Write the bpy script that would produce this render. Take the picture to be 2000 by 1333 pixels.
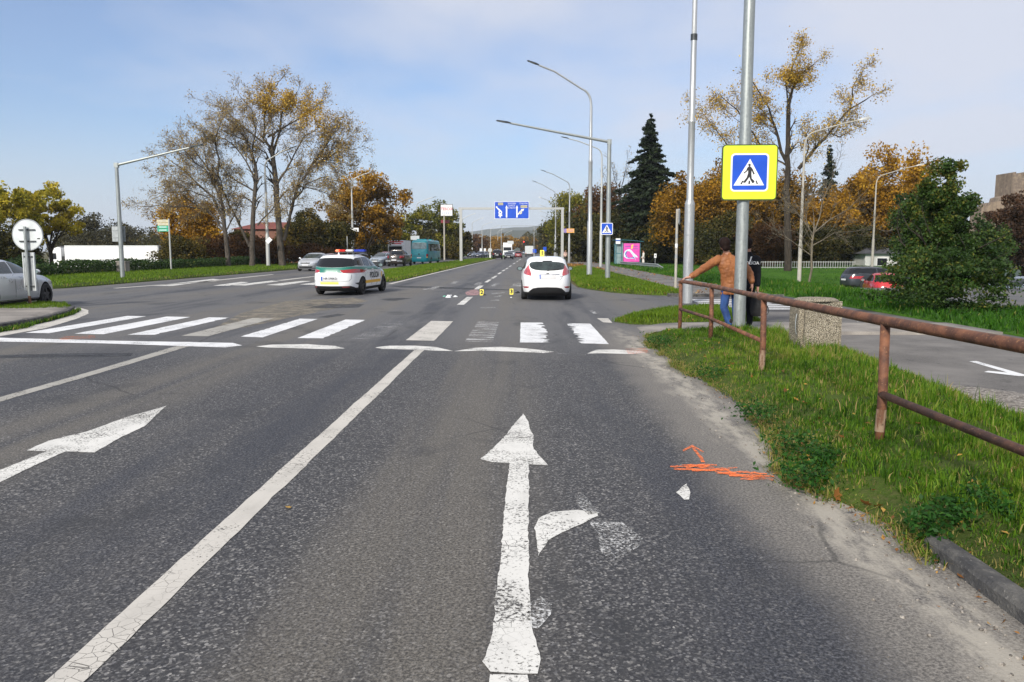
import bpy, bmesh, math, random
import numpy as np
from mathutils import Vector, Matrix, Euler
from mathutils.bvhtree import BVHTree
from mathutils.geometry import tessellate_polygon

for _o in list(bpy.data.objects):
    bpy.data.objects.remove(_o)
S = bpy.context.scene
COL = S.collection
PI = math.pi
R = math.radians

# ------------------------------------------------------------------ camera
F, CX, CY, EYE = 1540.0, 1000.0, 666.5, 1.65
PITCH, YAW = math.atan(176.5 / F), math.atan(22.0 / F)
cd = bpy.data.cameras.new('camera')
cam = bpy.data.objects.new('camera', cd)
COL.objects.link(cam)
cam.location = (0, 0, EYE)
cam.rotation_euler = (PI / 2 - PITCH, 0, YAW)
cd.sensor_fit = 'HORIZONTAL'
cd.sensor_width = 36
cd.lens = 36 * F / 2000
cd.clip_start = 0.05
cd.clip_end = 9000
S.camera = cam
CR = cam.rotation_euler.to_matrix()

# ------------------------------------------------------------------ light
SUN_EL, SUN_AZ = R(33), R(205)          # azimuth clockwise from +Y: behind the camera, a little to its left
S.view_settings.view_transform = 'Standard'
S.view_settings.look = 'None'
S.view_settings.gamma = 1
S.view_settings.use_curve_mapping = False
S.view_settings.exposure = 1.12
W = bpy.data.worlds.new('World')
S.world = W
W.use_nodes = True
wt = W.node_tree
wt.nodes.clear()
def wn(t, **k):
    n = wt.nodes.new(t)
    for a, b in k.items():
        setattr(n, a, b)
    return n
sky = wn('ShaderNodeTexSky', sky_type='NISHITA', sun_disc=False, sun_elevation=SUN_EL, sun_rotation=SUN_AZ,
         air_density=1.0, dust_density=1.2, ozone_density=1.6, altitude=150)
tc = wn('ShaderNodeTexCoord')
sep = wn('ShaderNodeSeparateXYZ')
wt.links.new(tc.outputs['Generated'], sep.inputs[0])
zc = wn('ShaderNodeMath', operation='MAXIMUM'); zc.inputs[1].default_value = 0.02
wt.links.new(sep.outputs['Z'], zc.inputs[0])
za = wn('ShaderNodeMath', operation='ADD'); za.inputs[1].default_value = 0.16
wt.links.new(zc.outputs[0], za.inputs[0])
dx = wn('ShaderNodeMath', operation='DIVIDE'); dy = wn('ShaderNodeMath', operation='DIVIDE')
wt.links.new(sep.outputs['X'], dx.inputs[0]); wt.links.new(za.outputs[0], dx.inputs[1])
wt.links.new(sep.outputs['Y'], dy.inputs[0]); wt.links.new(za.outputs[0], dy.inputs[1])
cmb = wn('ShaderNodeCombineXYZ')
wt.links.new(dx.outputs[0], cmb.inputs[0]); wt.links.new(dy.outputs[0], cmb.inputs[1])
mpn = wn('ShaderNodeMapping'); mpn.inputs['Scale'].default_value = (0.80, 0.62, 1); mpn.inputs['Location'].default_value = (0.35, 0.2, 0); mpn.inputs['Rotation'].default_value = (0, 0, 0.25)
wt.links.new(cmb.outputs[0], mpn.inputs[0])
nz = wn('ShaderNodeTexNoise'); nz.inputs['Scale'].default_value = 1.3; nz.inputs['Detail'].default_value = 5; nz.inputs['Roughness'].default_value = 0.48; nz.inputs['Distortion'].default_value = 0.1
wt.links.new(mpn.outputs[0], nz.inputs['Vector'])
# thin cloud sheet thickens towards the right and overhead
bx = wn('ShaderNodeMath', operation='MULTIPLY_ADD'); bx.inputs[1].default_value = 0.24; bx.inputs[2].default_value = -0.13
wt.links.new(sep.outputs['X'], bx.inputs[0])
bz = wn('ShaderNodeMath', operation='MULTIPLY_ADD'); bz.inputs[1].default_value = 0.85
wt.links.new(zc.outputs[0], bz.inputs[0]); wt.links.new(bx.outputs[0], bz.inputs[2])
ad = wn('ShaderNodeMath', operation='ADD')
wt.links.new(nz.outputs['Fac'], ad.inputs[0]); wt.links.new(bz.outputs[0], ad.inputs[1])
rp = wn('ShaderNodeValToRGB')
rp.color_ramp.elements[0].position = 0.38; rp.color_ramp.elements[0].color = (0.16, 0.16, 0.16, 1)
rp.color_ramp.elements[1].position = 0.70; rp.color_ramp.elements[1].color = (0.92, 0.92, 0.92, 1)
wt.links.new(ad.outputs[0], rp.inputs[0])
mx = wn('ShaderNodeMix', data_type='RGBA')
wt.links.new(rp.outputs['Color'], mx.inputs[0])
tn = wn('ShaderNodeMix', data_type='RGBA', blend_type='MULTIPLY'); tn.inputs[0].default_value = 1.0; tn.inputs[7].default_value = (0.86, 1.04, 1.28, 1)
wt.links.new(sky.outputs[0], tn.inputs[6])
wt.links.new(tn.outputs[2], mx.inputs[6])
mx.inputs[7].default_value = (6.1, 6.35, 7.2, 1)
hf = wn('ShaderNodeMapRange', interpolation_type='SMOOTHSTEP'); hf.inputs['From Min'].default_value = 0.0; hf.inputs['From Max'].default_value = 0.17; hf.inputs['To Min'].default_value = 0.75; hf.inputs['To Max'].default_value = 0.0
wt.links.new(sep.outputs['Z'], hf.inputs['Value'])
hm_ = wn('ShaderNodeMix', data_type='RGBA'); hm_.inputs[7].default_value = (5.6, 6.1, 7.1, 1)
wt.links.new(hf.outputs[0], hm_.inputs[0]); wt.links.new(mx.outputs[2], hm_.inputs[6])
bg = wn('ShaderNodeBackground'); bg.inputs['Strength'].default_value = 0.055
wt.links.new(hm_.outputs[2], bg.inputs['Color'])
wo = wn('ShaderNodeOutputWorld')
wt.links.new(bg.outputs[0], wo.inputs[0])

sl = bpy.data.lights.new('sun', 'SUN')
sl.energy = 2.3
sl.angle = R(9)
sl.color = (1.0, 0.93, 0.82)
sun = bpy.data.objects.new('sun', sl)
COL.objects.link(sun)
sd = Vector((math.sin(SUN_AZ) * math.cos(SUN_EL), math.cos(SUN_AZ) * math.cos(SUN_EL), math.sin(SUN_EL)))
sun.rotation_euler = sd.to_track_quat('Z', 'Y').to_euler()
S.cycles.max_bounces = 5
S.cycles.transparent_max_bounces = 8
S.cycles.use_denoising = True

# ------------------------------------------------------------------ survey: photograph pixel -> place
def ray(px, py):
    return CR @ Vector(((px - CX) / F, -(py - CY) / F, -1))
def gp(px, py, z=0.0):
    d = ray(px, py)
    t = (z - EYE) / d.z
    return Vector((d.x * t, d.y * t, z))
def at(px, py, Y):
    d = ray(px, py)
    t = Y / d.y
    return Vector((d.x * t, Y, EYE + d.z * t))
def bend(y):
    return 6e-5 * y * y
def sst(a, b, x):
    t = np.clip((x - a) / (b - a), 0, 1)
    return t * t * (3 - 2 * t)
def gz(x, y):
    """height of the natural ground"""
    x0 = x - bend(y)
    h = -1.7 * sst(-30.5, -42, x0)
    h = h - 1.05 * sst(13, 18, x) * (1 - sst(56, 67, y)) 
    return h

# ------------------------------------------------------------------ helpers
def tag(o, label=None, cat=None, group=None, kind=None):
    if label: o['label'] = label
    if cat: o['category'] = cat
    if group: o['group'] = group
    if kind: o['kind'] = kind
    return o
def empty(name, loc=(0, 0, 0), rz=0.0):
    o = bpy.data.objects.new(name, None)
    o.empty_display_size = 0.2
    o.location = loc
    o.rotation_euler = (0, 0, rz)
    COL.objects.link(o)
    return o
def link(name, me, mat=None, parent=None, loc=None, rz=0.0):
    o = bpy.data.objects.new(name, me)
    COL.objects.link(o)
    if mat is not None:
        for m in (mat if isinstance(mat, (list, tuple)) else [mat]):
            me.materials.append(m)
    if parent is not None: o.parent = parent
    if loc is not None: o.location = loc
    if rz: o.rotation_euler = (0, 0, rz)
    return o
def children(o):
    return [c for c in COL.objects if c.parent is o]
def copy_tree(o, loc=None, rz=None, parent=None, kids=None):
    if kids is None:
        kids = {}
        for c in COL.objects:
            if c.parent is not None: kids.setdefault(c.parent.name, []).append(c)
    c = o.copy()
    COL.objects.link(c)
    if parent is not None: c.parent = parent
    if loc is not None: c.location = loc
    if rz is not None: c.rotation_euler = (0, 0, rz)
    for k in kids.get(o.name, []): copy_tree(k, parent=c, kids=kids)
    return c

class MB:
    """collects pieces of one mesh"""
    def __init__(s): s.v = []; s.f = []; s.mi = []
    def add(s, vs, fs, mi=0):
        b = len(s.v)
        s.v += [tuple(v) for v in vs]
        s.f += [tuple(i + b for i in f) for f in fs]
        s.mi += [mi] * len(fs)
        return s
    def box(s, x0, x1, y0, y1, z0, z1, mi=0, rot=None):
        vs = [(x, y, z) for z in (z0, z1) for y in (y0, y1) for x in (x0, x1)]
        if rot is not None:
            c = Vector(((x0 + x1) / 2, (y0 + y1) / 2, (z0 + z1) / 2))
            vs = [rot @ (Vector(v) - c) + c for v in vs]
        return s.add(vs, [(0, 2, 3, 1), (4, 5, 7, 6), (0, 1, 5, 4), (2, 6, 7, 3), (0, 4, 6, 2), (1, 3, 7, 5)], mi)
    def tube(s, pts, rad, seg=10, mi=0, cap=True):
        pts = [Vector(p) for p in pts]
        n = len(pts)
        if not isinstance(rad, (list, tuple)): rad = [rad] * n
        vs, fs = [], []
        ref = None
        for i, p in enumerate(pts):
            t = (pts[min(i + 1, n - 1)] - pts[max(i - 1, 0)]).normalized()
            if ref is None:
                ref = t.orthogonal().normalized()
            else:
                ref = (ref - t * ref.dot(t))
                ref = ref.normalized() if ref.length > 1e-6 else t.orthogonal().normalized()
            b = t.cross(ref)
            for k in range(seg):
                a = 2 * PI * k / seg
                vs.append(p + (ref * math.cos(a) + b * math.sin(a)) * rad[i])
        for i in range(n - 1):
            for k in range(seg):
                k2 = (k + 1) % seg
                fs.append((i * seg + k, i * seg + k2, (i + 1) * seg + k2, (i + 1) * seg + k))
        if cap:
            fs.append(tuple(range(seg - 1, -1, -1)))
            fs.append(tuple((n - 1) * seg + k for k in range(seg)))
        return s.add(vs, fs, mi)
    def prism(s, poly, fn, fn2, mi=0, sides=True):
        """poly: 2D outline; fn/fn2 map (u,v) to front and back 3D points"""
        n = len(poly)
        tris = tessellate_polygon([[Vector((p[0], p[1], 0)) for p in poly]])
        a = [fn(*p) for p in poly]
        b = [fn2(*p) for p in poly]
        fs = [tuple(t) for t in tris] + [tuple(n + i for i in reversed(t)) for t in tris]
        if sides:
            fs += [(i, (i + 1) % n, n + (i + 1) % n, n + i) for i in range(n)]
        return s.add(a + b, fs, mi)
    def build(s, name, mat=None, parent=None, smooth=False, loc=None, rz=0.0, fixn=True):
        me = bpy.data.meshes.new(name)
        me.from_pydata([tuple(v) for v in s.v], [], s.f)
        if any(s.mi): me.polygons.foreach_set('material_index', s.mi)
        if fixn:
            bm = bmesh.new(); bm.from_mesh(me)
            bmesh.ops.recalc_face_normals(bm, faces=bm.faces)
            bm.to_mesh(me); bm.free()
        if smooth:
            me.polygons.foreach_set('use_smooth', [True] * len(me.polygons))
            if smooth != 'all':
                me.set_sharp_from_angle(angle=R(40))
        return link(name, me, mat, parent, loc, rz)

def np_mesh(name, V, Fq=None, Ft=None, mat=None, parent=None, attr=None, smooth=False, loc=None):
    """mesh from arrays: quads Fq (n,4), triangles Ft (m,3), per-vertex float attributes"""
    me = bpy.data.meshes.new(name)
    V = np.asarray(V, np.float32)
    nq = 0 if Fq is None else len(Fq)
    nt = 0 if Ft is None else len(Ft)
    parts = []
    if nq: parts.append(np.asarray(Fq, np.int32).ravel())
    if nt: parts.append(np.asarray(Ft, np.int32).ravel())
    li = np.concatenate(parts)
    me.vertices.add(len(V)); me.vertices.foreach_set('co', V.ravel())
    me.loops.add(len(li)); me.loops.foreach_set('vertex_index', li)
    me.polygons.add(nq + nt)
    st = np.concatenate([np.arange(nq) * 4, nq * 4 + np.arange(nt) * 3]).astype(np.int32)
    me.polygons.foreach_set('loop_start', st)
    if smooth: me.polygons.foreach_set('use_smooth', np.ones(nq + nt, bool))
    me.update(calc_edges=True)
    for k, a in (attr or {}).items():
        t = me.attributes.new(k, 'FLOAT', 'POINT')
        t.data.foreach_set('value', np.asarray(a, np.float32))
    return link(name, me, mat, parent, loc)

def text_data(body, size, align='CENTER', bold=0.0):
    cu = bpy.data.curves.new('lettering', 'FONT')
    cu.body = body; cu.size = size; cu.align_x = align; cu.align_y = 'CENTER'; cu.offset = bold; cu.extrude = 0.001
    cu.resolution_u = 2
    o = bpy.data.objects.new('lettering', cu)
    COL.objects.link(o)
    bpy.context.view_layer.update()
    me = bpy.data.meshes.new_from_object(o.evaluated_get(bpy.context.evaluated_depsgraph_get()))
    bpy.data.objects.remove(o)
    return me

# ------------------------------------------------------------------ materials
class NT:
    def __init__(s, name):
        s.m = bpy.data.materials.new(name); s.m.use_nodes = True
        s.t = s.m.node_tree; s.b = s.t.nodes['Principled BSDF']; s.out = s.t.nodes['Material Output']
    def n(s, typ, ins=None, **k):
        nd = s.t.nodes.new('ShaderNode' + typ)
        for a, b in k.items(): setattr(nd, a, b)
        for a, b in (ins or {}).items(): s.set(nd.inputs[a], b)
        return nd
    def set(s, sock, v):
        if isinstance(v, bpy.types.NodeSocket): s.t.links.new(v, sock)
        elif isinstance(v, bpy.types.Node): s.t.links.new(v.outputs[0], sock)
        else:
            if isinstance(v, tuple) and len(v) == 3 and sock.type == 'RGBA': v = v + (1,)
            sock.default_value = v
    def math(s, op, a, b=0.0, c=0.0, clamp=False):
        nd = s.t.nodes.new('ShaderNodeMath'); nd.operation = op; nd.use_clamp = clamp
        s.set(nd.inputs[0], a); s.set(nd.inputs[1], b)
        if op in ('MULTIPLY_ADD', 'SMOOTH_MIN', 'COMPARE'): s.set(nd.inputs[2], c)
        return nd.outputs[0]
    def step(s, x, a, b):
        nd = s.t.nodes.new('ShaderNodeMapRange'); nd.interpolation_type = 'SMOOTHSTEP'
        s.set(nd.inputs['Value'], x); nd.inputs['From Min'].default_value = a; nd.inputs['From Max'].default_value = b
        return nd.outputs[0]
    def mix(s, f, a, b, mode='MIX'):
        nd = s.t.nodes.new('ShaderNodeMix'); nd.data_type = 'RGBA'; nd.blend_type = mode
        s.set(nd.inputs[0], f); s.set(nd.inputs[6], a); s.set(nd.inputs[7], b)
        return nd.outputs[2]
    def ramp(s, x, stops):
        nd = s.t.nodes.new('ShaderNodeValToRGB')
        e = nd.color_ramp.elements
        while len(e) < len(stops): e.new(0.5)
        for i, (p, c) in enumerate(stops):
            e[i].position = p; e[i].color = tuple(c) + (1,) if len(c) == 3 else c
        s.set(nd.inputs[0], x)
        return nd.outputs[0]
    def noise(s, vec, scale, detail=3, rough=0.5, dist=0.0):
        nd = s.n('TexNoise', {'Scale': scale, 'Detail': detail, 'Roughness': rough, 'Distortion': dist})
        if vec is not None: s.set(nd.inputs['Vector'], vec)
        return nd.outputs['Fac']
    def pos(s, scale=(1, 1, 1), loc=(0, 0, 0)):
        g = s.n('NewGeometry')
        if scale == (1, 1, 1) and loc == (0, 0, 0): return g.outputs['Position']
        mp = s.n('Mapping', {'Scale': scale, 'Location': loc})
        s.t.links.new(g.outputs['Position'], mp.inputs[0])
        return mp.outputs[0]
    def obj(s, scale=(1, 1, 1)):
        g = s.n('TexCoord')
        mp = s.n('Mapping', {'Scale': scale})
        s.t.links.new(g.outputs['Object'], mp.inputs[0])
        return mp.outputs[0]
    def bump(s, h, strength=0.3, dist=0.01):
        nd = s.n('Bump', {'Strength': strength, 'Distance': dist, 'Height': h})
        s.t.links.new(nd.outputs[0], s.b.inputs['Normal'])

M = {}
def simple(name, col, rough=0.5, metal=0.0, var=0.12, scale=6.0, spec=0.5, coat=0.0, emit=None, es=0.0, bump=0.0):
    q = NT(name)
    if var > 0:
        f = q.noise(q.obj(), scale, 4, 0.6)
        f = q.step(f, 0.3, 0.7)
        lo = tuple(c * (1 - var) for c in col); hi = tuple(min(1, c * (1 + var)) for c in col)
        q.set(q.b.inputs['Base Color'], q.mix(f, lo, hi))
        q.set(q.b.inputs['Roughness'], q.math('MULTIPLY_ADD', f, 0.12, max(0.02, rough - 0.06)))
        if bump: q.bump(q.noise(q.obj(), scale * 6, 4, 0.6), bump, 0.01)
    else:
        q.set(q.b.inputs['Base Color'], col); q.b.inputs['Roughness'].default_value = rough
    q.b.inputs['Metallic'].default_value = metal
    q.b.inputs['Specular IOR Level'].default_value = spec
    q.b.inputs['Coat Weight'].default_value = coat
    if emit:
        q.set(q.b.inputs['Emission Color'], emit); q.b.inputs['Emission Strength'].default_value = es
    M[name] = q.m
    return q.m

simple('white_paint_car', (0.80, 0.81, 0.82), 0.28, var=0.02, scale=1.2, coat=0.6)
simple('silver_paint', (0.56, 0.58, 0.60), 0.3, 0.5, var=0.02, scale=1.2, coat=0.5)
simple('pale_blue_paint', (0.38, 0.44, 0.50), 0.3, 0.4, var=0.02, scale=1.2, coat=0.5)
simple('dark_grey_paint', (0.045, 0.05, 0.06), 0.3, 0.3, var=0.02, scale=1.2, coat=0.5)
simple('brown_grey_paint', (0.045, 0.038, 0.034), 0.32, 0.3, var=0.02, scale=1.2, coat=0.5)
simple('black_paint', (0.012, 0.013, 0.016), 0.25, var=0.02, scale=1.2, coat=0.5)
simple('navy_paint', (0.02, 0.035, 0.08), 0.3, var=0.02, scale=1.2, coat=0.5)
simple('red_paint', (0.42, 0.015, 0.02), 0.28, var=0.02, scale=1.2, coat=0.5)
simple('maroon_paint', (0.22, 0.04, 0.045), 0.3, var=0.02, scale=1.2, coat=0.4)
simple('grey_blue_paint', (0.14, 0.17, 0.22), 0.3, 0.3, var=0.02, scale=1.2, coat=0.5)
simple('teal_paint', (0.012, 0.25, 0.30), 0.35, var=0.02, scale=1.2, coat=0.3)
simple('police_green', (0.006, 0.155, 0.115), 0.35, var=0.02, scale=1.2, coat=0.3)
simple('yellow_film', (0.85, 0.70, 0.16), 0.45, var=0.05)
simple('amber_film', (0.75, 0.42, 0.04), 0.45, var=0.05)
simple('dark_glass', (0.012, 0.014, 0.017), 0.04, var=0.0, spec=0.32)
simple('tinted_glass', (0.028, 0.040, 0.038), 0.04, var=0.5, scale=2.2, spec=0.8)
simple('black_plastic', (0.014, 0.014, 0.015), 0.5, var=0.15)
simple('tyre_rubber', (0.016, 0.016, 0.017), 0.8, var=0.2)
simple('dark_rim', (0.09, 0.09, 0.095), 0.35, 0.8, var=0.1)
simple('alloy', (0.45, 0.46, 0.48), 0.32, 0.8, var=0.1)
simple('red_lamp', (0.34, 0.015, 0.02), 0.12, var=0.2, scale=14, coat=0.6)
simple('pale_red_lamp', (0.42, 0.07, 0.08), 0.12, var=0.25, scale=10, coat=0.6)
simple('clear_lamp', (0.62, 0.64, 0.66), 0.1, 0.2, var=0.15, scale=20, coat=0.5)
simple('plate_white', (0.62, 0.63, 0.65), 0.5, var=0.04)
simple('plate_blur', (0.50, 0.50, 0.51), 0.6, var=0.06)
simple('plate_blue', (0.03, 0.10, 0.42), 0.5, var=0.05)
simple('letter_black', (0.015, 0.015, 0.018), 0.6, var=0.0)
simple('letter_white', (0.78, 0.79, 0.80), 0.5, var=0.0)
simple('letter_red', (0.55, 0.03, 0.04), 0.5, var=0.0)
simple('chrome', (0.55, 0.56, 0.58), 0.15, 0.9, var=0.05)
simple('red_beacon', (0.45, 0.012, 0.008), 0.2, var=0.2, scale=12, emit=(1.0, 0.05, 0.02), es=0.05)
simple('red_beacon_lit', (0.9, 0.2, 0.1), 0.2, var=0.0, emit=(1.0, 0.22, 0.10), es=0.6)
simple('blue_beacon', (0.012, 0.035, 0.32), 0.2, var=0.2, scale=12, emit=(0.02, 0.06, 0.6), es=0.05)
simple('white_board', (0.76, 0.77, 0.78), 0.45, var=0.04, scale=1.2)
simple('sign_blue', (0.010, 0.075, 0.52), 0.35, var=0.10, scale=2.2)
simple('sign_lime', (0.62, 0.80, 0.03), 0.4, var=0.03)
simple('sign_back', (0.36, 0.38, 0.39), 0.45, 0.5, var=0.12)
simple('pale_disc', (0.60, 0.63, 0.63), 0.4, 0.3, var=0.06, scale=3)
simple('sign_frame', (0.05, 0.06, 0.015), 0.5, var=0.1)
simple('sign_green', (0.02, 0.38, 0.24), 0.45, var=0.06)
simple('sign_tan', (0.55, 0.50, 0.32), 0.5, var=0.08)
simple('sign_orange', (0.80, 0.42, 0.12), 0.45, var=0.05)
simple('sign_violet', (0.26, 0.20, 0.42), 0.45, var=0.1)
simple('poster_pink', (0.72, 0.085, 0.42), 0.4, var=0.08, scale=3)
simple('poster_wave', (0.62, 0.74, 0.86), 0.4, var=0.15, scale=8)
simple('poster_wave_dark', (0.08, 0.12, 0.42), 0.4, var=0.2, scale=8)
simple('marker_yellow', (0.86, 0.74, 0.06), 0.5, var=0.04)
simple('shelter_teal', (0.03, 0.13, 0.17), 0.45, var=0.15)
simple('shelter_glass', (0.20, 0.27, 0.28), 0.12, var=0.25, scale=2, spec=0.6)
simple('lamp_grey', (0.05, 0.055, 0.058), 0.45, 0.4, var=0.15)
simple('lamp_glass', (0.72, 0.74, 0.76), 0.2, var=0.05)
simple('asphalt_roof', (0.06, 0.06, 0.065), 0.85, var=0.2, scale=2)
simple('house_wall', (0.62, 0.62, 0.60), 0.85, var=0.08, scale=1)
simple('brick_wall', (0.17, 0.080, 0.055), 0.9, var=0.2, scale=2)
simple('red_roof', (0.16, 0.040, 0.028), 0.85, var=0.2, scale=1.5)
simple('rail_green', (0.10, 0.30, 0.23), 0.5, var=0.12)
simple('fence_white', (0.30, 0.31, 0.30), 0.6, var=0.12)
simple('hair_dark', (0.012, 0.006, 0.005), 0.75, var=0.35, scale=30, spec=0.15)
simple('skin_tone', (0.46, 0.24, 0.17), 0.55, var=0.1, scale=8)
simple('navy_cloth', (0.007, 0.008, 0.012), 0.9, var=0.25, scale=10, spec=0.2)
simple('black_cloth', (0.010, 0.010, 0.011), 0.85, var=0.25, scale=10)
simple('pale_cloth', (0.62, 0.58, 0.54), 0.85, var=0.08, scale=6)
simple('pink_cloth', (0.58, 0.40, 0.34), 0.85, var=0.1, scale=6)
simple('grey_cloth', (0.20, 0.21, 0.23), 0.85, var=0.1, scale=6)
simple('leather_boot', (0.012, 0.010, 0.009), 0.5, var=0.2)
simple('traffic_red', (0.8, 0.05, 0.03), 0.4, var=0.0, emit=(1, 0.04, 0.02), es=1.2)

def metal_pole(name, col, streak=0.18, rough=0.45, metal=0.55):
    q = NT(name)
    a = q.noise(q.obj((9, 9, 0.8)), 3.0, 5, 0.65)
    b = q.noise(q.obj((1, 1, 1)), 22.0, 3, 0.6)
    f = q.step(q.math('MULTIPLY_ADD', b, 0.45, q.math('MULTIPLY', a, 0.7)), 0.36, 0.78)
    q.set(q.b.inputs['Base Color'], q.mix(f, tuple(c * (1 - streak) for c in col), tuple(c * (1 + streak) for c in col)))
    q.set(q.b.inputs['Roughness'], q.math('MULTIPLY_ADD', f, 0.2, rough - 0.1))
    q.b.inputs['Metallic'].default_value = metal
    M[name] = q.m
metal_pole('galvanised', (0.31, 0.335, 0.33))
metal_pole('grey_mast', (0.40, 0.415, 0.42), 0.10, 0.4)
metal_pole('concrete_pole', (0.36, 0.34, 0.30), 0.25, 0.85, 0.0)
metal_pole('light_pole_paint', (0.40, 0.41, 0.40), 0.10, 0.5, 0.2)
metal_pole('guard_metal', (0.30, 0.32, 0.33), 0.25, 0.5, 0.5)

def rust():
    q = NT('rusty_paint')
    a = q.noise(q.obj((1, 1, 1)), 7.0, 6, 0.65)
    b = q.noise(q.obj((1, 1, 1)), 42.0, 4, 0.6)
    base = q.mix(q.step(a, 0.35, 0.68), (0.070, 0.028, 0.016), (0.20, 0.080, 0.038))
    base = q.mix(q.step(b, 0.58, 0.70), base, (0.27, 0.13, 0.058))
    base = q.mix(q.step(q.noise(q.obj((1, 1, 1)), 19.0, 5, 0.7), 0.62, 0.68), base, (0.045, 0.022, 0.015))
    q.set(q.b.inputs['Base Color'], base)
    q.b.inputs['Roughness'].default_value = 0.72
    q.bump(q.math('ADD', b, a), 0.35, 0.004)
    M['rusty_paint'] = q.m
    q = NT('peeling_post')
    a = q.noise(q.obj((6, 6, 1.2)), 3.0, 5, 0.7)
    b = q.noise(q.obj((1, 1, 1)), 30.0, 4, 0.6)
    base = q.mix(q.step(a, 0.42, 0.56), (0.13, 0.060, 0.032), (0.26, 0.18, 0.12))
    base = q.mix(q.step(b, 0.55, 0.7), base, (0.06, 0.035, 0.022))
    q.set(q.b.inputs['Base Color'], base)
    q.b.inputs['Roughness'].default_value = 0.85
    M['peeling_post'] = q.m
rust()

def aggregate():
    q = NT('pebble_concrete')
    v = q.n('TexVoronoi', {'Scale': 105.0, 'Vector': q.obj()})
    c = q.ramp(v.outputs['Color'], [(0.0, (0.13, 0.105, 0.075)), (0.35, (0.33, 0.28, 0.20)), (0.7, (0.52, 0.46, 0.35)), (1.0, (0.70, 0.66, 0.57))])
    d = q.step(v.outputs['Distance'], 0.35, 0.62)
    c = q.mix(d, c, (0.07, 0.06, 0.045))
    w = q.step(q.noise(q.obj(), 3.5, 4), 0.4, 0.7)
    c = q.mix(q.math('MULTIPLY', w, 0.35), c, (0.16, 0.14, 0.10))
    q.set(q.b.inputs['Base Color'], c)
    q.b.inputs['Roughness'].default_value = 0.85
    inv = q.math('SUBTRACT', 1.0, v.outputs['Distance'])
    q.bump(inv, 0.5, 0.008)
    M['pebble_concrete'] = q.m
    q = NT('kerb_concrete')
    a = q.noise(q.pos(), 5.0, 6, 0.65); b = q.noise(q.pos(), 45.0, 4, 0.65)
    c = q.mix(q.step(a, 0.35, 0.7), (0.040, 0.040, 0.042), (0.12, 0.115, 0.105))
    c = q.mix(q.step(b, 0.55, 0.78), c, (0.20, 0.19, 0.175))
    q.set(q.b.inputs['Base Color'], c); q.b.inputs['Roughness'].default_value = 0.9
    q.bump(q.math('ADD', a, b), 0.6, 0.02)
    M['kerb_concrete'] = q.m
    q = NT('pavement_concrete')
    a = q.noise(q.pos(), 1.6, 6, 0.6); b = q.noise(q.pos(), 60.0, 4, 0.7)
    c = q.mix(q.step(a, 0.3, 0.7), (0.17, 0.155, 0.14), (0.29, 0.265, 0.235))
    c = q.mix(q.math('MULTIPLY', q.step(b, 0.45, 0.7), 0.6), c, (0.10, 0.095, 0.09))
    q.set(q.b.inputs['Base Color'], c); q.b.inputs['Roughness'].default_value = 0.92
    q.bump(b, 0.4, 0.006)
    M['pavement_concrete'] = q.m
    q = NT('stone_ruin')
    v = q.n('TexBrick', {'Scale': 1.2, 'Color1': (0.24, 0.18, 0.13), 'Color2': (0.15, 0.115, 0.085), 'Mortar': (0.14, 0.11, 0.09), 'Vector': q.obj((0.5, 0.5, 1))})
    a = q.noise(q.obj(), 1.3, 6, 0.65)
    q.set(q.b.inputs['Base Color'], q.mix(q.step(a, 0.4, 0.7), v.outputs['Color'], (0.27, 0.21, 0.15)))
    q.b.inputs['Roughness'].default_value = 0.95
    M['stone_ruin'] = q.m
aggregate()

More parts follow.
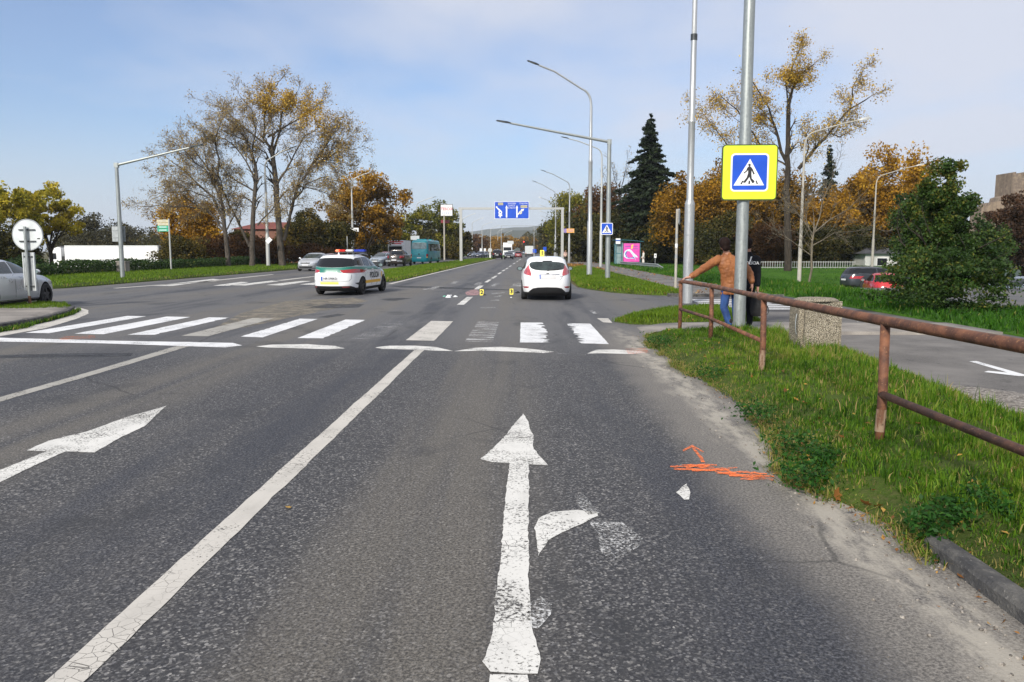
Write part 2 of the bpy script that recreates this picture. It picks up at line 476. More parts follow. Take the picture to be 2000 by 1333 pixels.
def asphalt():
    q = NT('asphalt')
    P = q.pos()
    sx = q.n('SeparateXYZ', {0: P})
    X, Y = sx.outputs['X'], sx.outputs['Y']
    near = q.math('SUBTRACT', 1.0, q.step(Y, 11.0, 16.0))
    # aggregate: pale chips in dark binder, several sizes
    vo = q.n('TexVoronoi', {'Scale': 84.0, 'Vector': P, 'Randomness': 1.0})
    chip = q.ramp(vo.outputs['Color'], [(0.0, (0.005, 0.005, 0.008)), (0.46, (0.014, 0.015, 0.018)), (0.60, (0.050, 0.049, 0.049)), (0.76, (0.17, 0.165, 0.155)), (1.0, (0.52, 0.50, 0.46))])
    g2 = q.noise(P, 62.0, 3, 0.8)
    g3 = q.noise(P, 27.0, 2, 0.6)
    chip = q.mix(0.32, chip, q.ramp(g2, [(0.34, (0.006, 0.006, 0.009)), (0.50, (0.026, 0.026, 0.029)), (0.60, (0.10, 0.097, 0.093)), (0.72, (0.34, 0.325, 0.30))]))
    pass
    # old, duller tar further off
    far = q.mix(q.step(q.noise(P, 26.0, 5, 0.9), 0.34, 0.66), (0.045, 0.045, 0.050), (0.165, 0.162, 0.158))
    chip = q.mix(1.0, chip, q.mix(q.step(g3, 0.36, 0.64), (0.62, 0.64, 0.72), (1.22, 1.21, 1.22)), 'MULTIPLY')
    col = q.mix(q.math('MULTIPLY', near, 0.78), far, chip)
    # tyre bands: dark blue-black where wheels run, browner between them
    sw = q.math('ADD', X, q.math('MULTIPLY', q.noise(q.pos((1, 0.15, 1)), 0.8, 3), 0.5))
    wv = q.math('COSINE', q.math('MULTIPLY', q.math('ADD', sw, 0.25), 2 * PI / 3.9))
    stre = q.noise(q.pos((2.2, 0.10, 1)), 1.0, 5, 0.6)
    brown = q.math('MULTIPLY', q.step(wv, 0.1, 1.0), q.step(stre, 0.30, 0.62))
    col = q.mix(q.math('MULTIPLY', brown, 0.62), col, q.mix(q.step(g2, .35, .65), (0.040, 0.036, 0.030), (0.22, 0.20, 0.168)))
    tyre = q.math('MULTIPLY', q.step(wv, 0.2, -0.9), q.step(q.noise(q.pos((1.6, 0.16, 1), (5, 2, 0)), 1.0, 5, 0.62), 0.36, 0.66))
    col = q.mix(q.math('MULTIPLY', tyre, 0.80), col, q.mix(q.step(g2, .42, .72), (0.010, 0.012, 0.018), (0.13, 0.135, 0.155)))
    # blotches
    bl = q.noise(q.pos((1, 0.35, 1)), 0.33, 5, 0.6)
    col = q.mix(q.math('MULTIPLY', q.step(bl, 0.55, 0.75), 0.30), col, q.mix(q.step(g2, .35, .65), (0.075, 0.069, 0.060), (0.24, 0.22, 0.192)))
    oil = q.noise(q.pos((1, 0.6, 1), (3, 7, 0)), 0.8, 4, 0.6)
    col = q.mix(q.math('MULTIPLY', q.step(oil, 0.56, 0.70), 0.55), col, (0.028, 0.029, 0.032))
    # smoother strip along the right kerb and its pale dust line
    edge = q.math('ADD', X, q.math('MULTIPLY', q.math('SUBTRACT', q.noise(q.pos((1, 0.6, 1)), 1.7, 5, 0.6), 0.5), 0.55))
    nearR = q.math('SUBTRACT', 1.0, q.step(Y, 13.0, 19.0))
    strip = q.math('MULTIPLY', q.step(edge, 1.18, 1.62), nearR)
    fine = q.mix(q.step(q.noise(P, 60.0, 4, 0.8), 0.36, 0.66), (0.075, 0.069, 0.062), (0.27, 0.25, 0.222))
    col = q.mix(q.math('MULTIPLY', strip, 0.85), col, fine)
    dl = q.math('MULTIPLY', q.step(edge, 1.66, 1.92), q.math('SUBTRACT', 1.0, q.step(edge, 2.02, 2.30)))
    dl = q.math('MULTIPLY', q.math('MULTIPLY', dl, nearR), q.step(q.noise(q.pos((1, 0.35, 1)), 6.0, 6, 0.7), 0.36, 0.60))
    col = q.mix(q.math('MULTIPLY', dl, 0.75), col, (0.38, 0.35, 0.295))
    # cracks
    cv = q.n('TexVoronoi', {'Scale': 0.42, 'Vector': q.mix(0.16, P, q.n('TexNoise', {'Scale': 1.6, 'Detail': 5.0, 'Vector': P}).outputs['Color'], 'ADD')}, feature='DISTANCE_TO_EDGE')
    ck = q.math('MULTIPLY', q.math('SUBTRACT', 1.0, q.step(cv.outputs['Distance'], 0.002, 0.009)), q.step(q.noise(P, 0.25, 2), 0.5, 0.62))
    col = q.mix(q.math('MULTIPLY', ck, 0.6), col, (0.02, 0.02, 0.02))
    q.set(q.b.inputs['Base Color'], col)
    q.set(q.b.inputs['Roughness'], q.math('MULTIPLY_ADD', g2, 0.2, 0.66))
    q.b.inputs['Specular IOR Level'].default_value = 0.35
    q.bump(q.math('ADD', vo.outputs['Distance'], g2), 0.22, 0.005)
    M['asphalt'] = q.m
    q = NT('path_asphalt')
    P = q.pos()
    a = q.noise(P, 0.7, 6, 0.62); b = q.noise(P, 55.0, 5, 0.75); c3 = q.noise(q.pos((1, 1, 1), (9, 4, 0)), 1.9, 5, 0.65)
    c = q.mix(q.step(a, 0.35, 0.68), (0.085, 0.080, 0.076), (0.165, 0.155, 0.145))
    c = q.mix(q.math('MULTIPLY', q.step(b, 0.42, 0.72), 0.6), c, (0.21, 0.195, 0.18))
    c = q.mix(q.math('MULTIPLY', q.step(c3, 0.60, 0.68), 0.55), c, (0.035, 0.033, 0.030))
    q.set(q.b.inputs['Base Color'], c); q.b.inputs['Roughness'].default_value = 0.9
    q.bump(b, 0.5, 0.006)
    M['path_asphalt'] = q.m
    q = NT('gravel_ground')
    P = q.pos()
    v = q.n('TexVoronoi', {'Scale': 38.0, 'Vector': P})
    c = q.ramp(v.outputs['Color'], [(0.0, (0.07, 0.06, 0.05)), (0.5, (0.19, 0.17, 0.15)), (1.0, (0.40, 0.37, 0.33))])
    q.set(q.b.inputs['Base Color'], c); q.b.inputs['Roughness'].default_value = 0.95
    q.bump(q.math('SUBTRACT', 1.0, v.outputs['Distance']), 1.0, 0.02)
    M['gravel_ground'] = q.m
asphalt()

def road_paint(name, col, thr, soft, scale=(1, 1, 1), grit=0.5, seed=0.0, keep=1.0):
    """thermoplastic marking; worn through to the asphalt where the noise falls below thr"""
    q = NT(name)
    P = q.pos(scale, (seed, seed * 0.7, 0))
    a = q.noise(P, 2.4, 6, 0.66)
    b = q.noise(q.pos(), 52.0, 4, 0.72)
    w = q.math('MULTIPLY_ADD', b, grit, q.math('MULTIPLY', a, 1.0 - grit))
    cov = q.step(w, thr - soft, thr + soft)
    cr = q.n('TexVoronoi', {'Scale': 17.0, 'Vector': q.pos()}, feature='DISTANCE_TO_EDGE')
    crk = q.math('MULTIPLY', q.math('SUBTRACT', 1.0, q.step(cr.outputs['Distance'], 0.012, 0.035)), q.step(q.noise(q.pos(), 1.1, 3), 0.46, 0.60))
    cov = q.math('MULTIPLY', cov, q.math('SUBTRACT', 1.0, q.math('MULTIPLY', crk, 0.75)))
    cov = q.math('MULTIPLY', cov, keep)
    dirt = q.step(q.noise(q.pos((1, 0.5, 1), (2, 8, 0)), 3.0, 5, 0.6), 0.42, 0.75)
    q.set(q.b.inputs['Base Color'], q.mix(q.math('MULTIPLY', dirt, 0.5), col, tuple(c * 0.62 for c in col)))
    q.b.inputs['Roughness'].default_value = 0.7
    tr = q.n('BsdfTransparent')
    ms = q.n('MixShader')
    q.set(ms.inputs[0], cov)
    q.t.links.new(tr.outputs[0], ms.inputs[1]); q.t.links.new(q.b.outputs[0], ms.inputs[2])
    q.t.links.new(ms.outputs[0], q.out.inputs['Surface'])
    M[name] = q.m
road_paint('paint_fresh', (0.68, 0.685, 0.69), 0.405, 0.045, grit=0.55)
road_paint('paint_arrow', (0.63, 0.62, 0.585), 0.438, 0.045, grit=0.60)
road_paint('paint_line', (0.50, 0.475, 0.43), 0.40, 0.04)
road_paint('paint_dull', (0.34, 0.325, 0.29), 0.41, 0.05)
road_paint('paint_ragged', (0.74, 0.75, 0.76), 0.475, 0.03, (0.5, 5.0, 1), 0.30)
road_paint('paint_worn', (0.66, 0.66, 0.66), 0.545, 0.04, (0.6, 4.0, 1), 0.40)
road_paint('paint_ghost', (0.62, 0.62, 0.61), 0.575, 0.05, (0.5, 5.0, 1), 0.45, seed=3.0)
road_paint('paint_patchy', (0.60, 0.60, 0.59), 0.535, 0.07, (1.4, 1.0, 1), 0.60)
road_paint('paint_orange', (0.90, 0.20, 0.05), 0.485, 0.12, (2.0, 6.0, 1), 0.55)
road_paint('paint_orange_faint', (0.85, 0.20, 0.06), 0.56, 0.07, (1.0, 3.0, 1), 0.55)
road_paint('pink_stain', (0.52, 0.30, 0.30), 0.50, 0.10, (1, 2, 1), 0.4)
road_paint('dark_stain', (0.035, 0.036, 0.040), 0.47, 0.10, (1, 2, 1), 0.4)
road_paint('tan_stain', (0.26, 0.225, 0.165), 0.50, 0.10, (1, 1, 1), 0.55)

def ground_mat(name, a, b, c, s1=0.5, s2=14.0):
    q = NT(name)
    P = q.pos()
    n1 = q.noise(P, s1, 6, 0.62); n2 = q.noise(P, s2, 5, 0.7); n3 = q.noise(q.pos((1, 1, 1), (4, 9, 1)), s1 * 3.1, 5, 0.6)
    col = q.mix(q.step(n1, 0.35, 0.66), a, b)
    col = q.mix(q.math('MULTIPLY', q.step(n2, 0.45, 0.72), 0.6), col, c)
    col = q.mix(q.math('MULTIPLY', q.step(n3, 0.58, 0.72), 0.5), col, tuple(0.6 * k for k in a))
    q.set(q.b.inputs['Base Color'], col); q.b.inputs['Roughness'].default_value = 1.0
    q.b.inputs['Specular IOR Level'].default_value = 0.1
    q.bump(n2, 0.8, 0.04)
    M[name] = q.m
ground_mat('lawn_ground', (0.030, 0.085, 0.008), (0.050, 0.125, 0.012), (0.075, 0.140, 0.020))
ground_mat('verge_ground', (0.040, 0.060, 0.014), (0.062, 0.100, 0.016), (0.11, 0.095, 0.045), 0.9, 20.0)
ground_mat('dry_ground', (0.075, 0.070, 0.030), (0.105, 0.092, 0.040), (0.05, 0.055, 0.02), 0.2, 3.0)
ground_mat('hill_ground', (0.030, 0.042, 0.020), (0.050, 0.055, 0.026), (0.07, 0.060, 0.026), 0.01, 0.05)

def leaf_mat(name, stops, trans=0.35, rough=0.6):
    q = NT(name)
    at_ = q.n('Attribute', attribute_name='tint')
    col = q.ramp(at_.outputs['Fac'], stops)
    q.set(q.b.inputs['Base Color'], col)
    q.b.inputs['Roughness'].default_value = rough
    q.b.inputs['Specular IOR Level'].default_value = 0.25
    tl = q.n('BsdfTranslucent'); q.set(tl.inputs['Color'], col)
    ms = q.n('MixShader'); ms.inputs[0].default_value = trans
    q.t.links.new(q.b.outputs[0], ms.inputs[1]); q.t.links.new(tl.outputs[0], ms.inputs[2])
    q.t.links.new(ms.outputs[0], q.out.inputs['Surface'])
    M[name] = q.m
leaf_mat('grass_blades', [(0.0, (0.012, 0.036, 0.003)), (0.30, (0.048, 0.125, 0.006)), (0.55, (0.118, 0.225, 0.012)), (0.78, (0.20, 0.25, 0.03)), (1.0, (0.38, 0.27, 0.12))], 0.4)
leaf_mat('lawn_blades', [(0.0, (0.014, 0.056, 0.003)), (0.5, (0.040, 0.130, 0.006)), (0.85, (0.090, 0.190, 0.012)), (1.0, (0.20, 0.20, 0.05))], 0.4)
leaf_mat('median_blades', [(0.0, (0.045, 0.090, 0.006)), (0.5, (0.115, 0.205, 0.010)), (0.9, (0.185, 0.250, 0.022)), (1.0, (0.28, 0.22, 0.08))], 0.4)
leaf_mat('leaf_gold', [(0.0, (0.26, 0.145, 0.015)), (0.5, (0.52, 0.32, 0.035)), (1.0, (0.72, 0.52, 0.09))])
leaf_mat('leaf_sparse', [(0.0, (0.16, 0.11, 0.055)), (0.5, (0.34, 0.24, 0.085)), (1.0, (0.55, 0.41, 0.11))])
leaf_mat('leaf_orange', [(0.0, (0.040, 0.032, 0.005)), (0.35, (0.150, 0.085, 0.007)), (0.7, (0.36, 0.18, 0.010)), (1.0, (0.55, 0.33, 0.030))])
leaf_mat('leaf_rust', [(0.0, (0.030, 0.018, 0.007)), (0.5, (0.085, 0.040, 0.012)), (1.0, (0.17, 0.075, 0.018))])
leaf_mat('leaf_olive', [(0.0, (0.014, 0.017, 0.004)), (0.5, (0.050, 0.050, 0.008)), (0.85, (0.125, 0.090, 0.013)), (1.0, (0.21, 0.145, 0.02))], 0.25)
leaf_mat('leaf_yellowgreen', [(0.0, (0.040, 0.055, 0.006)), (0.4, (0.160, 0.160, 0.012)), (0.75, (0.38, 0.32, 0.022)), (1.0, (0.56, 0.44, 0.035))])
leaf_mat('leaf_green', [(0.0, (0.012, 0.032, 0.006)), (0.5, (0.030, 0.068, 0.010)), (0.9, (0.065, 0.100, 0.014)), (1.0, (0.14, 0.12, 0.02))])
leaf_mat('leaf_dark', [(0.0, (0.006, 0.017, 0.004)), (0.45, (0.016, 0.042, 0.007)), (0.85, (0.045, 0.085, 0.012)), (1.0, (0.13, 0.13, 0.02))], 0.25)
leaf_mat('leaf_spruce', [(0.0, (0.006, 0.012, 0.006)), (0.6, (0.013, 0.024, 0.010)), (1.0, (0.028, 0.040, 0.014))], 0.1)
leaf_mat('leaf_maroon', [(0.0, (0.016, 0.009, 0.006)), (0.5, (0.042, 0.021, 0.011)), (1.0, (0.085, 0.040, 0.016))], 0.25)
leaf_mat('leaf_greyolive', [(0.0, (0.024, 0.024, 0.013)), (0.5, (0.052, 0.050, 0.024)), (1.0, (0.098, 0.085, 0.036))], 0.2)
leaf_mat('leaf_fallen', [(0.0, (0.10, 0.045, 0.016)), (0.5, (0.26, 0.11, 0.028)), (1.0, (0.48, 0.30, 0.07))], 0.2)
leaf_mat('weed_green', [(0.0, (0.010, 0.045, 0.006)), (0.6, (0.026, 0.095, 0.012)), (1.0, (0.06, 0.15, 0.02))], 0.35)
def bark(name, a, b):
    q = NT(name)
    f = q.noise(q.obj((6, 6, 1.2)), 1.6, 6, 0.7)
    q.set(q.b.inputs['Base Color'], q.mix(q.step(f, 0.35, 0.68), a, b))
    q.b.inputs['Roughness'].default_value = 0.95
    q.bump(f, 0.6, 0.04)
    M[name] = q.m
bark('bark_grey', (0.034, 0.028, 0.023), (0.105, 0.088, 0.070))
bark('bark_dark', (0.018, 0.014, 0.010), (0.055, 0.043, 0.031))
bark('twig_tan', (0.11, 0.088, 0.066), (0.24, 0.195, 0.15))
bark('bark_pale', (0.085, 0.070, 0.050), (0.20, 0.17, 0.125))
# ================================================================== the ground
def poly_dist(P, poly):
    """signed distance (inside positive) of points P (n,2) to a polygon"""
    P = np.asarray(P, float); A = np.asarray(poly, float); B = np.roll(A, -1, 0)
    d2 = np.full(len(P), 1e18); ins = np.zeros(len(P), bool)
    for a, b in zip(A, B):
        e = b - a
        t = np.clip(((P - a) @ e) / max(e @ e, 1e-12), 0, 1)
        q = a + t[:, None] * e
        d2 = np.minimum(d2, ((P - q) ** 2).sum(1))
        c = ((a[1] > P[:, 1]) != (b[1] > P[:, 1]))
        with np.errstate(divide='ignore', invalid='ignore'):
            xi = (b[0] - a[0]) * (P[:, 1] - a[1]) / (b[1] - a[1]) + a[0]
        ins ^= c & (P[:, 0] < xi)
    d = np.sqrt(d2)
    return np.where(ins, d, -d)

def vnoise(x, y, s, seed=0):
    """smooth value noise, vectorised"""
    rng = np.random.default_rng(seed)
    T = rng.random((64, 64))
    u, v = np.asarray(x) * s, np.asarray(y) * s
    iu, iv = np.floor(u).astype(int), np.floor(v).astype(int)
    fu, fv = u - iu, v - iv
    fu = fu * fu * (3 - 2 * fu); fv = fv * fv * (3 - 2 * fv)
    g = lambda a, b: T[a % 64, b % 64]
    return (g(iu, iv) * (1 - fu) + g(iu + 1, iv) * fu) * (1 - fv) + (g(iu, iv + 1) * (1 - fu) + g(iu + 1, iv + 1) * fu) * fv

def sheet(name, poly, mat, zf=None, res=None, parent=None, skirt=0.14):
    """flat polygon, cut into cells of size res and lifted by zf(x, y, dist)"""
    bm = bmesh.new()
    vs = [bm.verts.new((p[0], p[1], 0)) for p in poly]
    f = bm.faces.new(vs)
    if f.normal.z < 0 or f.calc_area() and f.normal.z <= 0: f.normal_flip()
    bm.normal_update()
    if bm.faces[:][0].normal.z < 0: bmesh.ops.reverse_faces(bm, faces=bm.faces[:])
    if res:
        rx, ry = res if isinstance(res, tuple) else (res, res)
        xs = [p[0] for p in poly]; ys = [p[1] for p in poly]
        x = math.floor(min(xs) / rx) * rx + rx
        while x < max(xs):
            bmesh.ops.bisect_plane(bm, geom=bm.verts[:] + bm.edges[:] + bm.faces[:], plane_co=(x, 0, 0), plane_no=(1, 0, 0)); x += rx
        y = math.floor(min(ys) / ry) * ry + ry
        while y < max(ys):
            bmesh.ops.bisect_plane(bm, geom=bm.verts[:] + bm.edges[:] + bm.faces[:], plane_co=(0, y, 0), plane_no=(0, 1, 0)); y += ry
    bmesh.ops.triangulate(bm, faces=bm.faces[:])
    P = np.array([(v.co.x, v.co.y) for v in bm.verts])
    d = poly_dist(P, poly)
    if zf is not None:
        z = zf(P[:, 0], P[:, 1], d)
        z = np.broadcast_to(z, (len(P),))
        for v, h in zip(bm.verts, z): v.co.z = float(h)
    if skirt:
        r_ = bmesh.ops.extrude_edge_only(bm, edges=[e for e in bm.edges if e.is_boundary])
        for v in r_['geom']:
            if isinstance(v, bmesh.types.BMVert): v.co.z -= skirt
    me = bpy.data.meshes.new(name)
    bm.to_mesh(me); bm.free()
    me.polygons.foreach_set('use_smooth', [True] * len(me.polygons))
    return link(name, me, mat, parent)

# the terrain: one sheet out to the horizon
gx = np.concatenate([np.linspace(-3500, -120, 14), np.linspace(-110, -48, 9), np.linspace(-44, -28, 9), np.linspace(-24, 14, 9), np.linspace(15, 24, 10), np.linspace(28, 80, 8), np.linspace(120, 3500, 14)])
gy = np.concatenate([np.linspace(-60, 50, 23), np.linspace(52, 72, 11), np.linspace(80, 400, 17), np.linspace(480, 4500, 18)])
XX, YY = np.meshgrid(gx, gy)
ZZ = gz(XX, YY) - 0.03
nx, ny = len(gx), len(gy)
idx = np.arange(nx * ny).reshape(ny, nx)
q4 = np.stack([idx[:-1, :-1], idx[:-1, 1:], idx[1:, 1:], idx[1:, :-1]], -1).reshape(-1, 4)
terrain = np_mesh('terrain', np.stack([XX, YY, ZZ], -1).reshape(-1, 3), q4, None, M['dry_ground'], smooth=True)
tag(terrain, 'flat dry grass land running out to the horizon beyond the road', 'ground', None, 'structure')

# road: the two carriageways, then the mouth of the side street and of the street on the left
ry_ = np.concatenate([np.arange(-12, 60, 4.0), np.arange(60, 200, 8.0), np.arange(200, 1500, 40.0)])
rv, rf = [], []
for y in ry_:
    rv += [(-20.2 + bend(y), y, 0), (2.36 + bend(y), y, 0)]
for i in range(len(ry_) - 1):
    rf.append((2 * i, 2 * i + 1, 2 * i + 3, 2 * i + 2))
b0 = len(rv)
rv += [(2.36 + bend(15), 15, 0), (60, 15, 0), (60, 35.5, 0), (2.36 + bend(35.5), 35.5, 0)]
rf.append((b0, b0 + 1, b0 + 2, b0 + 3))
b0 = len(rv)
rv += [(-31, 15, 0), (-20.2 + bend(15), 15, 0), (-20.2 + bend(36), 36, 0), (-31, 36, 0)]
rf.append((b0, b0 + 1, b0 + 2, b0 + 3))
road = MB().add(rv, rf).build('road', M['asphalt'], fixn=False)
tag(road, 'worn grey asphalt road with white arrows, lane lines and a zebra crossing', 'road', None, 'structure')

def mark(name, pts, mat, z=0.004, label=None, world=False):
    P = [Vector((p[0], p[1], z)) if world else gp(p[0], p[1], z) for p in pts]
    if min(p.y for p in P) < 17:                    # chipped, slightly wandering edges where one stands close
        rg_ = random.Random(len(pts) * 7 + int(abs(P[0].x) * 100))
        Q = []
        for a_, b_ in zip(P, P[1:] + P[:1]):
            L_ = (b_ - a_).length; k_ = max(1, min(90, int(L_ / 0.045))); t_ = (b_ - a_).normalized() if L_ > 1e-6 else Vector((1, 0, 0))
            nn_ = Vector((-t_.y, t_.x, 0)); w_ = 0.0
            for i in range(k_):
                if i: w_ = w_ * .7 + rg_.gauss(0, .0022)
                Q.append(a_.lerp(b_, i / k_) + (nn_ * (w_ + rg_.gauss(0, .0016)) if i else Vector()))
        P = Q
    # drop no geometry: one flat outline, tessellated
    tris = tessellate_polygon([P])
    me = bpy.data.meshes.new(name)
    n = Vector((0, 0, 1))
    fs = []
    for t in tris:
        a, b, c = (P[i] for i in t)
        fs.append(tuple(t) if (b - a).cross(c - a).z > 0 else tuple(reversed(t)))
    me.from_pydata([tuple(p) for p in P], [], fs)
    o = link(name, me, M[mat], road)
    if label: o['label'] = label
    return o

# zebra: stripes about half a metre wide, the whole crossing slightly skewed
def zy0(x): return 13.98 - 0.155 * (x - 1)
def zy1(x): return 17.95 - 0.17 * (x - 1)
def ragged(x0, x1, y0, y1, tearl, tearr, seed):
    """stripe outline whose sides are torn in teeth running across the road"""
    rg_ = random.Random(seed)
    n = 26
    def side(x, amp, sg):
        out = []
        for i in range(n + 1):
            y = y0 + (y1 - y0) * i / n
            out.append((x + sg * amp * rg_.random() ** 1.6 * (1 if i % 2 else .35), y + rg_.uniform(-.02, .02)))
        return out
    L_ = side(x0, tearl, 1) if tearl else [(x0, y0), (x0, y1)]
    R_ = side(x1, tearr, -1) if tearr else [(x1, y0), (x1, y1)]
    return R_ + L_[::-1]
for i, (x0, x1, tl_, tr_, mt, lb) in enumerate([(0.98, 1.52, .22, .0, 'paint_fresh', 'zebra stripe with a torn left edge by the right kerb'), (-0.06, 0.50, .0, .24, 'paint_fresh', 'zebra stripe with a torn right edge'),
                       (-1.06, -0.56, .0, .0, 'paint_worn', 'half worn zebra stripe'), (-2.17, -1.64, .0, .0, 'paint_line', 'creamy whole zebra stripe'),
                       (-3.22, -2.72, .0, .0, 'paint_ghost', 'almost vanished zebra stripe'), (-4.28, -3.77, .0, .05, 'paint_fresh', None),
                       (-5.46, -4.98, .05, .0, 'paint_fresh', None), (-6.66, -6.10, .0, .0, 'paint_dull', 'dirty zebra stripe with dark patch'),
                       (-7.80, -7.26, .0, .06, 'paint_fresh', None), (-8.96, -8.32, .0, .0, 'paint_fresh', None), (-10.05, -9.52, .0, .0, 'paint_fresh', None)]):
    xm = (x0 + x1) / 2
    pts = ragged(x0, x1, 0, 1, tl_, tr_, i)
    mark('zebra_stripe', [(x, zy0(x) + (zy1(x) - zy0(x)) * y) for x, y in pts], mt, 0.004, lb, True)
# stop line in wavy pieces
mark('stop_line', [(-260, 655), (0, 660), (230, 666), (400, 669), (455, 670), (473, 675), (440, 679), (380, 677), (200, 671), (0, 667.5), (-260, 662)], 'paint_fresh')
mark('stop_line', [(500, 677), (530, 673.5), (600, 672.5), (655, 676), (674, 681), (640, 682.5), (560, 680), (520, 679)], 'paint_arrow')
mark('stop_line', [(733, 679), (760, 675.5), (810, 675.5), (850, 678), (885, 686), (860, 685.5), (800, 683), (745, 682)], 'paint_arrow')
mark('stop_line', [(886, 686.5), (930, 679.5), (980, 677.5), (1040, 682), (1083, 687.5), (1062, 690), (1000, 687), (940, 685.5)], 'paint_arrow')
mark('stop_line', [(1085, 689), (1146, 692), (1146, 694), (1085, 690.5)], 'paint_ghost')
mark('stop_line', [(1147, 691), (1165, 683.5), (1200, 683), (1250, 686), (1262, 690), (1230, 692), (1180, 690.5)], 'paint_arrow')
# lane lines
mark('lane_line', [(-1.845, 1.5), (-1.69, 1.5), (-1.655, 13.15), (-1.815, 13.0)], 'paint_line', 0.0035, 'long cream lane line between the two arrows', True)
mark('lane_line', [(345, 676), (372, 676), (180, 733), (0, 785), (-160, 832), (-190, 832), (0, 776), (170, 728)], 'paint_dull', 0.0035, 'dirty grey lane line of the left lane')
# straight arrow of the right lane, its shaft broken at the foot
mark('arrow_marking', [(1022, 808), (1031, 822), (1037, 842), (1042, 850), (1041, 872), (1051, 888), (1070, 909), (1034, 907), (1033, 1000), (1032, 1130), (1039, 1215), (1047, 1250), (1056, 1288), (1050, 1316), (1020, 1316), (958, 1312), (942, 1292), (951, 1270), (961, 1240), (971, 1150), (984, 1010), (995, 905), (962, 903), (938, 897), (960, 878), (990, 848), (1010, 822)], 'paint_arrow')
mark('arrow_marking', [(957, 1317.5), (1030, 1318), (1034, 1345), (1034, 1400), (945, 1400), (955, 1345)], 'paint_arrow', label='broken foot of the right arrow')
mark('arrow_marking', [(325, 793), (282, 833), (240, 852), (185, 884), (128, 882), (66, 910), (0, 942), (-60, 968), (-70, 950), (0, 918), (90, 882), (52, 880), (95, 861), (170, 843), (250, 814)], 'paint_arrow', label='long white straight arrow of the left lane')
# what remains of the right-turn arm
mark('arrow_remnant', [(1043, 1032), (1052, 1012), (1078, 1000), (1128, 996), (1166, 1000), (1168, 1008), (1140, 1022), (1098, 1040), (1070, 1056), (1051, 1087)], 'paint_arrow')
mark('arrow_remnant', [(1122, 966), (1140, 966), (1172, 1002), (1150, 1006), (1128, 986)], 'paint_patchy')
mark('arrow_remnant', [(1150, 1020), (1215, 1020), (1255, 1052), (1248, 1068), (1196, 1096), (1175, 1080), (1165, 1045)], 'paint_patchy')
mark('arrow_remnant', [(1030, 1180), (1056, 1165), (1078, 1180), (1076, 1200), (1050, 1228), (1036, 1225)], 'paint_patchy', 0.005)
mark('arrow_remnant', [(1341, 945), (1347, 958), (1346, 976), (1336, 976), (1320, 962)], 'paint_arrow')
# orange spray: a hooked arrow and a long smear beside it, and small marks on the stop line
rg_ = random.Random(31)
for k, (xa, ya, xb, yb, w) in enumerate([(1309, 912, 1400, 908, 2.4), (1316, 917, 1425, 918, 2.0), (1332, 908, 1395, 913, 1.8), (1352, 920, 1440, 914, 1.8), (1396, 921, 1470, 933, 2.2), (1410, 914, 1436, 926, 1.6), (1424, 929, 1512, 931, 2.2), (1440, 921, 1498, 926, 1.6), (1446, 936, 1514, 935, 1.8), (1340, 914, 1378, 906, 1.6), (1400, 925, 1460, 921, 1.5), (1465, 926, 1510, 938, 1.4)]):
    n_ = 9; top_, bot_ = [], []
    for i in range(n_ + 1):
        t_ = i / n_; x_, y_ = xa + (xb - xa) * t_, ya + (yb - ya) * t_ + rg_.uniform(-.8, .8)
        h_ = w * (0.35 + 0.65 * math.sin(PI * min(1, max(0, t_ * .9 + .05)))) * rg_.uniform(.8, 1.35)
        top_.append((x_, y_ - h_)); bot_.append((x_, y_ + h_))
    mark('orange_spray', top_ + bot_[::-1], 'paint_orange', 0.004 + 0.0005 * k, 'orange sprayed measuring mark across the kerb strip, scribbled in strokes' if k == 0 else None)
mark('orange_spray', [(1333, 879), (1352, 869), (1374, 882), (1374, 884), (1358, 875.5), (1369, 890), (1377, 903), (1370, 903), (1360, 886), (1352, 874), (1335, 882)], 'paint_orange', 0.004, 'orange sprayed hooked arrow')
mark('orange_spray', [(1222, 681), (1262, 680), (1268, 690), (1226, 692)], 'paint_orange_faint', 0.008)
mark('orange_spray', [(115, 660), (140, 656.5), (185, 655.5), (186, 661), (118, 664)], 'paint_orange_faint', 0.008)
# dashes of the road ahead
for a, b in [((899, 596), (918, 580.5)), ((930.5, 565.5), (940, 558.5)), ((949, 552), (957.5, 546.6)), ((961, 544.5), (969.5, 539.2)), ((973, 536), (978.5, 532.6)), ((981, 530.2), (986, 527.4)), ((988, 526), (992, 523.8)), ((995, 521.4), (998.5, 519.4)), ((1002.5, 516), (1006, 514)), ((1009, 512), (1012, 510.2)), ((1014, 508.6), (1017, 507))]:
    A, B = gp(*a), gp(*b)
    w = 0.11 if A.y < 40 else 0.09
    mark('lane_dash', [(A.x - w, A.y), (A.x + w, A.y), (B.x + w, B.y), (B.x - w, B.y)], 'paint_arrow', 0.004, None, True)
# second, half gone zebra beyond the junction
for p in [[(998, 560.5), (1004, 554), (1018, 553.5), (1018, 560)], [(956, 560), (966, 554), (976, 553), (968, 559.5)], [(924, 557), (932, 552), (944, 551), (938, 556.5)], [(878, 554.5), (886, 550), (898, 550), (888, 554.5)],
          [(1003, 556), (1010, 553), (1016, 553), (1014, 556.5)]]:
    mark('zebra_stripe', p, 'paint_patchy')
for p in [[(957, 587.5), (968, 585.5), (976, 586.5), (970, 588.5)], [(938, 600.5), (966, 600), (968, 602), (940, 602)], [(958, 573), (985, 571), (988, 572.2), (962, 575)], [(965, 580), (975, 577.5), (982, 577.8), (974, 580.5)]]:
    mark('scuff_mark', p, 'paint_patchy')
mark('road_stain', [(908, 572), (920, 566.5), (932, 566), (938, 574), (930, 577.5), (912, 577)], 'pink_stain', 0.006, 'pinkish stain where the collision happened')
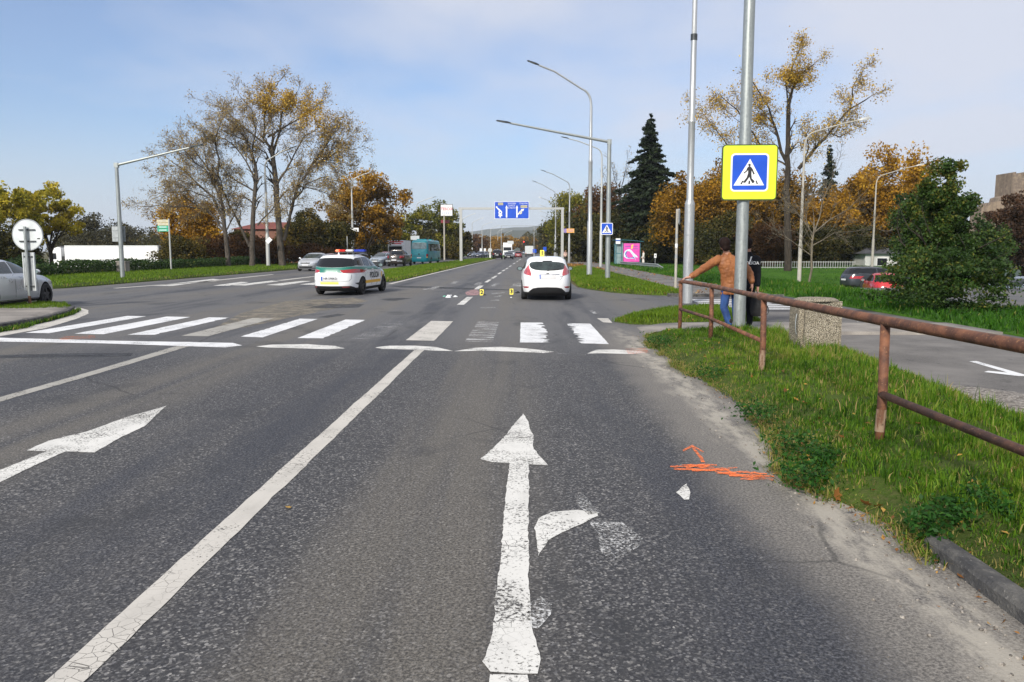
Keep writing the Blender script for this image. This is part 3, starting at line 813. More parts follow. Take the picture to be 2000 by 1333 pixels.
for p in [[(600, 601), (640, 594), (712, 594.5), (700, 601), (640, 603)], [(740, 586), (780, 582), (805, 583), (770, 588)], [(620, 620), (660, 613), (676, 615), (640, 621)], [(120, 691), (260, 690), (255, 696), (0, 700), (0, 694)], [(760, 558), (840, 560), (1000, 566), (1012, 568), (900, 565), (780, 562)]]:
    mark('road_stain', p, 'dark_stain', 0.0025)
mark('road_stain', [(470, 612), (560, 588), (690, 582), (720, 588), (640, 606), (560, 622), (480, 640), (420, 640)], 'tan_stain', 0.002)
# edge lines of the islands and of the carriageway opposite
mark('edge_line', [(-60, 664), (0, 650), (95, 629), (146, 614.5), (153, 608), (140, 602.5), (158, 602), (172, 606), (173, 613), (150, 623), (90, 641), (0, 657), (-60, 668)], 'paint_line', 0.003, 'cream line bending round the nose of the left island')
ed = []
for y in (39.2, 41, 44, 50, 60, 80, 110, 150): ed.append((-6.62 + bend(y), y))
for y in (150, 110, 80, 60, 50, 44, 41, 39.2): ed.append((-6.85 + bend(y), y))
mark('edge_line', ed, 'paint_line', 0.004, None, True)
for p in [[(300, 558.5), (416, 545), (431, 546.5), (335, 559)], [(415, 558.5), (470, 551), (487, 551.5), (447, 558.5)], [(450, 557.5), (530, 548.5), (546, 549.5), (480, 558)], [(520, 557), (590, 549), (607, 549.5), (550, 558)], [(585, 556), (640, 549), (655, 549.5), (612, 557)]]:
    mark('zebra_stripe', p, 'paint_arrow', 0.004, 'zebra stripe of the crossing over the carriageway opposite')
for p in [[(220, 563), (420, 548.8), (424, 549.4), (228, 563.6)], [(385, 551), (530, 536.2), (536, 536.6), (395, 551.6)], [(540, 548), (620, 539), (626, 539.4), (550, 548.6)]]:
    mark('lane_line', p, 'paint_line', 0.004)
mark('edge_line', [(823, 566), (850, 560), (866, 559.5), (846, 566)], 'paint_patchy', 0.004)
# small zebra over the side street and the paint patch at its mouth
for k in range(6):
    y = 22.3 + k * 0.82
    mark('zebra_stripe', [(5.35 + 0.06 * k, y), (7.6 + 0.1 * (5 - k), y), (7.6 + 0.1 * (5 - k), y + 0.42), (5.35 + 0.06 * k, y + 0.42)], 'paint_fresh', 0.004, 'narrow zebra stripe across the side street', True)
mark('edge_line', [(1166, 622), (1188, 622), (1196, 631), (1178, 630)], 'paint_line', 0.004)
mark('edge_line', [(1150, 607), (1157, 606), (1168, 613), (1160, 613.5)], 'paint_patchy', 0.004)

# ------------------------------------------------------------------ paved places beside the road
side_street_walk = sheet('pavement', [(2.42, 15.35), (2.9, 15.5), (4.2, 15.65), (5.6, 15.5), (9.4, 15.5), (9.4, 17.6), (5.6, 17.75), (4.3, 17.65), (3.1, 17.45), (2.45, 17.0)], M['pavement_concrete'], lambda x, y, d: 0.012 + 0.055 * sst(2.4, 3.4, x), (0.6, 0.6))
tag(side_street_walk, 'pale concrete pavement dropping to the zebra crossing at the corner', 'pavement', None, 'structure')
path = sheet('path', [(4.6, -6), (4.6, 15.3), (4.6, 21.9), (9.75, 21.9), (9.75, 8), (9.75, -6)], M['path_asphalt'], lambda x, y, d: 0.008 + 0 * x, (1.0, 1.0))
tag(path, 'worn asphalt cycle path with a white arrow behind the railing', 'path', None, 'structure')
fw = [(6.2 + bend(y), y) for y in (28.9, 32, 40, 50, 65, 80, 110)] + [(9.0 + bend(y), y) for y in (110, 80, 65, 50, 40, 32, 28.9)]
far_walk = sheet('pavement', fw, M['path_asphalt'], lambda x, y, d: 0.07 + 0 * x, (1.5, 4))
tag(far_walk, 'brownish pavement strewn with leaves leading to the bus shelter', 'pavement', None, 'structure')
bay = sheet('road', [(2.7 + bend(y), y) for y in (70, 76, 84, 110, 135)] + [(6.1 + bend(y), y) for y in (135, 110, 84)], M['path_asphalt'], lambda x, y, d: 0.012 + 0 * x, (2, 6))
tag(bay, 'asphalt bus bay beyond the leaf covered verge', 'road', None, 'structure')
def on_path(name, pts, mat, label):
    P = [gp(px, py, 0.014) for px, py in pts]
    o = MB().add(P, [tuple(t) for t in tessellate_polygon([P])]).build(name, M[mat], path, fixn=False)
    o['label'] = label
on_path('arrow_marking', [(1893, 706), (1907, 705.5), (2012, 735), (1990, 735), (1922, 727), (1930, 724.5), (1968, 728)], 'paint_fresh', 'white arrow on the cycle path')
gravel = sheet('gravel', [(5.06, 9.7), (5.62, 9.2), (5.85, 8.2), (5.75, 6.4), (5.1, 5.5), (4.75, 7.6)], M['gravel_ground'], lambda x, y, d: 0.02 + 0.05 * sst(0, 0.35, d) + 0.02 * vnoise(x, y, 9, 4), 0.12)
tag(gravel, 'grey gravel patch between the grass verge and the cycle path', 'gravel', None, 'stuff')

# ------------------------------------------------------------------ raised verges, islands and lawns
edge_px = [(1258, 657), (1278, 680), (1320, 716), (1368, 748), (1405, 776), (1446, 806), (1488, 838), (1502, 864), (1512, 890), (1506, 914), (1532, 944), (1568, 962), (1610, 980), (1680, 1012), (1750, 1050)]
edge_w = [(gp(*p).x + 0.10 * float(sst(14.0, 9.0, gp(*p).y)), gp(*p).y) for p in edge_px]
verge_poly = edge_w + [(2.25, 4.45), (2.36, 4.15), (2.365, 2.2), (2.5, -1), (5.2, -1), (5.05, 5.4), (4.72, 7.6), (5.0, 9.8), (5.2, 12.0), (5.15, 14.6), (4.6, 15.35), (3.5, 15.45), (2.9, 15.4)]
def verge_z(x, y, d):
    return 0.022 + 0.115 * sst(-0.02, 0.42, d) + 0.035 * (vnoise(x, y, 1.7, 1) - 0.3) * sst(0, 0.5, d) + 0.03 * vnoise(x, y, 6, 2) * sst(0, 0.2, d)
verge = sheet('verge', verge_poly, M['verge_ground'], verge_z, 0.14)
tag(verge, 'bumpy grass verge under the rusty railing in the foreground', 'verge', None, 'structure')
tri_poly = [(2.12, 18.35), (2.45, 17.7), (3.1, 17.6), (4.3, 17.8), (5.5, 17.95), (5.5, 21.7), (4.9, 21.6), (3.9, 20.9), (2.9, 19.7)]
tri_z = lambda x, y, d: 0.01 + 0.13 * sst(-0.02, 0.35, d) + 0.02 * vnoise(x, y, 5, 3)
tri = sheet('island', tri_poly, M['verge_ground'], tri_z, 0.25)
tag(tri, 'low grassy corner island between the pavement and the side street', 'island', None, 'structure')
fv_poly = [(2.55, 35.6), (2.75, 34.0), (3.5, 31.2), (4.5, 29.6), (6.0, 28.6)] + [(6.15 + bend(y), y) for y in (29.5, 40, 60, 76, 83)] + [(2.6 + bend(y), y) for y in (69, 55, 42)]
fv_z = lambda x, y, d: 0.01 + 0.12 * sst(-0.02, 0.35, d) + 0.03 * vnoise(x, y, 2, 3)
fverge = sheet('verge', fv_poly, M['verge_ground'], fv_z, (0.5, 1.0))
tag(fverge, 'grass verge with the lamp posts beyond the side street', 'verge', None, 'structure')
fv2_poly = [(6.15 + bend(y), y) for y in (84, 110, 200, 400)] + [(2.6 + bend(y), y) for y in (400, 200, 137)] + [(6.1 + bend(135), 135.5)]
def lawn_z(x, y, d): return gz(x, y) + 0.02 + 0.05 * vnoise(x, y, 0.6, 8)
lawn_poly = [(9.55, -6), (60, -6), (60, 110), (30, 130), (9.6 + bend(110), 110), (9.1 + bend(80), 80), (9.05 + bend(50), 50), (9.05, 29), (9.55, 28.8), (9.55, 22)]
lawn = sheet('lawn', lawn_poly, M['lawn_ground'], lawn_z, (1.6, 2.4))
tag(lawn, 'bright green lawn to the right, dipping towards the parked cars', 'lawn', None, 'structure')
med_poly = [(-9.3, 40.2), (-8.0, 40.5), (-7.2, 41.5)] + [(-6.95 + bend(y), y) for y in (43, 50, 70, 100, 140, 160)] + [(-8.0 + bend(164), 164), (-10.2 + bend(164), 164)] + [(-11.3 + bend(y), y) for y in (160, 140, 100, 70, 50, 43)] + [(-10.6, 41.2)]
med_z = lambda x, y, d: 0.01 + 0.14 * sst(-0.02, 0.3, d) + 0.03 * vnoise(x, y, 1.2, 3)
med = sheet('island', med_poly, M['verge_ground'], med_z, (0.5, 1.4))
tag(med, 'long grass median running from its nose to the far crossroads', 'island', None, 'structure')
med2_poly = [(-7.0 + bend(y), y) for y in (196, 260, 400)] + [(-11.2 + bend(y), y) for y in (400, 260, 196)]
med2 = sheet('island', med2_poly, M['lawn_ground'], med_z, (1.2, 20))
tag(med2, 'second grass median beyond the far crossroads', 'island', None, 'structure')
lv_poly = [(-24, 33.6), (-20.6, 33.4), (-20.2, 34.5)] + [(-20.25 + bend(y), y) for y in (40, 50, 65, 85, 120, 200, 400)] + [(-29.6 + bend(y), y) for y in (400, 200, 120, 85, 65, 50, 40)] + [(-29, 36)]
lv_z = lambda x, y, d: 0.01 + 0.13 * sst(-0.02, 0.4, d) + 0.04 * vnoise(x, y, 1.0, 3)
lverge = sheet('verge', lv_poly, M['verge_ground'], lv_z, (0.7, 2.0))
tag(lverge, 'grass verge along the carriageway opposite, under the hedge', 'verge', None, 'structure')
isl_poly = [(-12.35, 21.4), (-11.75, 20.0), (-11.2, 18.2), (-10.95, 16.6), (-10.9, 10), (-10.9, -8), (-16, -8), (-16, 22.6), (-14.6, 23.4), (-13.3, 23.0)]
isl_z = lambda x, y, d: 0.01 + 0.12 * sst(-0.01, 0.14, d) + 0 * x
isl = sheet('island', isl_poly, M['pavement_concrete'], isl_z, (0.3, 0.6))
tag(isl, 'paved traffic island on the left carrying the round sign', 'island', None, 'structure')
pad = sheet('pavement', [(-9.9, 42.6), (-8.0, 42.6), (-8.0, 44.6), (-9.9, 44.6)], M['pavement_concrete'], lambda x, y, d: 0.19 + 0 * x)
tag(pad, 'concrete slab set in the nose of the far median', 'pavement', None, 'structure')

# ------------------------------------------------------------------ kerbs, stone by stone
def kerb(label, pts, stone=1.0, w=0.13, h=0.14, ztop=0.11, seed=0, sink=None):
    root = empty('kerb')
    tag(root, label, 'kerb', None, 'structure')
    rng = random.Random(seed)
    P = [Vector((p[0], p[1], 0)) for p in pts]
    seg = [(P[i], P[i + 1]) for i in range(len(P) - 1)]
    me = None
    for a, b in seg:
        L = (b - a).length; n = max(1, round(L / stone)); t = (b - a) / n
        for k in range(n):
            c = a + t * (k + 0.5)
            ang = math.atan2(t.y, t.x)
            if me is None or rng.random() < 0.5:
                bm = bmesh.new()
                bmesh.ops.create_cube(bm, size=1)
                bmesh.ops.scale(bm, vec=(stone - 0.02, w, h + 0.2), verts=bm.verts)
                bmesh.ops.bevel(bm, geom=[e for e in bm.edges if all(v.co.z > 0 for v in e.verts)], offset=0.018, segments=1, affect='EDGES')
                for v in bm.verts:
                    v.co += Vector((rng.uniform(-.004, .004), rng.uniform(-.008, .008), rng.uniform(-.006, .006)))
                me = bpy.data.meshes.new('kerb_stone'); bm.to_mesh(me); bm.free()
                me.materials.append(M['kerb_concrete'])
            o = bpy.data.objects.new('kerb_stone', me); COL.objects.link(o); o.parent = root
            o.location = (c.x + rng.uniform(-.01, .01), c.y, ztop - (h + 0.2) / 2 + rng.uniform(-.018, .012) - (sink[1] if sink and c.y > sink[0] else 0))
            o.rotation_euler = (rng.uniform(-.05, .05), rng.uniform(-.012, .012), ang + rng.uniform(-.012, .012))
            o.scale = (t.length / stone, 1, 1)
    return root
kerb('dark chipped kerb sinking into the foreground grass verge', [(2.30, 1.55), (2.285, 4.25), (2.36, 5.25), (2.42, 12.9)], ztop=0.10, seed=3, sink=(4.3, .085))
kerb('dark kerb round the paved traffic island on the left', [(-10.9, 9.6), (-10.93, 15.6), (-11.2, 18.2), (-11.75, 20.0), (-12.35, 21.4)], ztop=0.13, seed=5)
kerb('pale kerb at the far side of the zebra over the side street', [(5.2, 28.55), (9.4, 28.55)], ztop=0.10, seed=6)

# ------------------------------------------------------------------ grass: real blades
def blades(name, poly, n, hfun, wid, zf, mat, seed, tint=None, lean=0.35, weight=None, grow=0.05, curl=0.5, tuft=0):
    rng = np.random.default_rng(seed)
    A = np.array(poly)
    lo, hi = A.min(0) - grow, A.max(0) + grow
    pts = np.zeros((0, 2))
    tries = 0
    while len(pts) < n and tries < 60:
        Q = lo + rng.random((n * 2, 2)) * (hi - lo)
        if weight is not None: Q = Q[rng.random(len(Q)) < weight(Q[:, 0], Q[:, 1])]
        dd = poly_dist(Q, poly)
        Q = Q[dd > -grow * rng.random(len(Q)) ** 2]
        pts = np.concatenate([pts, Q]); tries += 1
    pts = pts[:n]
    tl = None
    if tuft:                                         # blades stand in tufts and lean outwards
        c_ = pts[: max(1, n // tuft)]
        k_ = rng.integers(0, len(c_), n)
        o_ = rng.normal(0, 1, (n, 2)) * (0.018 + 0.035 * rng.random(len(c_)) ** 2)[k_][:, None]
        loose = rng.random(n) < 0.30
        pts = np.where(loose[:, None], pts[:n] if len(pts) == n else c_[k_], c_[k_] + o_)
        tl = (0.55 + 0.95 * rng.random(len(c_)))[k_]; tl[loose] = 0.7
        tt_ = rng.normal(0, 0.13, len(c_))[k_]
    n = len(pts)
    x, y = pts[:, 0], pts[:, 1]
    d = poly_dist(pts, poly)
    z = zf(x, y, np.maximum(d, 0)) - 0.01
    h = hfun(x, y, d, rng)
    if tl is not None: h = h * tl
    a = rng.random(n) * 2 * PI
    la = rng.random(n) * 2 * PI
    if tl is not None: la = np.where(loose, la, np.arctan2(o_[:, 1], o_[:, 0]) + rng.normal(0, .6, n))
    ln = np.abs(rng.normal(0, lean, n)) * h
    w = wid * (0.6 + 0.8 * rng.random(n)) * (0.5 + np.minimum(h / np.mean(h), 1.6) * 0.5)
    ux, uy = np.cos(a) * w / 2, np.sin(a) * w / 2
    lx, ly = np.cos(la) * ln, np.sin(la) * ln
    V = np.zeros((n, 5, 3))
    V[:, 0] = np.stack([x - ux, y - uy, z], -1); V[:, 1] = np.stack([x + ux, y + uy, z], -1)
    mx_, my_ = x + lx * 0.35, y + ly * 0.35
    V[:, 2] = np.stack([mx_ + ux * .7, my_ + uy * .7, z + h * 0.58], -1); V[:, 3] = np.stack([mx_ - ux * .7, my_ - uy * .7, z + h * 0.58], -1)
    tz = z + h * (1 - curl * np.minimum(np.abs(ln) / np.maximum(h, 1e-4), 1) * 0.8)
    V[:, 4] = np.stack([x + lx, y + ly, tz], -1)
    b = np.arange(n) * 5
    Fq = np.stack([b, b + 1, b + 2, b + 3], -1); Ft = np.stack([b + 3, b + 2, b + 4], -1)
    tt = tint(x, y, d, rng) if tint else rng.random(n)
    if tl is not None: tt = tt + np.where(tt < .82, tt_, 0)
    return np_mesh(name, V.reshape(-1, 3), Fq, Ft, mat, attr={'tint': np.repeat(np.clip(tt, 0, 1), 5)})

def leaf_cloud(C, size, tint, mat, name, parent=None, seed=0, flat=0.0, aspect=1.0, droop=None):
    """one pointed leaf-sized face at every centre"""
    rng = np.random.default_rng(seed)
    n = len(C)
    u = rng.normal(size=(n, 3)); u /= np.linalg.norm(u, axis=1)[:, None]
    if flat: u[:, 2] *= (1 - flat); u /= np.linalg.norm(u, axis=1)[:, None]
    w = rng.normal(size=(n, 3)); v = np.cross(u, w); v /= np.maximum(np.linalg.norm(v, axis=1), 1e-6)[:, None]
    if flat: v[:, 2] *= (1 - flat)
    s = (np.asarray(size) * (0.6 + 0.8 * rng.random(n)))[:, None]
    u = u * s * 0.5 * aspect; v = v * s * 0.5
    nn = np.cross(u, v); nn /= np.maximum(np.linalg.norm(nn, axis=1), 1e-9)[:, None]
    V = np.stack([C - u, C - v * 0.62 + u * 0.1 + nn * s * 0.1, C + u, C + v * 0.62 + u * 0.1 + nn * s * 0.1], 1)
    b = np.arange(n) * 4
    Fq = np.stack([b, b + 1, b + 2, b + 3], -1)
    return np_mesh(name, V.reshape(-1, 3), Fq, None, mat, parent, {'tint': np.repeat(np.clip(tint, 0, 1), 4)})
def h_verge(x, y, d, rng):
    big = sst(0.45, 0.75, vnoise(x, y, 1.3, 21))
    return (0.030 + 0.045 * rng.random(len(x)) + (0.05 + 0.10 * big) * rng.random(len(x)) ** 1.6 * sst(0.05, 0.7, d)) * (0.75 + 0.5 * sst(3.0, 4.2, x))
def t_verge(x, y, d, rng):
    t = 0.46 + 0.46 * (vnoise(x, y, 0.8, 5) - 0.5) + 0.25 * (vnoise(x, y, 4.5, 6) - 0.5) + rng.normal(0, 0.13, len(x))
    t = t + 0.10 * sst(2.6, 3.8, x)
    dry = (rng.random(len(x)) < 0.035 + 0.36 * (1 - sst(0.0, 0.35, d)) + 0.09 * sst(0.60, 0.78, vnoise(x, y, 1.6, 9)))
    return np.where(dry, 0.86 + 0.14 * rng.random(len(x)), np.minimum(t, 0.80))
def w_verge(x, y):
    bare = sst(0.66, 0.80, vnoise(x, y, 2.6, 14))
    return np.clip((0.42 + 0.58 * sst(12, 4.5, y)) * (1 - 0.75 * bare), 0, 1)
g = blades('grass', verge_poly, 150000, h_verge, 0.0075, verge_z, M['grass_blades'], 11, t_verge, 0.5, w_verge, 0.07, tuft=22)
tag(g, 'green and straw coloured grass tufts on the foreground verge', 'grass', None, 'stuff')
# matted dry fringe that creeps over the edge of the road
fr_pts = edge_w + [(2.25, 4.4), (2.20, 3.9), (2.19, 2.6)]
fr_poly = [(x - .10, y) for x, y in fr_pts] + [(x + .20, y) for x, y in reversed(fr_pts)]
def w_fr(x, y): return np.clip(sst(.30, .62, vnoise(x, y, 2.3, 31)) * np.where(y < 4.4, .95, 1.0), 0, 1)
g = blades('grass', fr_poly, 17000, lambda x, y, d, r: 0.02 + 0.075 * r.random(len(x)) ** 1.5, 0.006, lambda x, y, d: 0.012 + 0 * x, M['grass_blades'], 19,
           lambda x, y, d, r: np.where(r.random(len(x)) < .62, 0.80 + 0.2 * r.random(len(x)), 0.2 + 0.35 * r.random(len(x))), 1.3, w_fr, 0.02, 0.9, tuft=16)
tag(g, 'matted dry grass creeping from the verge over the road edge', 'grass', None, 'stuff')
cr = np.random.default_rng(77)
seg = cr.integers(0, len(fr_pts) - 1, 620); tt_ = cr.random(620)
FP = np.array(fr_pts); Q = FP[seg] + (FP[seg + 1] - FP[seg]) * tt_[:, None] + np.column_stack([cr.normal(-.02, .08, 620), cr.normal(0, .05, 620)])
lf = leaf_cloud(np.column_stack([Q, 0.008 + 0.02 * cr.random(620)]), 0.028, cr.random(620), M['leaf_fallen'], 'leaf_litter', None, 78, 0.75)
tag(lf, 'small crumbled leaves and bits along the road edge', 'leaves', None, 'stuff')
g = blades('grass', tri_poly, 17000, lambda x, y, d, r: (0.05 + 0.10 * r.random(len(x))) * (0.7 + 0.6 * vnoise(x, y, 1.5, 2)), 0.013, tri_z, M['median_blades'], 12,
           lambda x, y, d, r: 0.38 + 0.3 * (vnoise(x, y, 1.4, 5) - .5) + r.normal(0, .18, len(x)) + 0.35 * (d < 0.15) * r.random(len(x)), 0.5, None, 0.06)
tag(g, 'short grass on the small corner island', 'grass', None, 'stuff')
g = blades('grass', fv_poly, 26000, lambda x, y, d, r: 0.06 + 0.10 * r.random(len(x)), 0.028, fv_z, M['median_blades'], 13,
           lambda x, y, d, r: 0.42 + 0.35 * (vnoise(x, y, 0.8, 5) - .5) + r.normal(0, .18, len(x)) + 0.3 * (d < 0.25) * r.random(len(x)), 0.5, lambda x, y: 0.35 + 0.65 * sst(60, 34, y))
tag(g, 'yellowish grass around the lamp posts beyond the side street', 'grass', None, 'stuff')
g = blades('grass', med_poly, 30000, lambda x, y, d, r: 0.07 + 0.09 * r.random(len(x)), 0.035, med_z, M['median_blades'], 14,
           lambda x, y, d, r: 0.50 + 0.3 * (vnoise(x, y, 0.5, 5) - .5) + r.normal(0, .16, len(x)) + 0.45 * (d < 0.3) * r.random(len(x)), 0.5, lambda x, y: 0.18 + 0.82 * sst(110, 42, y))
tag(g, 'light green grass on the long median', 'grass', None, 'stuff')
g = blades('grass', [p for p in lv_poly if p[1] < 210], 34000, lambda x, y, d, r: 0.07 + 0.10 * r.random(len(x)), 0.035, lv_z, M['median_blades'], 15,
           lambda x, y, d, r: 0.45 + 0.3 * (vnoise(x, y, 0.5, 5) - .5) + r.normal(0, .16, len(x)) + 0.45 * (d < 0.35) * r.random(len(x)), 0.5, lambda x, y: 0.12 + 0.88 * sst(100, 36, y))
tag(g, 'light green grass in front of the clipped hedge', 'grass', None, 'stuff')
g = blades('grass', [(-16, 20.9), (-13.4, 20.5), (-12.7, 20.7), (-12.35, 21.3), (-13.3, 22.95), (-14.6, 23.35), (-16, 22.55)], 5200, lambda x, y, d, r: 0.04 + 0.07 * r.random(len(x)), 0.014, isl_z, M['median_blades'], 16,
           lambda x, y, d, r: 0.40 + r.normal(0, .2, len(x)), 0.5)
tag(g, 'mossy grass on the tip of the left traffic island', 'grass', None, 'stuff')
g = blades('grass', [(-10.75, 12.0), (-10.82, 16.6), (-11.1, 18.3), (-11.65, 20.2), (-12.3, 21.7), (-12.0, 20.6), (-11.35, 18.6), (-10.6, 16.6), (-10.5, 12.0)], 4200, lambda x, y, d, r: 0.03 + 0.10 * r.random(len(x)), 0.014, lambda x, y, d: 0.02 + 0 * x, M['grass_blades'], 17,
           lambda x, y, d, r: 0.30 + r.normal(0, .3, len(x)), 0.6)
tag(g, 'weedy grass growing at the foot of the left island kerb', 'grass', None, 'stuff')
def h_lawn(x, y, d, rng): return (1 - 0.55 * sst(12, 17, x)) * (0.09 + 0.20 * rng.random(len(x))) * (0.55 + 0.9 * vnoise(x, y, 0.35, 7)) * (0.5 + 0.5 * sst(0, 0.8, d))
g = blades('grass', lawn_poly, 110000, h_lawn, 0.034, lawn_z, M['lawn_blades'], 18,
           lambda x, y, d, r: 0.40 + 0.55 * (vnoise(x, y, 0.3, 5) - .5) + 0.3 * (vnoise(x, y, 1.1, 6) - .5) + r.normal(0, .18, len(x)) + 0.5 * (r.random(len(x)) < .05), 0.45,
           lambda x, y: np.where(x < 0.64 * y + 2.5, 1.0, 0.0) * np.clip((0.10 + 0.90 * sst(75, 16, y)), 0, 1))
tag(g, 'long green grass of the right lawn', 'grass', None, 'stuff')

# broad-leaved weeds along the kerb, seen from close by
rng = np.random.default_rng(5)
cs, ts = [], []
for px, py, r_, n_ in [(1850, 1010, .13, 420), (1900, 985, .12, 260), (1560, 930, .20, 420), (1600, 900, .16, 500), (1940, 1010, .12, 400), (1470, 810, .22, 350), (1540, 870, .2, 320), (1380, 730, .25, 250), (1290, 668, .3, 500), (1800, 1030, .10, 300)]:
    c = gp(px, py, 0.12)
    p = rng.normal(0, 0.5, (n_, 3)) * np.array([r_, r_ * 1.2, 0.09]) + np.array([c.x + 0.03, c.y, 0.15])
    p[:, 2] = np.maximum(p[:, 2], 0.03)
    cs.append(p); ts.append(np.clip(0.45 + rng.normal(0, 0.22, n_), 0, 1))
wd = leaf_cloud(np.concatenate(cs), 0.034, np.concatenate(ts), M['weed_green'], 'weeds', None, 6, 0.3)
tag(wd, 'small leafy weeds along the edge of the foreground verge', 'weeds', None, 'stuff')
# leaf litter
C, tt = [], []
rng = np.random.default_rng(8)
for poly, n_, zf in [(verge_poly, 420, verge_z), (tri_poly, 160, tri_z), (fv_poly, 900, fv_z), (fw, 700, lambda x, y, d: 0.07 + 0 * x)]:
    A = np.array(poly); Q = A.min(0) + rng.random((n_ * 4, 2)) * (A.max(0) - A.min(0))
    dd = poly_dist(Q, poly); k = (dd > -0.02)
    k &= rng.random(len(Q)) < np.where(dd < 0.45, 1.0, 0.35)
    Q, dd = Q[k][:n_], dd[k][:n_]
    C.append(np.column_stack([Q, zf(Q[:, 0], Q[:, 1], dd) + 0.03])); tt.append(rng.random(len(Q)))
lit = leaf_cloud(np.concatenate(C), np.concatenate([np.full(len(c), 0.05 if i == 0 else (0.07 if i == 1 else 0.12)) for i, c in enumerate(C)]), np.concatenate(tt), M['leaf_fallen'], 'leaf_litter', None, 9, 0.6)
tag(lit, 'brown and yellow leaves scattered over verges and pavement', 'leaves', None, 'stuff')
Q = rng.random((2600, 2)) * np.array([2.6, 26]) + np.array([2.7, 66])
ll = leaf_cloud(np.column_stack([Q[:, 0] + bend(Q[:, 1]) + 0.10 * np.abs(Q[:, 1] - 80), Q[:, 1], np.full(len(Q), 0.16) * rng.random(len(Q)) + 0.03]), 0.16, rng.random(len(Q)), M['leaf_fallen'], 'leaf_litter', None, 10, 0.5)
tag(ll, 'drift of orange leaves beside the bus bay behind the white car', 'leaves', None, 'stuff')
# grit on the kerb strip
Q = np.column_stack([rng.normal(2.05, 0.16, 700), rng.random(700) ** 1.5 * 9 + 2.8])
pv, pf = [], []
for x, y in Q:
    if x > 2.32: continue
    r_ = 0.003 + 0.009 * rng.random() ** 3
    b = len(pv); ph = rng.random() * 6; k1 = rng.uniform(.7, 1.2)
    for f_, h_ in ((1.0, 0.0), (.92, .45), (.45, .85)):
        for i in range(6): pv.append((x + r_ * f_ * math.cos(ph + i * PI / 3) * (1 + .15 * math.sin(i * 2.3)), y + r_ * k1 * f_ * math.sin(ph + i * PI / 3), r_ * h_ * 1.1))
    for q_ in range(2):
        for i in range(6): pf.append((b + q_ * 6 + i, b + q_ * 6 + (i + 1) % 6, b + q_ * 6 + 6 + (i + 1) % 6, b + q_ * 6 + 6 + i))
    pf.append(tuple(b + 12 + i for i in range(6)))
gr = MB().add(pv, pf).build('grit', M['gravel_ground'])
tag(gr, 'loose grit lying along the right kerb strip', 'grit', None, 'stuff')
# single leaves one can point at
def fallen_leaf(px, py, size, rz, label, z=0.0, tintv=0.6, group=None, tilt=0.15):
    c = gp(px, py, z)
    out = [(0, -0.5), (0.12, -0.30), (0.42, -0.28), (0.30, -0.02), (0.46, 0.16), (0.20, 0.22), (0.10, 0.40), (0.0, 0.56), (-0.12, 0.38), (-0.24, 0.20), (-0.44, 0.12), (-0.28, -0.06), (-0.40, -0.30), (-0.10, -0.28)]
    vs = [(x * size, y * size, size * (0.45 * x * x + 0.25 * y * y)) for x, y in out] + [(0, 0, 0.0)]
    fs = [(i, (i + 1) % len(out), len(out)) for i in range(len(out))]
    o = np_mesh('fallen_leaf', vs, None, fs, M['leaf_fallen'], attr={'tint': np.full(len(vs), tintv)}, smooth=True)
    o.location = (c.x, c.y, z + 0.006); o.rotation_euler = (tilt, tilt * 0.5, rz)
    tag(o, label, 'leaf', group)
fallen_leaf(563, 993, 0.045, 1.2, 'single small yellow leaf lying on dark asphalt beside the lane line', 0.004, 0.95)
for (px, py, s_, rz, tv, lb, tl) in [(1634, 968, .10, .4, .45, 'upright curled orange leaf at the verge edge by the kerb', 1.2), (1690, 985, .09, 1.9, .50, 'broad brown leaf next to the curled orange leaf', .6), (1716, 990, .07, 2.8, .75, 'pale tan leaf at the right end of the leaf heap', .5),
                                 (1660, 995, .07, 3.6, .35, 'dark rust leaf lying lowest in the leaf heap', .3), (1770, 850, .06, 1.1, .45, 'orange leaf caught in the grass behind the near railing post', .7), (1876, 1128, .045, .3, .3, 'small red brown leaf lying below the dark kerb', .2)]:
    fallen_leaf(px, py, s_, rz, lb, 0.05 if py < 1100 else 0.01, tv, 'loose leaves near the kerb', tl)
# ================================================================== trees, shrubs, hedge
def prisms(segs, k=3):
    """array of tapered prisms from (p0, p1, r0, r1)"""
    A = np.array([s[0] for s in segs], float); B = np.array([s[1] for s in segs], float)
    r0 = np.array([s[2] for s in segs])[:, None]; r1 = np.array([s[3] for s in segs])[:, None]
    t = B - A; t /= np.maximum(np.linalg.norm(t, axis=1), 1e-9)[:, None]
    ref = np.where(np.abs(t[:, 2:3]) > 0.9, np.array([[1., 0, 0]]), np.array([[0, 0, 1.]]))
    u = np.cross(t, ref); u /= np.maximum(np.linalg.norm(u, axis=1), 1e-9)[:, None]
    v = np.cross(t, u)
    n = len(A)
    V = np.zeros((n, 2 * k, 3))
    for i in range(k):
        a = 2 * PI * i / k
        o = u * math.cos(a) + v * math.sin(a)
        V[:, i] = A + o * r0; V[:, k + i] = B + o * r1
    b = (np.arange(n) * 2 * k)[:, None]
    Fq = np.concatenate([b + np.array([[i, (i + 1) % k, k + (i + 1) % k, k + i]]) for i in range(k)], 0)
    return V.reshape(-1, 3), Fq

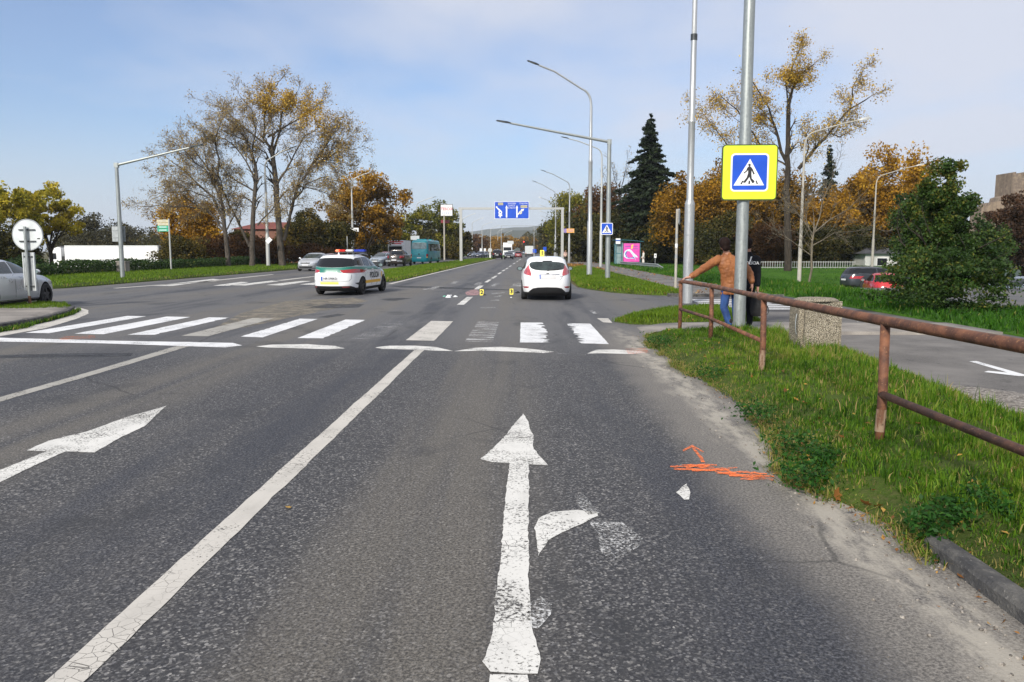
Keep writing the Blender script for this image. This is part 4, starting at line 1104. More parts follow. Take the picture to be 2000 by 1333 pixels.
class Wood:
    def __init__(s, seed): s.thick = []; s.thin = []; s.tips = []; s.rng = random.Random(seed)
    def limb(s, pts, r0, r1):
        n = len(pts) - 1
        for i in range(n):
            a = r0 + (r1 - r0) * (i / n) ** 0.8; b = r0 + (r1 - r0) * ((i + 1) / n) ** 0.8
            (s.thick if a > 0.035 else s.thin).append((pts[i], pts[i + 1], a, b))
    def grow(s, p, d, L, r, lvl, up=0.25, kids=(4, 6), spread=0.75, wob=0.16):
        rg = s.rng
        n = 5 if lvl > 1 else 3
        pts = [Vector(p)]; dd = Vector(d).normalized(); dirs = []
        for i in range(n):
            dd = (dd + Vector((rg.gauss(0, wob), rg.gauss(0, wob), rg.gauss(0, wob) + up * 0.22))).normalized()
            pts.append(pts[-1] + dd * (L / n)); dirs.append(dd.copy())
        s.limb(pts, r, max(r * 0.28, 0.006))
        s.tips.append((pts[-1], lvl))
        if lvl <= 0:
            s.tips.append((pts[1], lvl)); s.tips.append((pts[2], lvl))
            return
        for k in range(rg.randint(*kids)):
            f = rg.uniform(0.25, 1.0); i = min(int(f * n), n - 1)
            q = pts[i].lerp(pts[i + 1], f * n - i if f < 1 else 1.0)
            ax = dirs[i].orthogonal().normalized()
            ax = Matrix.Rotation(rg.uniform(0, 2 * PI), 3, dirs[i]) @ ax
            nd = Matrix.Rotation(rg.uniform(0.45, 1.0) * spread, 3, ax) @ dirs[i]
            s.grow(q, nd, L * rg.uniform(0.42, 0.66), max(r * rg.uniform(0.32, 0.5), 0.008), lvl - 1, up, kids, spread, wob)
    def along(s, pts, r0, r1, lvl, every, L, up=0.3, kids=(3, 5), f0=0.25, spread=0.85):
        """a traced limb with growth of its own"""
        pts = [Vector(p) for p in pts]
        fine = [pts[0]]
        for a, b in zip(pts, pts[1:]):
            m = max(1, int((b - a).length / 0.8))
            for i in range(1, m + 1):
                j = Vector((s.rng.gauss(0, .06), s.rng.gauss(0, .06), s.rng.gauss(0, .06)))
                fine.append(a.lerp(b, i / m) + (j if i < m else Vector()))
        s.limb(fine, r0, r1)
        n = len(fine)
        tot = sum((b - a).length for a, b in zip(fine, fine[1:]))
        k = max(2, int(tot / every))
        for c in range(k):
            f = f0 + (1 - f0) * (c + s.rng.random()) / k
            i = min(int(f * (n - 1)), n - 2)
            d = (fine[i + 1] - fine[i]).normalized()
            ax = Matrix.Rotation(s.rng.uniform(0, 2 * PI), 3, d) @ d.orthogonal().normalized()
            nd = Matrix.Rotation(s.rng.uniform(0.4, 1.0) * spread, 3, ax) @ d
            r = r0 + (r1 - r0) * f
            s.grow(fine[i], nd, L * s.rng.uniform(0.6, 1.1) * (1.15 - 0.4 * f), max(r * 0.5, 0.014), lvl, up, kids)
        s.grow(fine[-1], (fine[-1] - fine[-2]).normalized(), L * 0.8, r1, lvl, up, kids)
    def build(s, name, mat, parent, twig_name='twigs', twig_mat=None):
        if s.thick:
            V, Fq = prisms(s.thick, 7)
            np_mesh(name, V, Fq, None, mat, parent, smooth=True)
        if s.thin:
            V, Fq = prisms(s.thin, 3)
            np_mesh(twig_name, V, Fq, None, twig_mat or mat, parent)['kind'] = 'stuff'

def crown_points(n, rx, ry, z0, z1, seed, clumps=60, csize=0.30, shape=2.0, hollow=0.35, lean=0.0):
    """leaf centres in clumps filling an uneven crown, between heights z0 and z1"""
    rng = np.random.default_rng(seed)
    u = rng.normal(size=(clumps, 3)); u /= np.linalg.norm(u, axis=1)[:, None]
    rr = (hollow + (1 - hollow) * rng.random(clumps) ** 0.6)
    lump = 0.78 + 0.34 * rng.random(clumps)
    c = u * (rr * lump)[:, None]
    zn = c[:, 2]
    if shape < 2:                                   # narrower towards the top
        k = 1.0 - (2 - shape) * 0.5 * (zn + 1) * 0.5
        c[:, 0] *= k; c[:, 1] *= k
    w = rng.random(clumps) ** 0.7 + 0.25; w /= w.sum()
    ci = rng.choice(clumps, n, p=w)
    cs = csize * (0.55 + 0.8 * rng.random(clumps))
    p = rng.normal(0, 1, (n, 3)); p /= np.linalg.norm(p, axis=1)[:, None]
    p *= (rng.random(n) ** 0.45)[:, None]
    P = c[ci] + p * cs[ci][:, None] * np.array([1, 1, 0.75])
    Q = np.empty_like(P)
    hz = (z1 - z0) / 2
    Q[:, 0] = P[:, 0] * rx; Q[:, 1] = P[:, 1] * ry; Q[:, 2] = (z0 + z1) / 2 + P[:, 2] * hz
    Q[:, 0] += lean * (Q[:, 2] - z0)
    ct = rng.random(clumps)
    tint = 0.30 + 0.42 * ct[ci] + rng.normal(0, 0.16, n)
    return Q, tint

def leafy(name, label, cat, px, D, top, wpx, mat, n, leaf, seed, bottom=0.25, base=None, barkm='bark_dark', group=None, clumps=80, csize=0.34, shape=2.0, depth=0.9, tint_top=0.0, off=0.0, hollow=0.35, wood=True):
    """crown spans wpx photograph pixels and reaches photograph row top at distance D"""
    s = F / D
    x = at(px, 490, D).x
    zb = float(gz(np.array(x), np.array(D))) if base is None else base
    zt = EYE + (490 - top) / s
    rx = wpx / s / 2
    root = empty(name, (x, D, zb))
    tag(root, label, cat, group)
    Hh = zt - zb
    if D > 30: n = int(n * 1.8)
    P, t = crown_points(n, rx, rx * depth, Hh * bottom, Hh * 0.985, seed, clumps, csize, shape, 1.0 * hollow)
    P[:, 2] = np.maximum(P[:, 2], 0.05)
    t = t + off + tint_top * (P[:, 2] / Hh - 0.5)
    leaf_cloud(P, leaf * (1.0 if D < 30 else 1.18), t, M[mat], 'crown', root, seed + 1)
    if wood:
        w = Wood(seed)
        tr = max(0.09, Hh * 0.022)
        fork = Hh * max(0.14, bottom * 0.9)
        w.limb([Vector((0, 0, -0.15)), Vector((0.05, 0, fork * 0.5)), Vector((0.0, 0.05, fork))], tr, tr * 0.75)
        for k in range(6):
            a = 2 * PI * k / 6 + w.rng.random()
            w.grow((0, 0, fork * w.rng.uniform(0.7, 1.0)), (math.cos(a) * 0.62, math.sin(a) * 0.62, 1.0), Hh * 0.50 * w.rng.uniform(0.75, 1.05), tr * 0.5, 1, 0.2, (3, 4))
        w.build('trunk', M[barkm], root, 'twigs')
    return root

# --- left: from the edge of the frame to the far crossroads
leafy('tree', 'tall yellow green tree cut by the left frame edge behind the round sign', 'tree', 12, 72, 352, 150, 'leaf_yellowgreen', 9000, 0.24, 101, 0.10, csize=0.26, off=0.12)
leafy('tree', 'spiky yellow green tree between the left edge tree and the white lorry', 'tree', 98, 78, 356, 125, 'leaf_yellowgreen', 7500, 0.22, 102, 0.43, csize=0.22, clumps=80, off=0.2)
leafy('shrub', 'grey olive thicket behind the cab of the white lorry', 'shrub', 190, 124, 415, 160, 'leaf_greyolive', 8000, 0.26, 103, 0.02, csize=0.28)
leafy('shrub', 'dark shrub mass behind the silver car on the left', 'shrub', 12, 62, 445, 130, 'leaf_olive', 8000, 0.18, 104, 0.0, csize=0.3, off=-0.18)
leafy('shrub', 'dark green creeper mound at the left end of the hedge', 'shrub', 50, 56, 500, 90, 'leaf_dark', 5000, 0.14, 105, 0.0, wood=False)
leafy('tree', 'golden orange tree under the left limbs of the big bare poplars', 'tree', 374, 86, 380, 118, 'leaf_orange', 9000, 0.22, 106, 0.15, off=0.18)
leafy('shrub', 'rust coloured shrub right of the golden tree', 'shrub', 432, 84, 455, 110, 'leaf_rust', 6000, 0.18, 107, 0.0, off=0.1)
leafy('shrub', 'olive yellow shrub in front of the golden tree behind the hedge', 'shrub', 352, 80, 462, 110, 'leaf_olive', 6000, 0.18, 108, 0.0, off=0.15)
leafy('shrub', 'reddish shrub at the foot of the middle poplar trunk', 'shrub', 520, 86, 462, 95, 'leaf_rust', 6000, 0.18, 109, 0.0)
leafy('shrub', 'domed olive shrub right of the poplar trunks', 'shrub', 598, 92, 408, 100, 'leaf_olive', 8500, 0.20, 110, 0.0, csize=0.24, off=0.12)
leafy('shrub', 'dark olive shrub behind the police car roof', 'shrub', 652, 100, 425, 80, 'leaf_olive', 7000, 0.22, 111, 0.0)
leafy('shrub', 'olive shrub before the brick building between the poplar trunks', 'shrub', 466, 92, 446, 80, 'leaf_olive', 5500, 0.2, 119, 0.0, off=0.08)
leafy('shrub', 'olive shrub right of the tallest poplar trunk', 'shrub', 562, 96, 448, 60, 'leaf_olive', 4500, 0.2, 120, 0.0)
leafy('shrub', 'low red brown shrub behind the silver hatchback', 'shrub', 610, 88, 478, 90, 'leaf_rust', 4500, 0.18, 112, 0.0)
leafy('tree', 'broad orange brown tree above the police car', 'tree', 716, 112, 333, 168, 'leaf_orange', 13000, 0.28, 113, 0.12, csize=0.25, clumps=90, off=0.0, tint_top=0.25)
leafy('tree', 'green tree behind the teal bus and the supermarket sign', 'tree', 842, 150, 398, 128, 'leaf_yellowgreen', 9000, 0.34, 114, 0.05, off=-0.18, csize=0.25)
leafy('shrub', 'rusty green shrub right of the teal bus', 'shrub', 880, 165, 455, 62, 'leaf_olive', 4500, 0.34, 115, 0.0, off=0.05)
leafy('tree', 'yellow brown round tree far off by the second crossroads, left of the road', 'tree', 972, 420, 462, 52, 'leaf_orange', 3000, 0.7, 116, 0.05)
leafy('tree', 'brown round tree far off by the red traffic light', 'tree', 1030, 430, 463, 56, 'leaf_orange', 3000, 0.7, 117, 0.05, off=-0.1)
leafy('tree', 'small pale rust tree far off left of the bollard', 'tree', 928, 330, 458, 44, 'leaf_rust', 2400, 0.6, 118, 0.05, off=0.2)

# --- right: from the far crossroads to the edge of the frame
leafy('tree', 'dark green tree behind the right post of the sign gantry', 'tree', 1082, 215, 432, 62, 'leaf_olive', 5500, 0.42, 131, 0.02, off=-0.05)
leafy('tree', 'yellow olive tree above the white hatchback roof line', 'tree', 1124, 160, 372, 105, 'leaf_yellowgreen', 10000, 0.34, 132, 0.03, off=-0.22, tint_top=0.3)
leafy('tree', 'brown tree left of the dark spruce', 'tree', 1176, 130, 362, 100, 'leaf_rust', 9000, 0.30, 133, 0.02, off=0.05, tint_top=0.2)
leafy('shrub', 'dark olive thicket left of the bus shelter', 'shrub', 1150, 122, 448, 120, 'leaf_olive', 7500, 0.26, 134, 0.0, off=-0.2)
leafy('shrub', 'fresh green mound in front of the white kiosk', 'shrub', 1140, 118, 484, 34, 'leaf_green', 2500, 0.16, 135, 0.0, wood=False)
leafy('tree', 'orange olive tree right of the spruce, behind the tall grey mast', 'tree', 1344, 92, 332, 130, 'leaf_orange', 12000, 0.24, 136, 0.05, off=-0.08, tint_top=0.35)
leafy('tree', 'brown olive tree behind the lime framed sign', 'tree', 1432, 96, 318, 140, 'leaf_orange', 12000, 0.24, 137, 0.05, off=-0.14, tint_top=0.3)
leafy('tree', 'dull brown tree behind the big right poplar', 'tree', 1528, 100, 335, 140, 'leaf_orange', 12000, 0.25, 138, 0.05, off=-0.2, tint_top=0.2)
leafy('tree', 'golden brown tree between the bare poplar and the orange tree', 'tree', 1618, 92, 372, 110, 'leaf_orange', 9000, 0.23, 139, 0.05, off=0.02, tint_top=0.2)
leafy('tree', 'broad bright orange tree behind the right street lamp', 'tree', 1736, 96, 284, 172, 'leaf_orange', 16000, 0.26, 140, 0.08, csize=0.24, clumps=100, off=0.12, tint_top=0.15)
leafy('shrub', 'very dark thicket behind the bus shelter', 'shrub', 1228, 104, 412, 130, 'leaf_olive', 9000, 0.22, 141, 0.0, off=-0.22)
leafy('shrub', 'very dark thicket behind the white coated passer by', 'shrub', 1316, 98, 425, 130, 'leaf_olive', 9000, 0.2, 142, 0.0, off=-0.18)
leafy('shrub', 'dark olive thicket behind the two men', 'shrub', 1408, 84, 418, 140, 'leaf_olive', 10000, 0.2, 143, 0.0, off=-0.1)
leafy('shrub', 'dark brown thicket left of the poplar trunk', 'shrub', 1492, 82, 432, 120, 'leaf_rust', 8000, 0.19, 144, 0.0, off=-0.1)
leafy('shrub', 'brownish thicket right of the poplar trunk', 'shrub', 1592, 84, 440, 120, 'leaf_olive', 8000, 0.2, 145, 0.0, off=-0.05)
leafy('shrub', 'dark thicket behind the grey SUV', 'shrub', 1682, 88, 448, 110, 'leaf_olive', 7000, 0.2, 146, 0.0, off=-0.2)
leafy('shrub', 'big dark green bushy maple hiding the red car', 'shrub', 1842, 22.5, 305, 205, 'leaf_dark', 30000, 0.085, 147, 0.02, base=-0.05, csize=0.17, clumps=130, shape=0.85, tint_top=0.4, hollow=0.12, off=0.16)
leafy('shrub', 'low spreading skirt of dark branches at the foot of the bushy maple', 'shrub', 1850, 21.2, 482, 262, 'leaf_dark', 13000, 0.08, 148, 0.0, base=-0.05, csize=0.25, clumps=90, wood=False, off=0.12)
leafy('tree', 'dark maroon tree cut by the right frame edge', 'tree', 2000, 60, 378, 190, 'leaf_maroon', 14000, 0.16, 149, 0.12, csize=0.26, clumps=90)
leafy('shrub', 'dark green shrub between the bushy maple and the maroon tree', 'shrub', 1925, 48, 425, 90, 'leaf_dark', 7000, 0.13, 150, 0.12, off=0.1)

leafy('tree', 'yellow brown tree filling the gap left of the bright orange tree', 'tree', 1672, 100, 330, 110, 'leaf_orange', 9000, 0.25, 151, 0.05, off=-0.05, tint_top=0.2)
leafy('tree', 'dark green tree between the orange tree and the bushy maple', 'tree', 1800, 74, 372, 110, 'leaf_green', 9000, 0.2, 152, 0.05)
leafy('tree', 'olive tree behind the tall grey mast', 'tree', 1385, 104, 345, 110, 'leaf_yellowgreen', 9000, 0.26, 153, 0.05, off=-0.25)
# --- spruce
def spruce(label, px, D, top, wpx, seed, n=9000):
    s = F / D; x = at(px, 490, D).x; Hh = EYE + (490 - top) / s; rx = wpx / s / 2
    root = empty('spruce_tree', (x, D, 0)); tag(root, label, 'tree')
    rng = np.random.default_rng(seed)
    MB().tube([(0, 0, -.2), (0, 0, Hh * .5), (0, 0, Hh)], [Hh * .018, Hh * .011, 0.02], 7).build('trunk', M['bark_dark'], root, True)
    pts, tt, dirs = [], [], []
    levels = int(Hh / 0.26)
    for i in range(levels):
        f = (i + rng.random()) / levels
        z = Hh * (0.06 + 0.93 * f)
        L = rx * (1 - f) ** 0.80 * (0.55 + 0.65 * rng.random()) + 0.18
        nb = int(5 + 5 * (1 - f))
        for k in range(nb):
            a = rng.random() * 2 * PI; LL = L * (0.5 + 0.6 * rng.random()); z = Hh * (0.06 + 0.93 * f) + rng.normal(0, .25)
            m = max(4, int(LL * n / (levels * nb * rx * 0.6)))
            t = rng.random(m) ** 0.7
            sag = -0.10 * LL - 0.28 * LL * t * t + 0.22 * LL * np.maximum(t - 0.75, 0)
            wv = rng.normal(0, 0.16, m) * LL * (1 - 0.5 * t)
            pts.append(np.column_stack([np.cos(a) * LL * t - np.sin(a) * wv, np.sin(a) * LL * t + np.cos(a) * wv, z + sag - 0.14 * rng.random(m)]))
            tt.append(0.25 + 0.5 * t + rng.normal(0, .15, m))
    P = np.concatenate(pts)
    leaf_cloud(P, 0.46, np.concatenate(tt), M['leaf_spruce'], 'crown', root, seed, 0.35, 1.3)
spruce('tall dark spruce left of the grey masts', 1266, 103, 237, 200, 61, 60000)
spruce('thin dark conifer half hidden behind the right poplar', 1612, 120, 290, 70, 62, 9000)

# --- the bare poplars, limbs traced from the photograph
def traced(label, D, limbs, seed, every=1.0, L=2.4, lvl=2, group=None, r=0.34, barkm='bark_grey', kids=(3, 5), name='poplar_tree', up=0.35, leafn=1500, leafy_fn=None, leaf=0.2, depth=2.2):
    w = Wood(seed); rg = random.Random(seed)
    base = None
    for li, (pts, r0, r1) in enumerate(limbs):
        P = []
        off = rg.uniform(-1, 1) * depth
        for i, (px, py) in enumerate(pts):
            f = i / (len(pts) - 1)
            P.append(at(px, py, D + (off * f if li else 0)))
        if li == 0:
            b = P[0]; g0 = float(gz(np.array(b.x), np.array(D)))
            P[0].z = g0 - 0.2
            base = Vector((b.x, D, g0))
        P = [p - base for p in P]
        w.along(P, r0 * .78, r1 * .85, lvl if li else 1, every * (2.2 if li == 0 else 1), L, up, kids, 0.55 if li == 0 else 0.22)
    root = empty(name, base); tag(root, label, 'tree', group)
    w.build('trunk', M[barkm], root, 'twigs', M['twig_tan'] if lvl > 2 else M[barkm])
    rng = np.random.default_rng(seed)
    tips = np.array([tuple(t[0]) for t in w.tips])
    gold, brown = leafy_fn(tips + np.array(base))
    for nm, pr, mt, per, sp in (('golden_crown', gold, 'leaf_gold', 5, 0.30), ('sparse_leaves', brown, 'leaf_sparse', 3, 0.25)):
        k = rng.random(len(tips)) < pr
        T = tips[k]
        if len(T) == 0: continue
        T = np.repeat(T, per, 0) + rng.normal(0, sp, (len(T) * per, 3))
        leaf_cloud(T, leaf * (.85 if nm == 'golden_crown' else .72), 0.5 + rng.normal(0, .25, len(T)), M[mt], nm, root, seed + 3)
    print(label, len(w.thick), len(w.thin), len(w.tips))
    return root
def px_of(P):
    """photograph pixel of places P"""
    Rm = np.array(CR.transposed())
    d = (P - np.array([0, 0, EYE])) @ Rm.T
    return CX + F * d[:, 0] / -d[:, 2], CY - F * d[:, 1] / -d[:, 2]
def left_leaves(P):
    x, y = px_of(P)
    g = np.maximum(np.exp(-(((x - 540) / 42) ** 2 + ((y - 190) / 34) ** 2)), np.exp(-(((x - 612) / 30) ** 2 + ((y - 220) / 38) ** 2)))
    g = np.maximum(g * 1.1, 0.25 * np.exp(-(((x - 670) / 60) ** 2 + ((y - 290) / 50) ** 2)))
    return np.clip(g * g * 1.1, 0, 1) * .34, np.full(len(P), 0.16)
traced('left and lowest of the three bare poplars, leaning branches spread left', 75, [
    ([(446, 520), (441, 462), (437, 425), (430, 385), (423, 350)], 0.34, 0.16),
    ([(437, 428), (415, 385), (391, 364), (366, 339), (338, 318)], 0.17, 0.05),
    ([(429, 384), (412, 345), (384, 321), (366, 300)], 0.15, 0.05),
    ([(438, 452), (420, 425), (400, 407), (360, 403), (317, 400), (280, 404)], 0.14, 0.04),
    ([(425, 360), (405, 327), (378, 292), (345, 272)], 0.14, 0.04),
    ([(437, 440), (410, 418), (372, 392), (330, 368)], 0.12, 0.04),
    ([(424, 352), (428, 310), (420, 270), (432, 238)], 0.14, 0.04),
    ([(405, 385), (370, 372), (325, 376), (295, 392)], 0.07, 0.025), ([(391, 364), (352, 352), (318, 344)], 0.06, 0.02), ([(384, 321), (352, 300), (330, 296)], 0.06, 0.02), ([(403, 320), (398, 280), (388, 256)], 0.06, 0.02),
    ([(440, 455), (458, 420), (470, 390)], 0.10, 0.04)], 71, 0.45, 1.75, 3, up=.12, leafy_fn=left_leaves, leaf=0.17)
traced('middle bare poplar of the three, two stems from one foot', 76, [
    ([(491, 520), (494, 450), (496, 400), (501, 345), (492, 302)], 0.38, 0.18),
    ([(488, 482), (468, 440), (448, 402), (434, 372), (424, 335)], 0.18, 0.06),
    ([(500, 376), (467, 357), (446, 345), (436, 330)], 0.12, 0.04),
    ([(492, 302), (478, 268), (455, 240), (430, 225)], 0.14, 0.04),
    ([(492, 302), (500, 255), (492, 215), (470, 190)], 0.14, 0.04),
    ([(503, 440), (530, 412), (545, 390)], 0.11, 0.04),
    ([(499, 350), (470, 300), (440, 272), (410, 262)], 0.12, 0.04)], 72, 0.45, 1.8, 3, up=.12, leafy_fn=left_leaves, leaf=0.18)
traced('right and tallest of the three poplars, with a golden crown top', 78, [
    ([(552, 520), (546, 450), (540, 380), (536, 330), (532, 295)], 0.46, 0.26),
    ([(532, 300), (514, 271), (516, 231), (524, 190), (540, 168)], 0.20, 0.05),
    ([(533, 300), (546, 260), (550, 222), (575, 190)], 0.18, 0.05),
    ([(555, 470), (566, 425), (581, 364), (609, 327), (655, 298), (685, 292)], 0.22, 0.05),
    ([(566, 425), (575, 390), (597, 360), (630, 346), (661, 355)], 0.14, 0.04),
    ([(516, 280), (490, 260), (460, 235), (440, 215), (418, 205)], 0.13, 0.04),
    ([(523, 268), (563, 244), (600, 222), (620, 205)], 0.14, 0.04),
    ([(538, 364), (569, 314), (596, 265), (625, 248)], 0.16, 0.04),
    ([(536, 330), (520, 300), (480, 275), (450, 262)], 0.12, 0.04),
    ([(528, 200), (520, 180), (505, 175)], 0.08, 0.03),
    ([(609, 327), (640, 312), (672, 318), (698, 335)], 0.08, 0.025), ([(630, 312), (662, 278), (682, 268)], 0.07, 0.025), ([(581, 364), (622, 372), (655, 385), (672, 402)], 0.08, 0.025), ([(600, 335), (632, 290), (662, 245)], 0.08, 0.025),
    ([(590, 350), (625, 305), (650, 262)], 0.12, 0.04)], 73, 0.45, 1.9, 3, up=.12, leafy_fn=left_leaves, leaf=0.19)
def right_leaves(P):
    x, y = px_of(P)
    g = np.maximum(np.exp(-(((x - 1550) / 45) ** 2 + ((y - 165) / 55) ** 2)), np.exp(-(((x - 1695) / 26) ** 2 + ((y - 190) / 24) ** 2)))
    g = np.maximum(g, 0.5 * np.exp(-(((x - 1480) / 45) ** 2 + ((y - 170) / 50) ** 2)))
    g = np.maximum(g, 0.22)
    return np.clip(g * 0.85, 0, 1) * .5, np.full(len(P), 0.10)
traced('big gnarled poplar on the right lawn with golden leaf tufts', 66, [
    ([(1537, 545), (1538, 440), (1539, 325), (1539, 262), (1540, 210)], 0.42, 0.20),
    ([(1540, 212), (1548, 175), (1564, 145), (1590, 126)], 0.14, 0.04),
    ([(1540, 215), (1536, 170), (1552, 120), (1560, 100)], 0.11, 0.03),
    ([(1537, 318), (1520, 270), (1502, 212), (1486, 185), (1470, 160)], 0.19, 0.05),
    ([(1560, 330), (1590, 292), (1620, 260), (1658, 215), (1690, 196)], 0.21, 0.06),
    ([(1492, 330), (1488, 290), (1470, 258), (1448, 240)], 0.18, 0.05),
    ([(1470, 260), (1440, 215), (1410, 190), (1385, 200)], 0.10, 0.03),
    ([(1565, 325), (1580, 290), (1575, 262)], 0.10, 0.03),
    ([(1660, 214), (1665, 170), (1680, 145)], 0.09, 0.03),
    ([(1620, 260), (1640, 268), (1662, 256)], 0.07, 0.03),
    ([(1440, 330), (1425, 290), (1395, 250), (1370, 220)], 0.10, 0.03),
    ([(1512, 245), (1495, 225), (1480, 205)], 0.08, 0.03)], 74, 0.62, 1.45, 3, up=.15, leafy_fn=right_leaves, leaf=0.17, depth=1.6, barkm='bark_dark')
no_leaves = lambda P: (np.zeros(len(P)), np.full(len(P), 0.02))
traced('slender leafless tree on the lawn right of the rusty lamp post', 52, [
    ([(1583, 545), (1585, 500), (1590, 450)], 0.11, 0.07),
    ([(1590, 455), (1620, 430), (1655, 410), (1690, 375)], 0.06, 0.015),
    ([(1589, 460), (1560, 420), (1530, 390), (1500, 360)], 0.06, 0.015),
    ([(1588, 470), (1575, 430), (1572, 380), (1560, 340)], 0.05, 0.015),
    ([(1590, 455), (1605, 400), (1625, 350), (1640, 310)], 0.06, 0.015),
    ([(1587, 480), (1630, 455), (1670, 452), (1705, 448)], 0.05, 0.012),
    ([(1585, 500), (1545, 470), (1500, 440)], 0.05, 0.012)], 75, 0.55, 1.5, 2, name='bare_tree', leafy_fn=no_leaves, leaf=0.1, depth=1.2, barkm='bark_pale', up=0.2)
traced('small leafless tree showing beside the spruce top', 108, [
    ([(1206, 500), (1208, 430), (1210, 385)], 0.22, 0.14),
    ([(1210, 390), (1200, 350), (1195, 325)], 0.10, 0.03),
    ([(1210, 390), (1218, 350), (1224, 318)], 0.10, 0.03),
    ([(1210, 400), (1190, 372), (1180, 350)], 0.09, 0.03)], 76, 0.9, 2.0, 2, name='bare_tree', leafy_fn=lambda P: (np.zeros(len(P)), np.full(len(P), 0.15)), leaf=0.2, depth=1.5, barkm='bark_dark')

# --- hedge, distant woods and hills
def hedge(label, poly, h, n, leaf, seed):
    rng = np.random.default_rng(seed)
    A = np.array(poly); Q = A.min(0) + rng.random((n * 3, 2)) * (A.max(0) - A.min(0))
    Q = Q[poly_dist(Q, poly) > 0][:n]
    z = h * (0.72 + 0.5 * vnoise(Q[:, 0], Q[:, 1], 0.7, 3)) * rng.random(len(Q)) ** 0.6
    root = empty('hedge', (float(A[:, 0].mean()), float(A[:, 1].mean()), 0.0)); tag(root, label, 'hedge')
    P = np.column_stack([Q, z]) - np.array(root.location)
    leaf_cloud(P, leaf, 0.35 + 0.3 * vnoise(Q[:, 0], Q[:, 1], 0.8, 9) + rng.normal(0, .15, len(Q)), M['leaf_dark'], 'foliage', root, seed)
hedge('long low clipped dark green hedge in front of the white lorry', [(-29.6, 40), (-27.9, 40), (-28.1, 88), (-29.6, 88)], 0.95, 26000, 0.13, 55)
rng = np.random.default_rng(12)
def woods(name, label, pxr, Dr, topr, n, mats, seed):
    rng = np.random.default_rng(seed)
    C, T, L = [], [], []
    k = 0
    for i in range(n):
        D = rng.uniform(*Dr); px = rng.uniform(*pxr); top = rng.uniform(*topr)
        s = F / D; x = at(px, 490, D).x; zt = EYE + (490 - top) / s; rx = rng.uniform(0.28, 0.5) * max(zt, 4)
        P, t = crown_points(850, rx, rx, 0, zt, seed + i, 26, 0.36, 1.6)
        P += np.array([x, D, float(gz(np.array(x), np.array(D)))])
        C.append(P); T.append(t * 0.6 + 0.4 * rng.random()); L.append(np.full(len(P), 0.045 * zt + 0.22))
    o = leaf_cloud(np.concatenate(C), np.concatenate(L), np.concatenate(T), M[mats], name, None, seed)
    tag(o, label, 'woods', None, 'stuff')
woods('distant_woods', 'hazy line of autumn trees behind the white lorry', (110, 345), (190, 300), (432, 466), 60, 'leaf_olive', 301)
woods('distant_woods', 'far autumn trees to the left of the road ahead', (880, 1000), (320, 640), (458, 476), 44, 'leaf_orange', 302)
woods('distant_woods', 'far autumn trees to the right of the road ahead', (1030, 1100), (330, 620), (450, 474), 36, 'leaf_olive', 303)
woods('distant_woods', 'thick dark wood closing the view behind the right hand trees', (1130, 1800), (112, 140), (395, 440), 70, 'leaf_olive', 304)
woods('distant_woods', 'olive brown wood behind the police car and the lorries', (600, 905), (135, 185), (440, 468), 50, 'leaf_olive', 306)
woods('distant_woods', 'brown wood closing the view behind the poplars', (330, 700), (112, 150), (446, 468), 55, 'leaf_rust', 305)

def hills(label, Y, prof, seed, depth, mat):
    rng = np.random.default_rng(seed)
    xs = np.linspace(prof[0][0], prof[-1][0], 120)
    tops = np.interp(xs, [p[0] for p in prof], [p[1] for p in prof])
    s = F / Y
    X = np.array([at(px, 490, Y).x for px in xs])
    Z = EYE + (490 - tops) / s + (vnoise(X, 0 * X, 0.03, seed) - .5) * Y * 0.0012 + (vnoise(X, 0 * X, 0.011, seed + 1) - .5) * Y * 0.002
    rows, V = 14, []
    for r_ in range(rows):
        f = r_ / (rows - 1)
        V.append(np.column_stack([X * (1 + 0.0 * f), np.full_like(X, Y - depth * (1 - f)), np.maximum(-2, Z * np.sin(f * PI / 2)) + 3.0 * (vnoise(X, np.full_like(X, f * depth), 0.02, seed + 2) - .5) * np.sin(f * PI)]))
    V = np.concatenate(V)
    i = np.arange(rows * 120).reshape(rows, 120)
    Fq = np.stack([i[:-1, :-1], i[:-1, 1:], i[1:, 1:], i[1:, :-1]], -1).reshape(-1, 4)
    o = np_mesh('hills', V, Fq, None, M[mat], smooth=True)
    tag(o, label, 'hill', None, 'structure')
hills('wooded hill at the end of the road', 2300, [(880, 488), (920, 474), (950, 466), (975, 456), (1000, 452), (1030, 451), (1060, 449), (1100, 447), (1160, 450), (1250, 462), (1340, 486)], 21, 500, 'hill_ground')
hills('pale far ridge behind the wooded hill', 3800, [(560, 488), (700, 474), (850, 460), (940, 450), (1000, 446), (1060, 443), (1150, 448), (1300, 470), (1400, 488)], 23, 500, 'hill_ground')
# ================================================================== street furniture
def arc(p0, p1, p2, n=8):
    p0, p1, p2 = Vector(p0), Vector(p1), Vector(p2)
    return [p0 * (1 - t) ** 2 + p1 * 2 * t * (1 - t) + p2 * t * t for t in [i / n for i in range(n + 1)]]

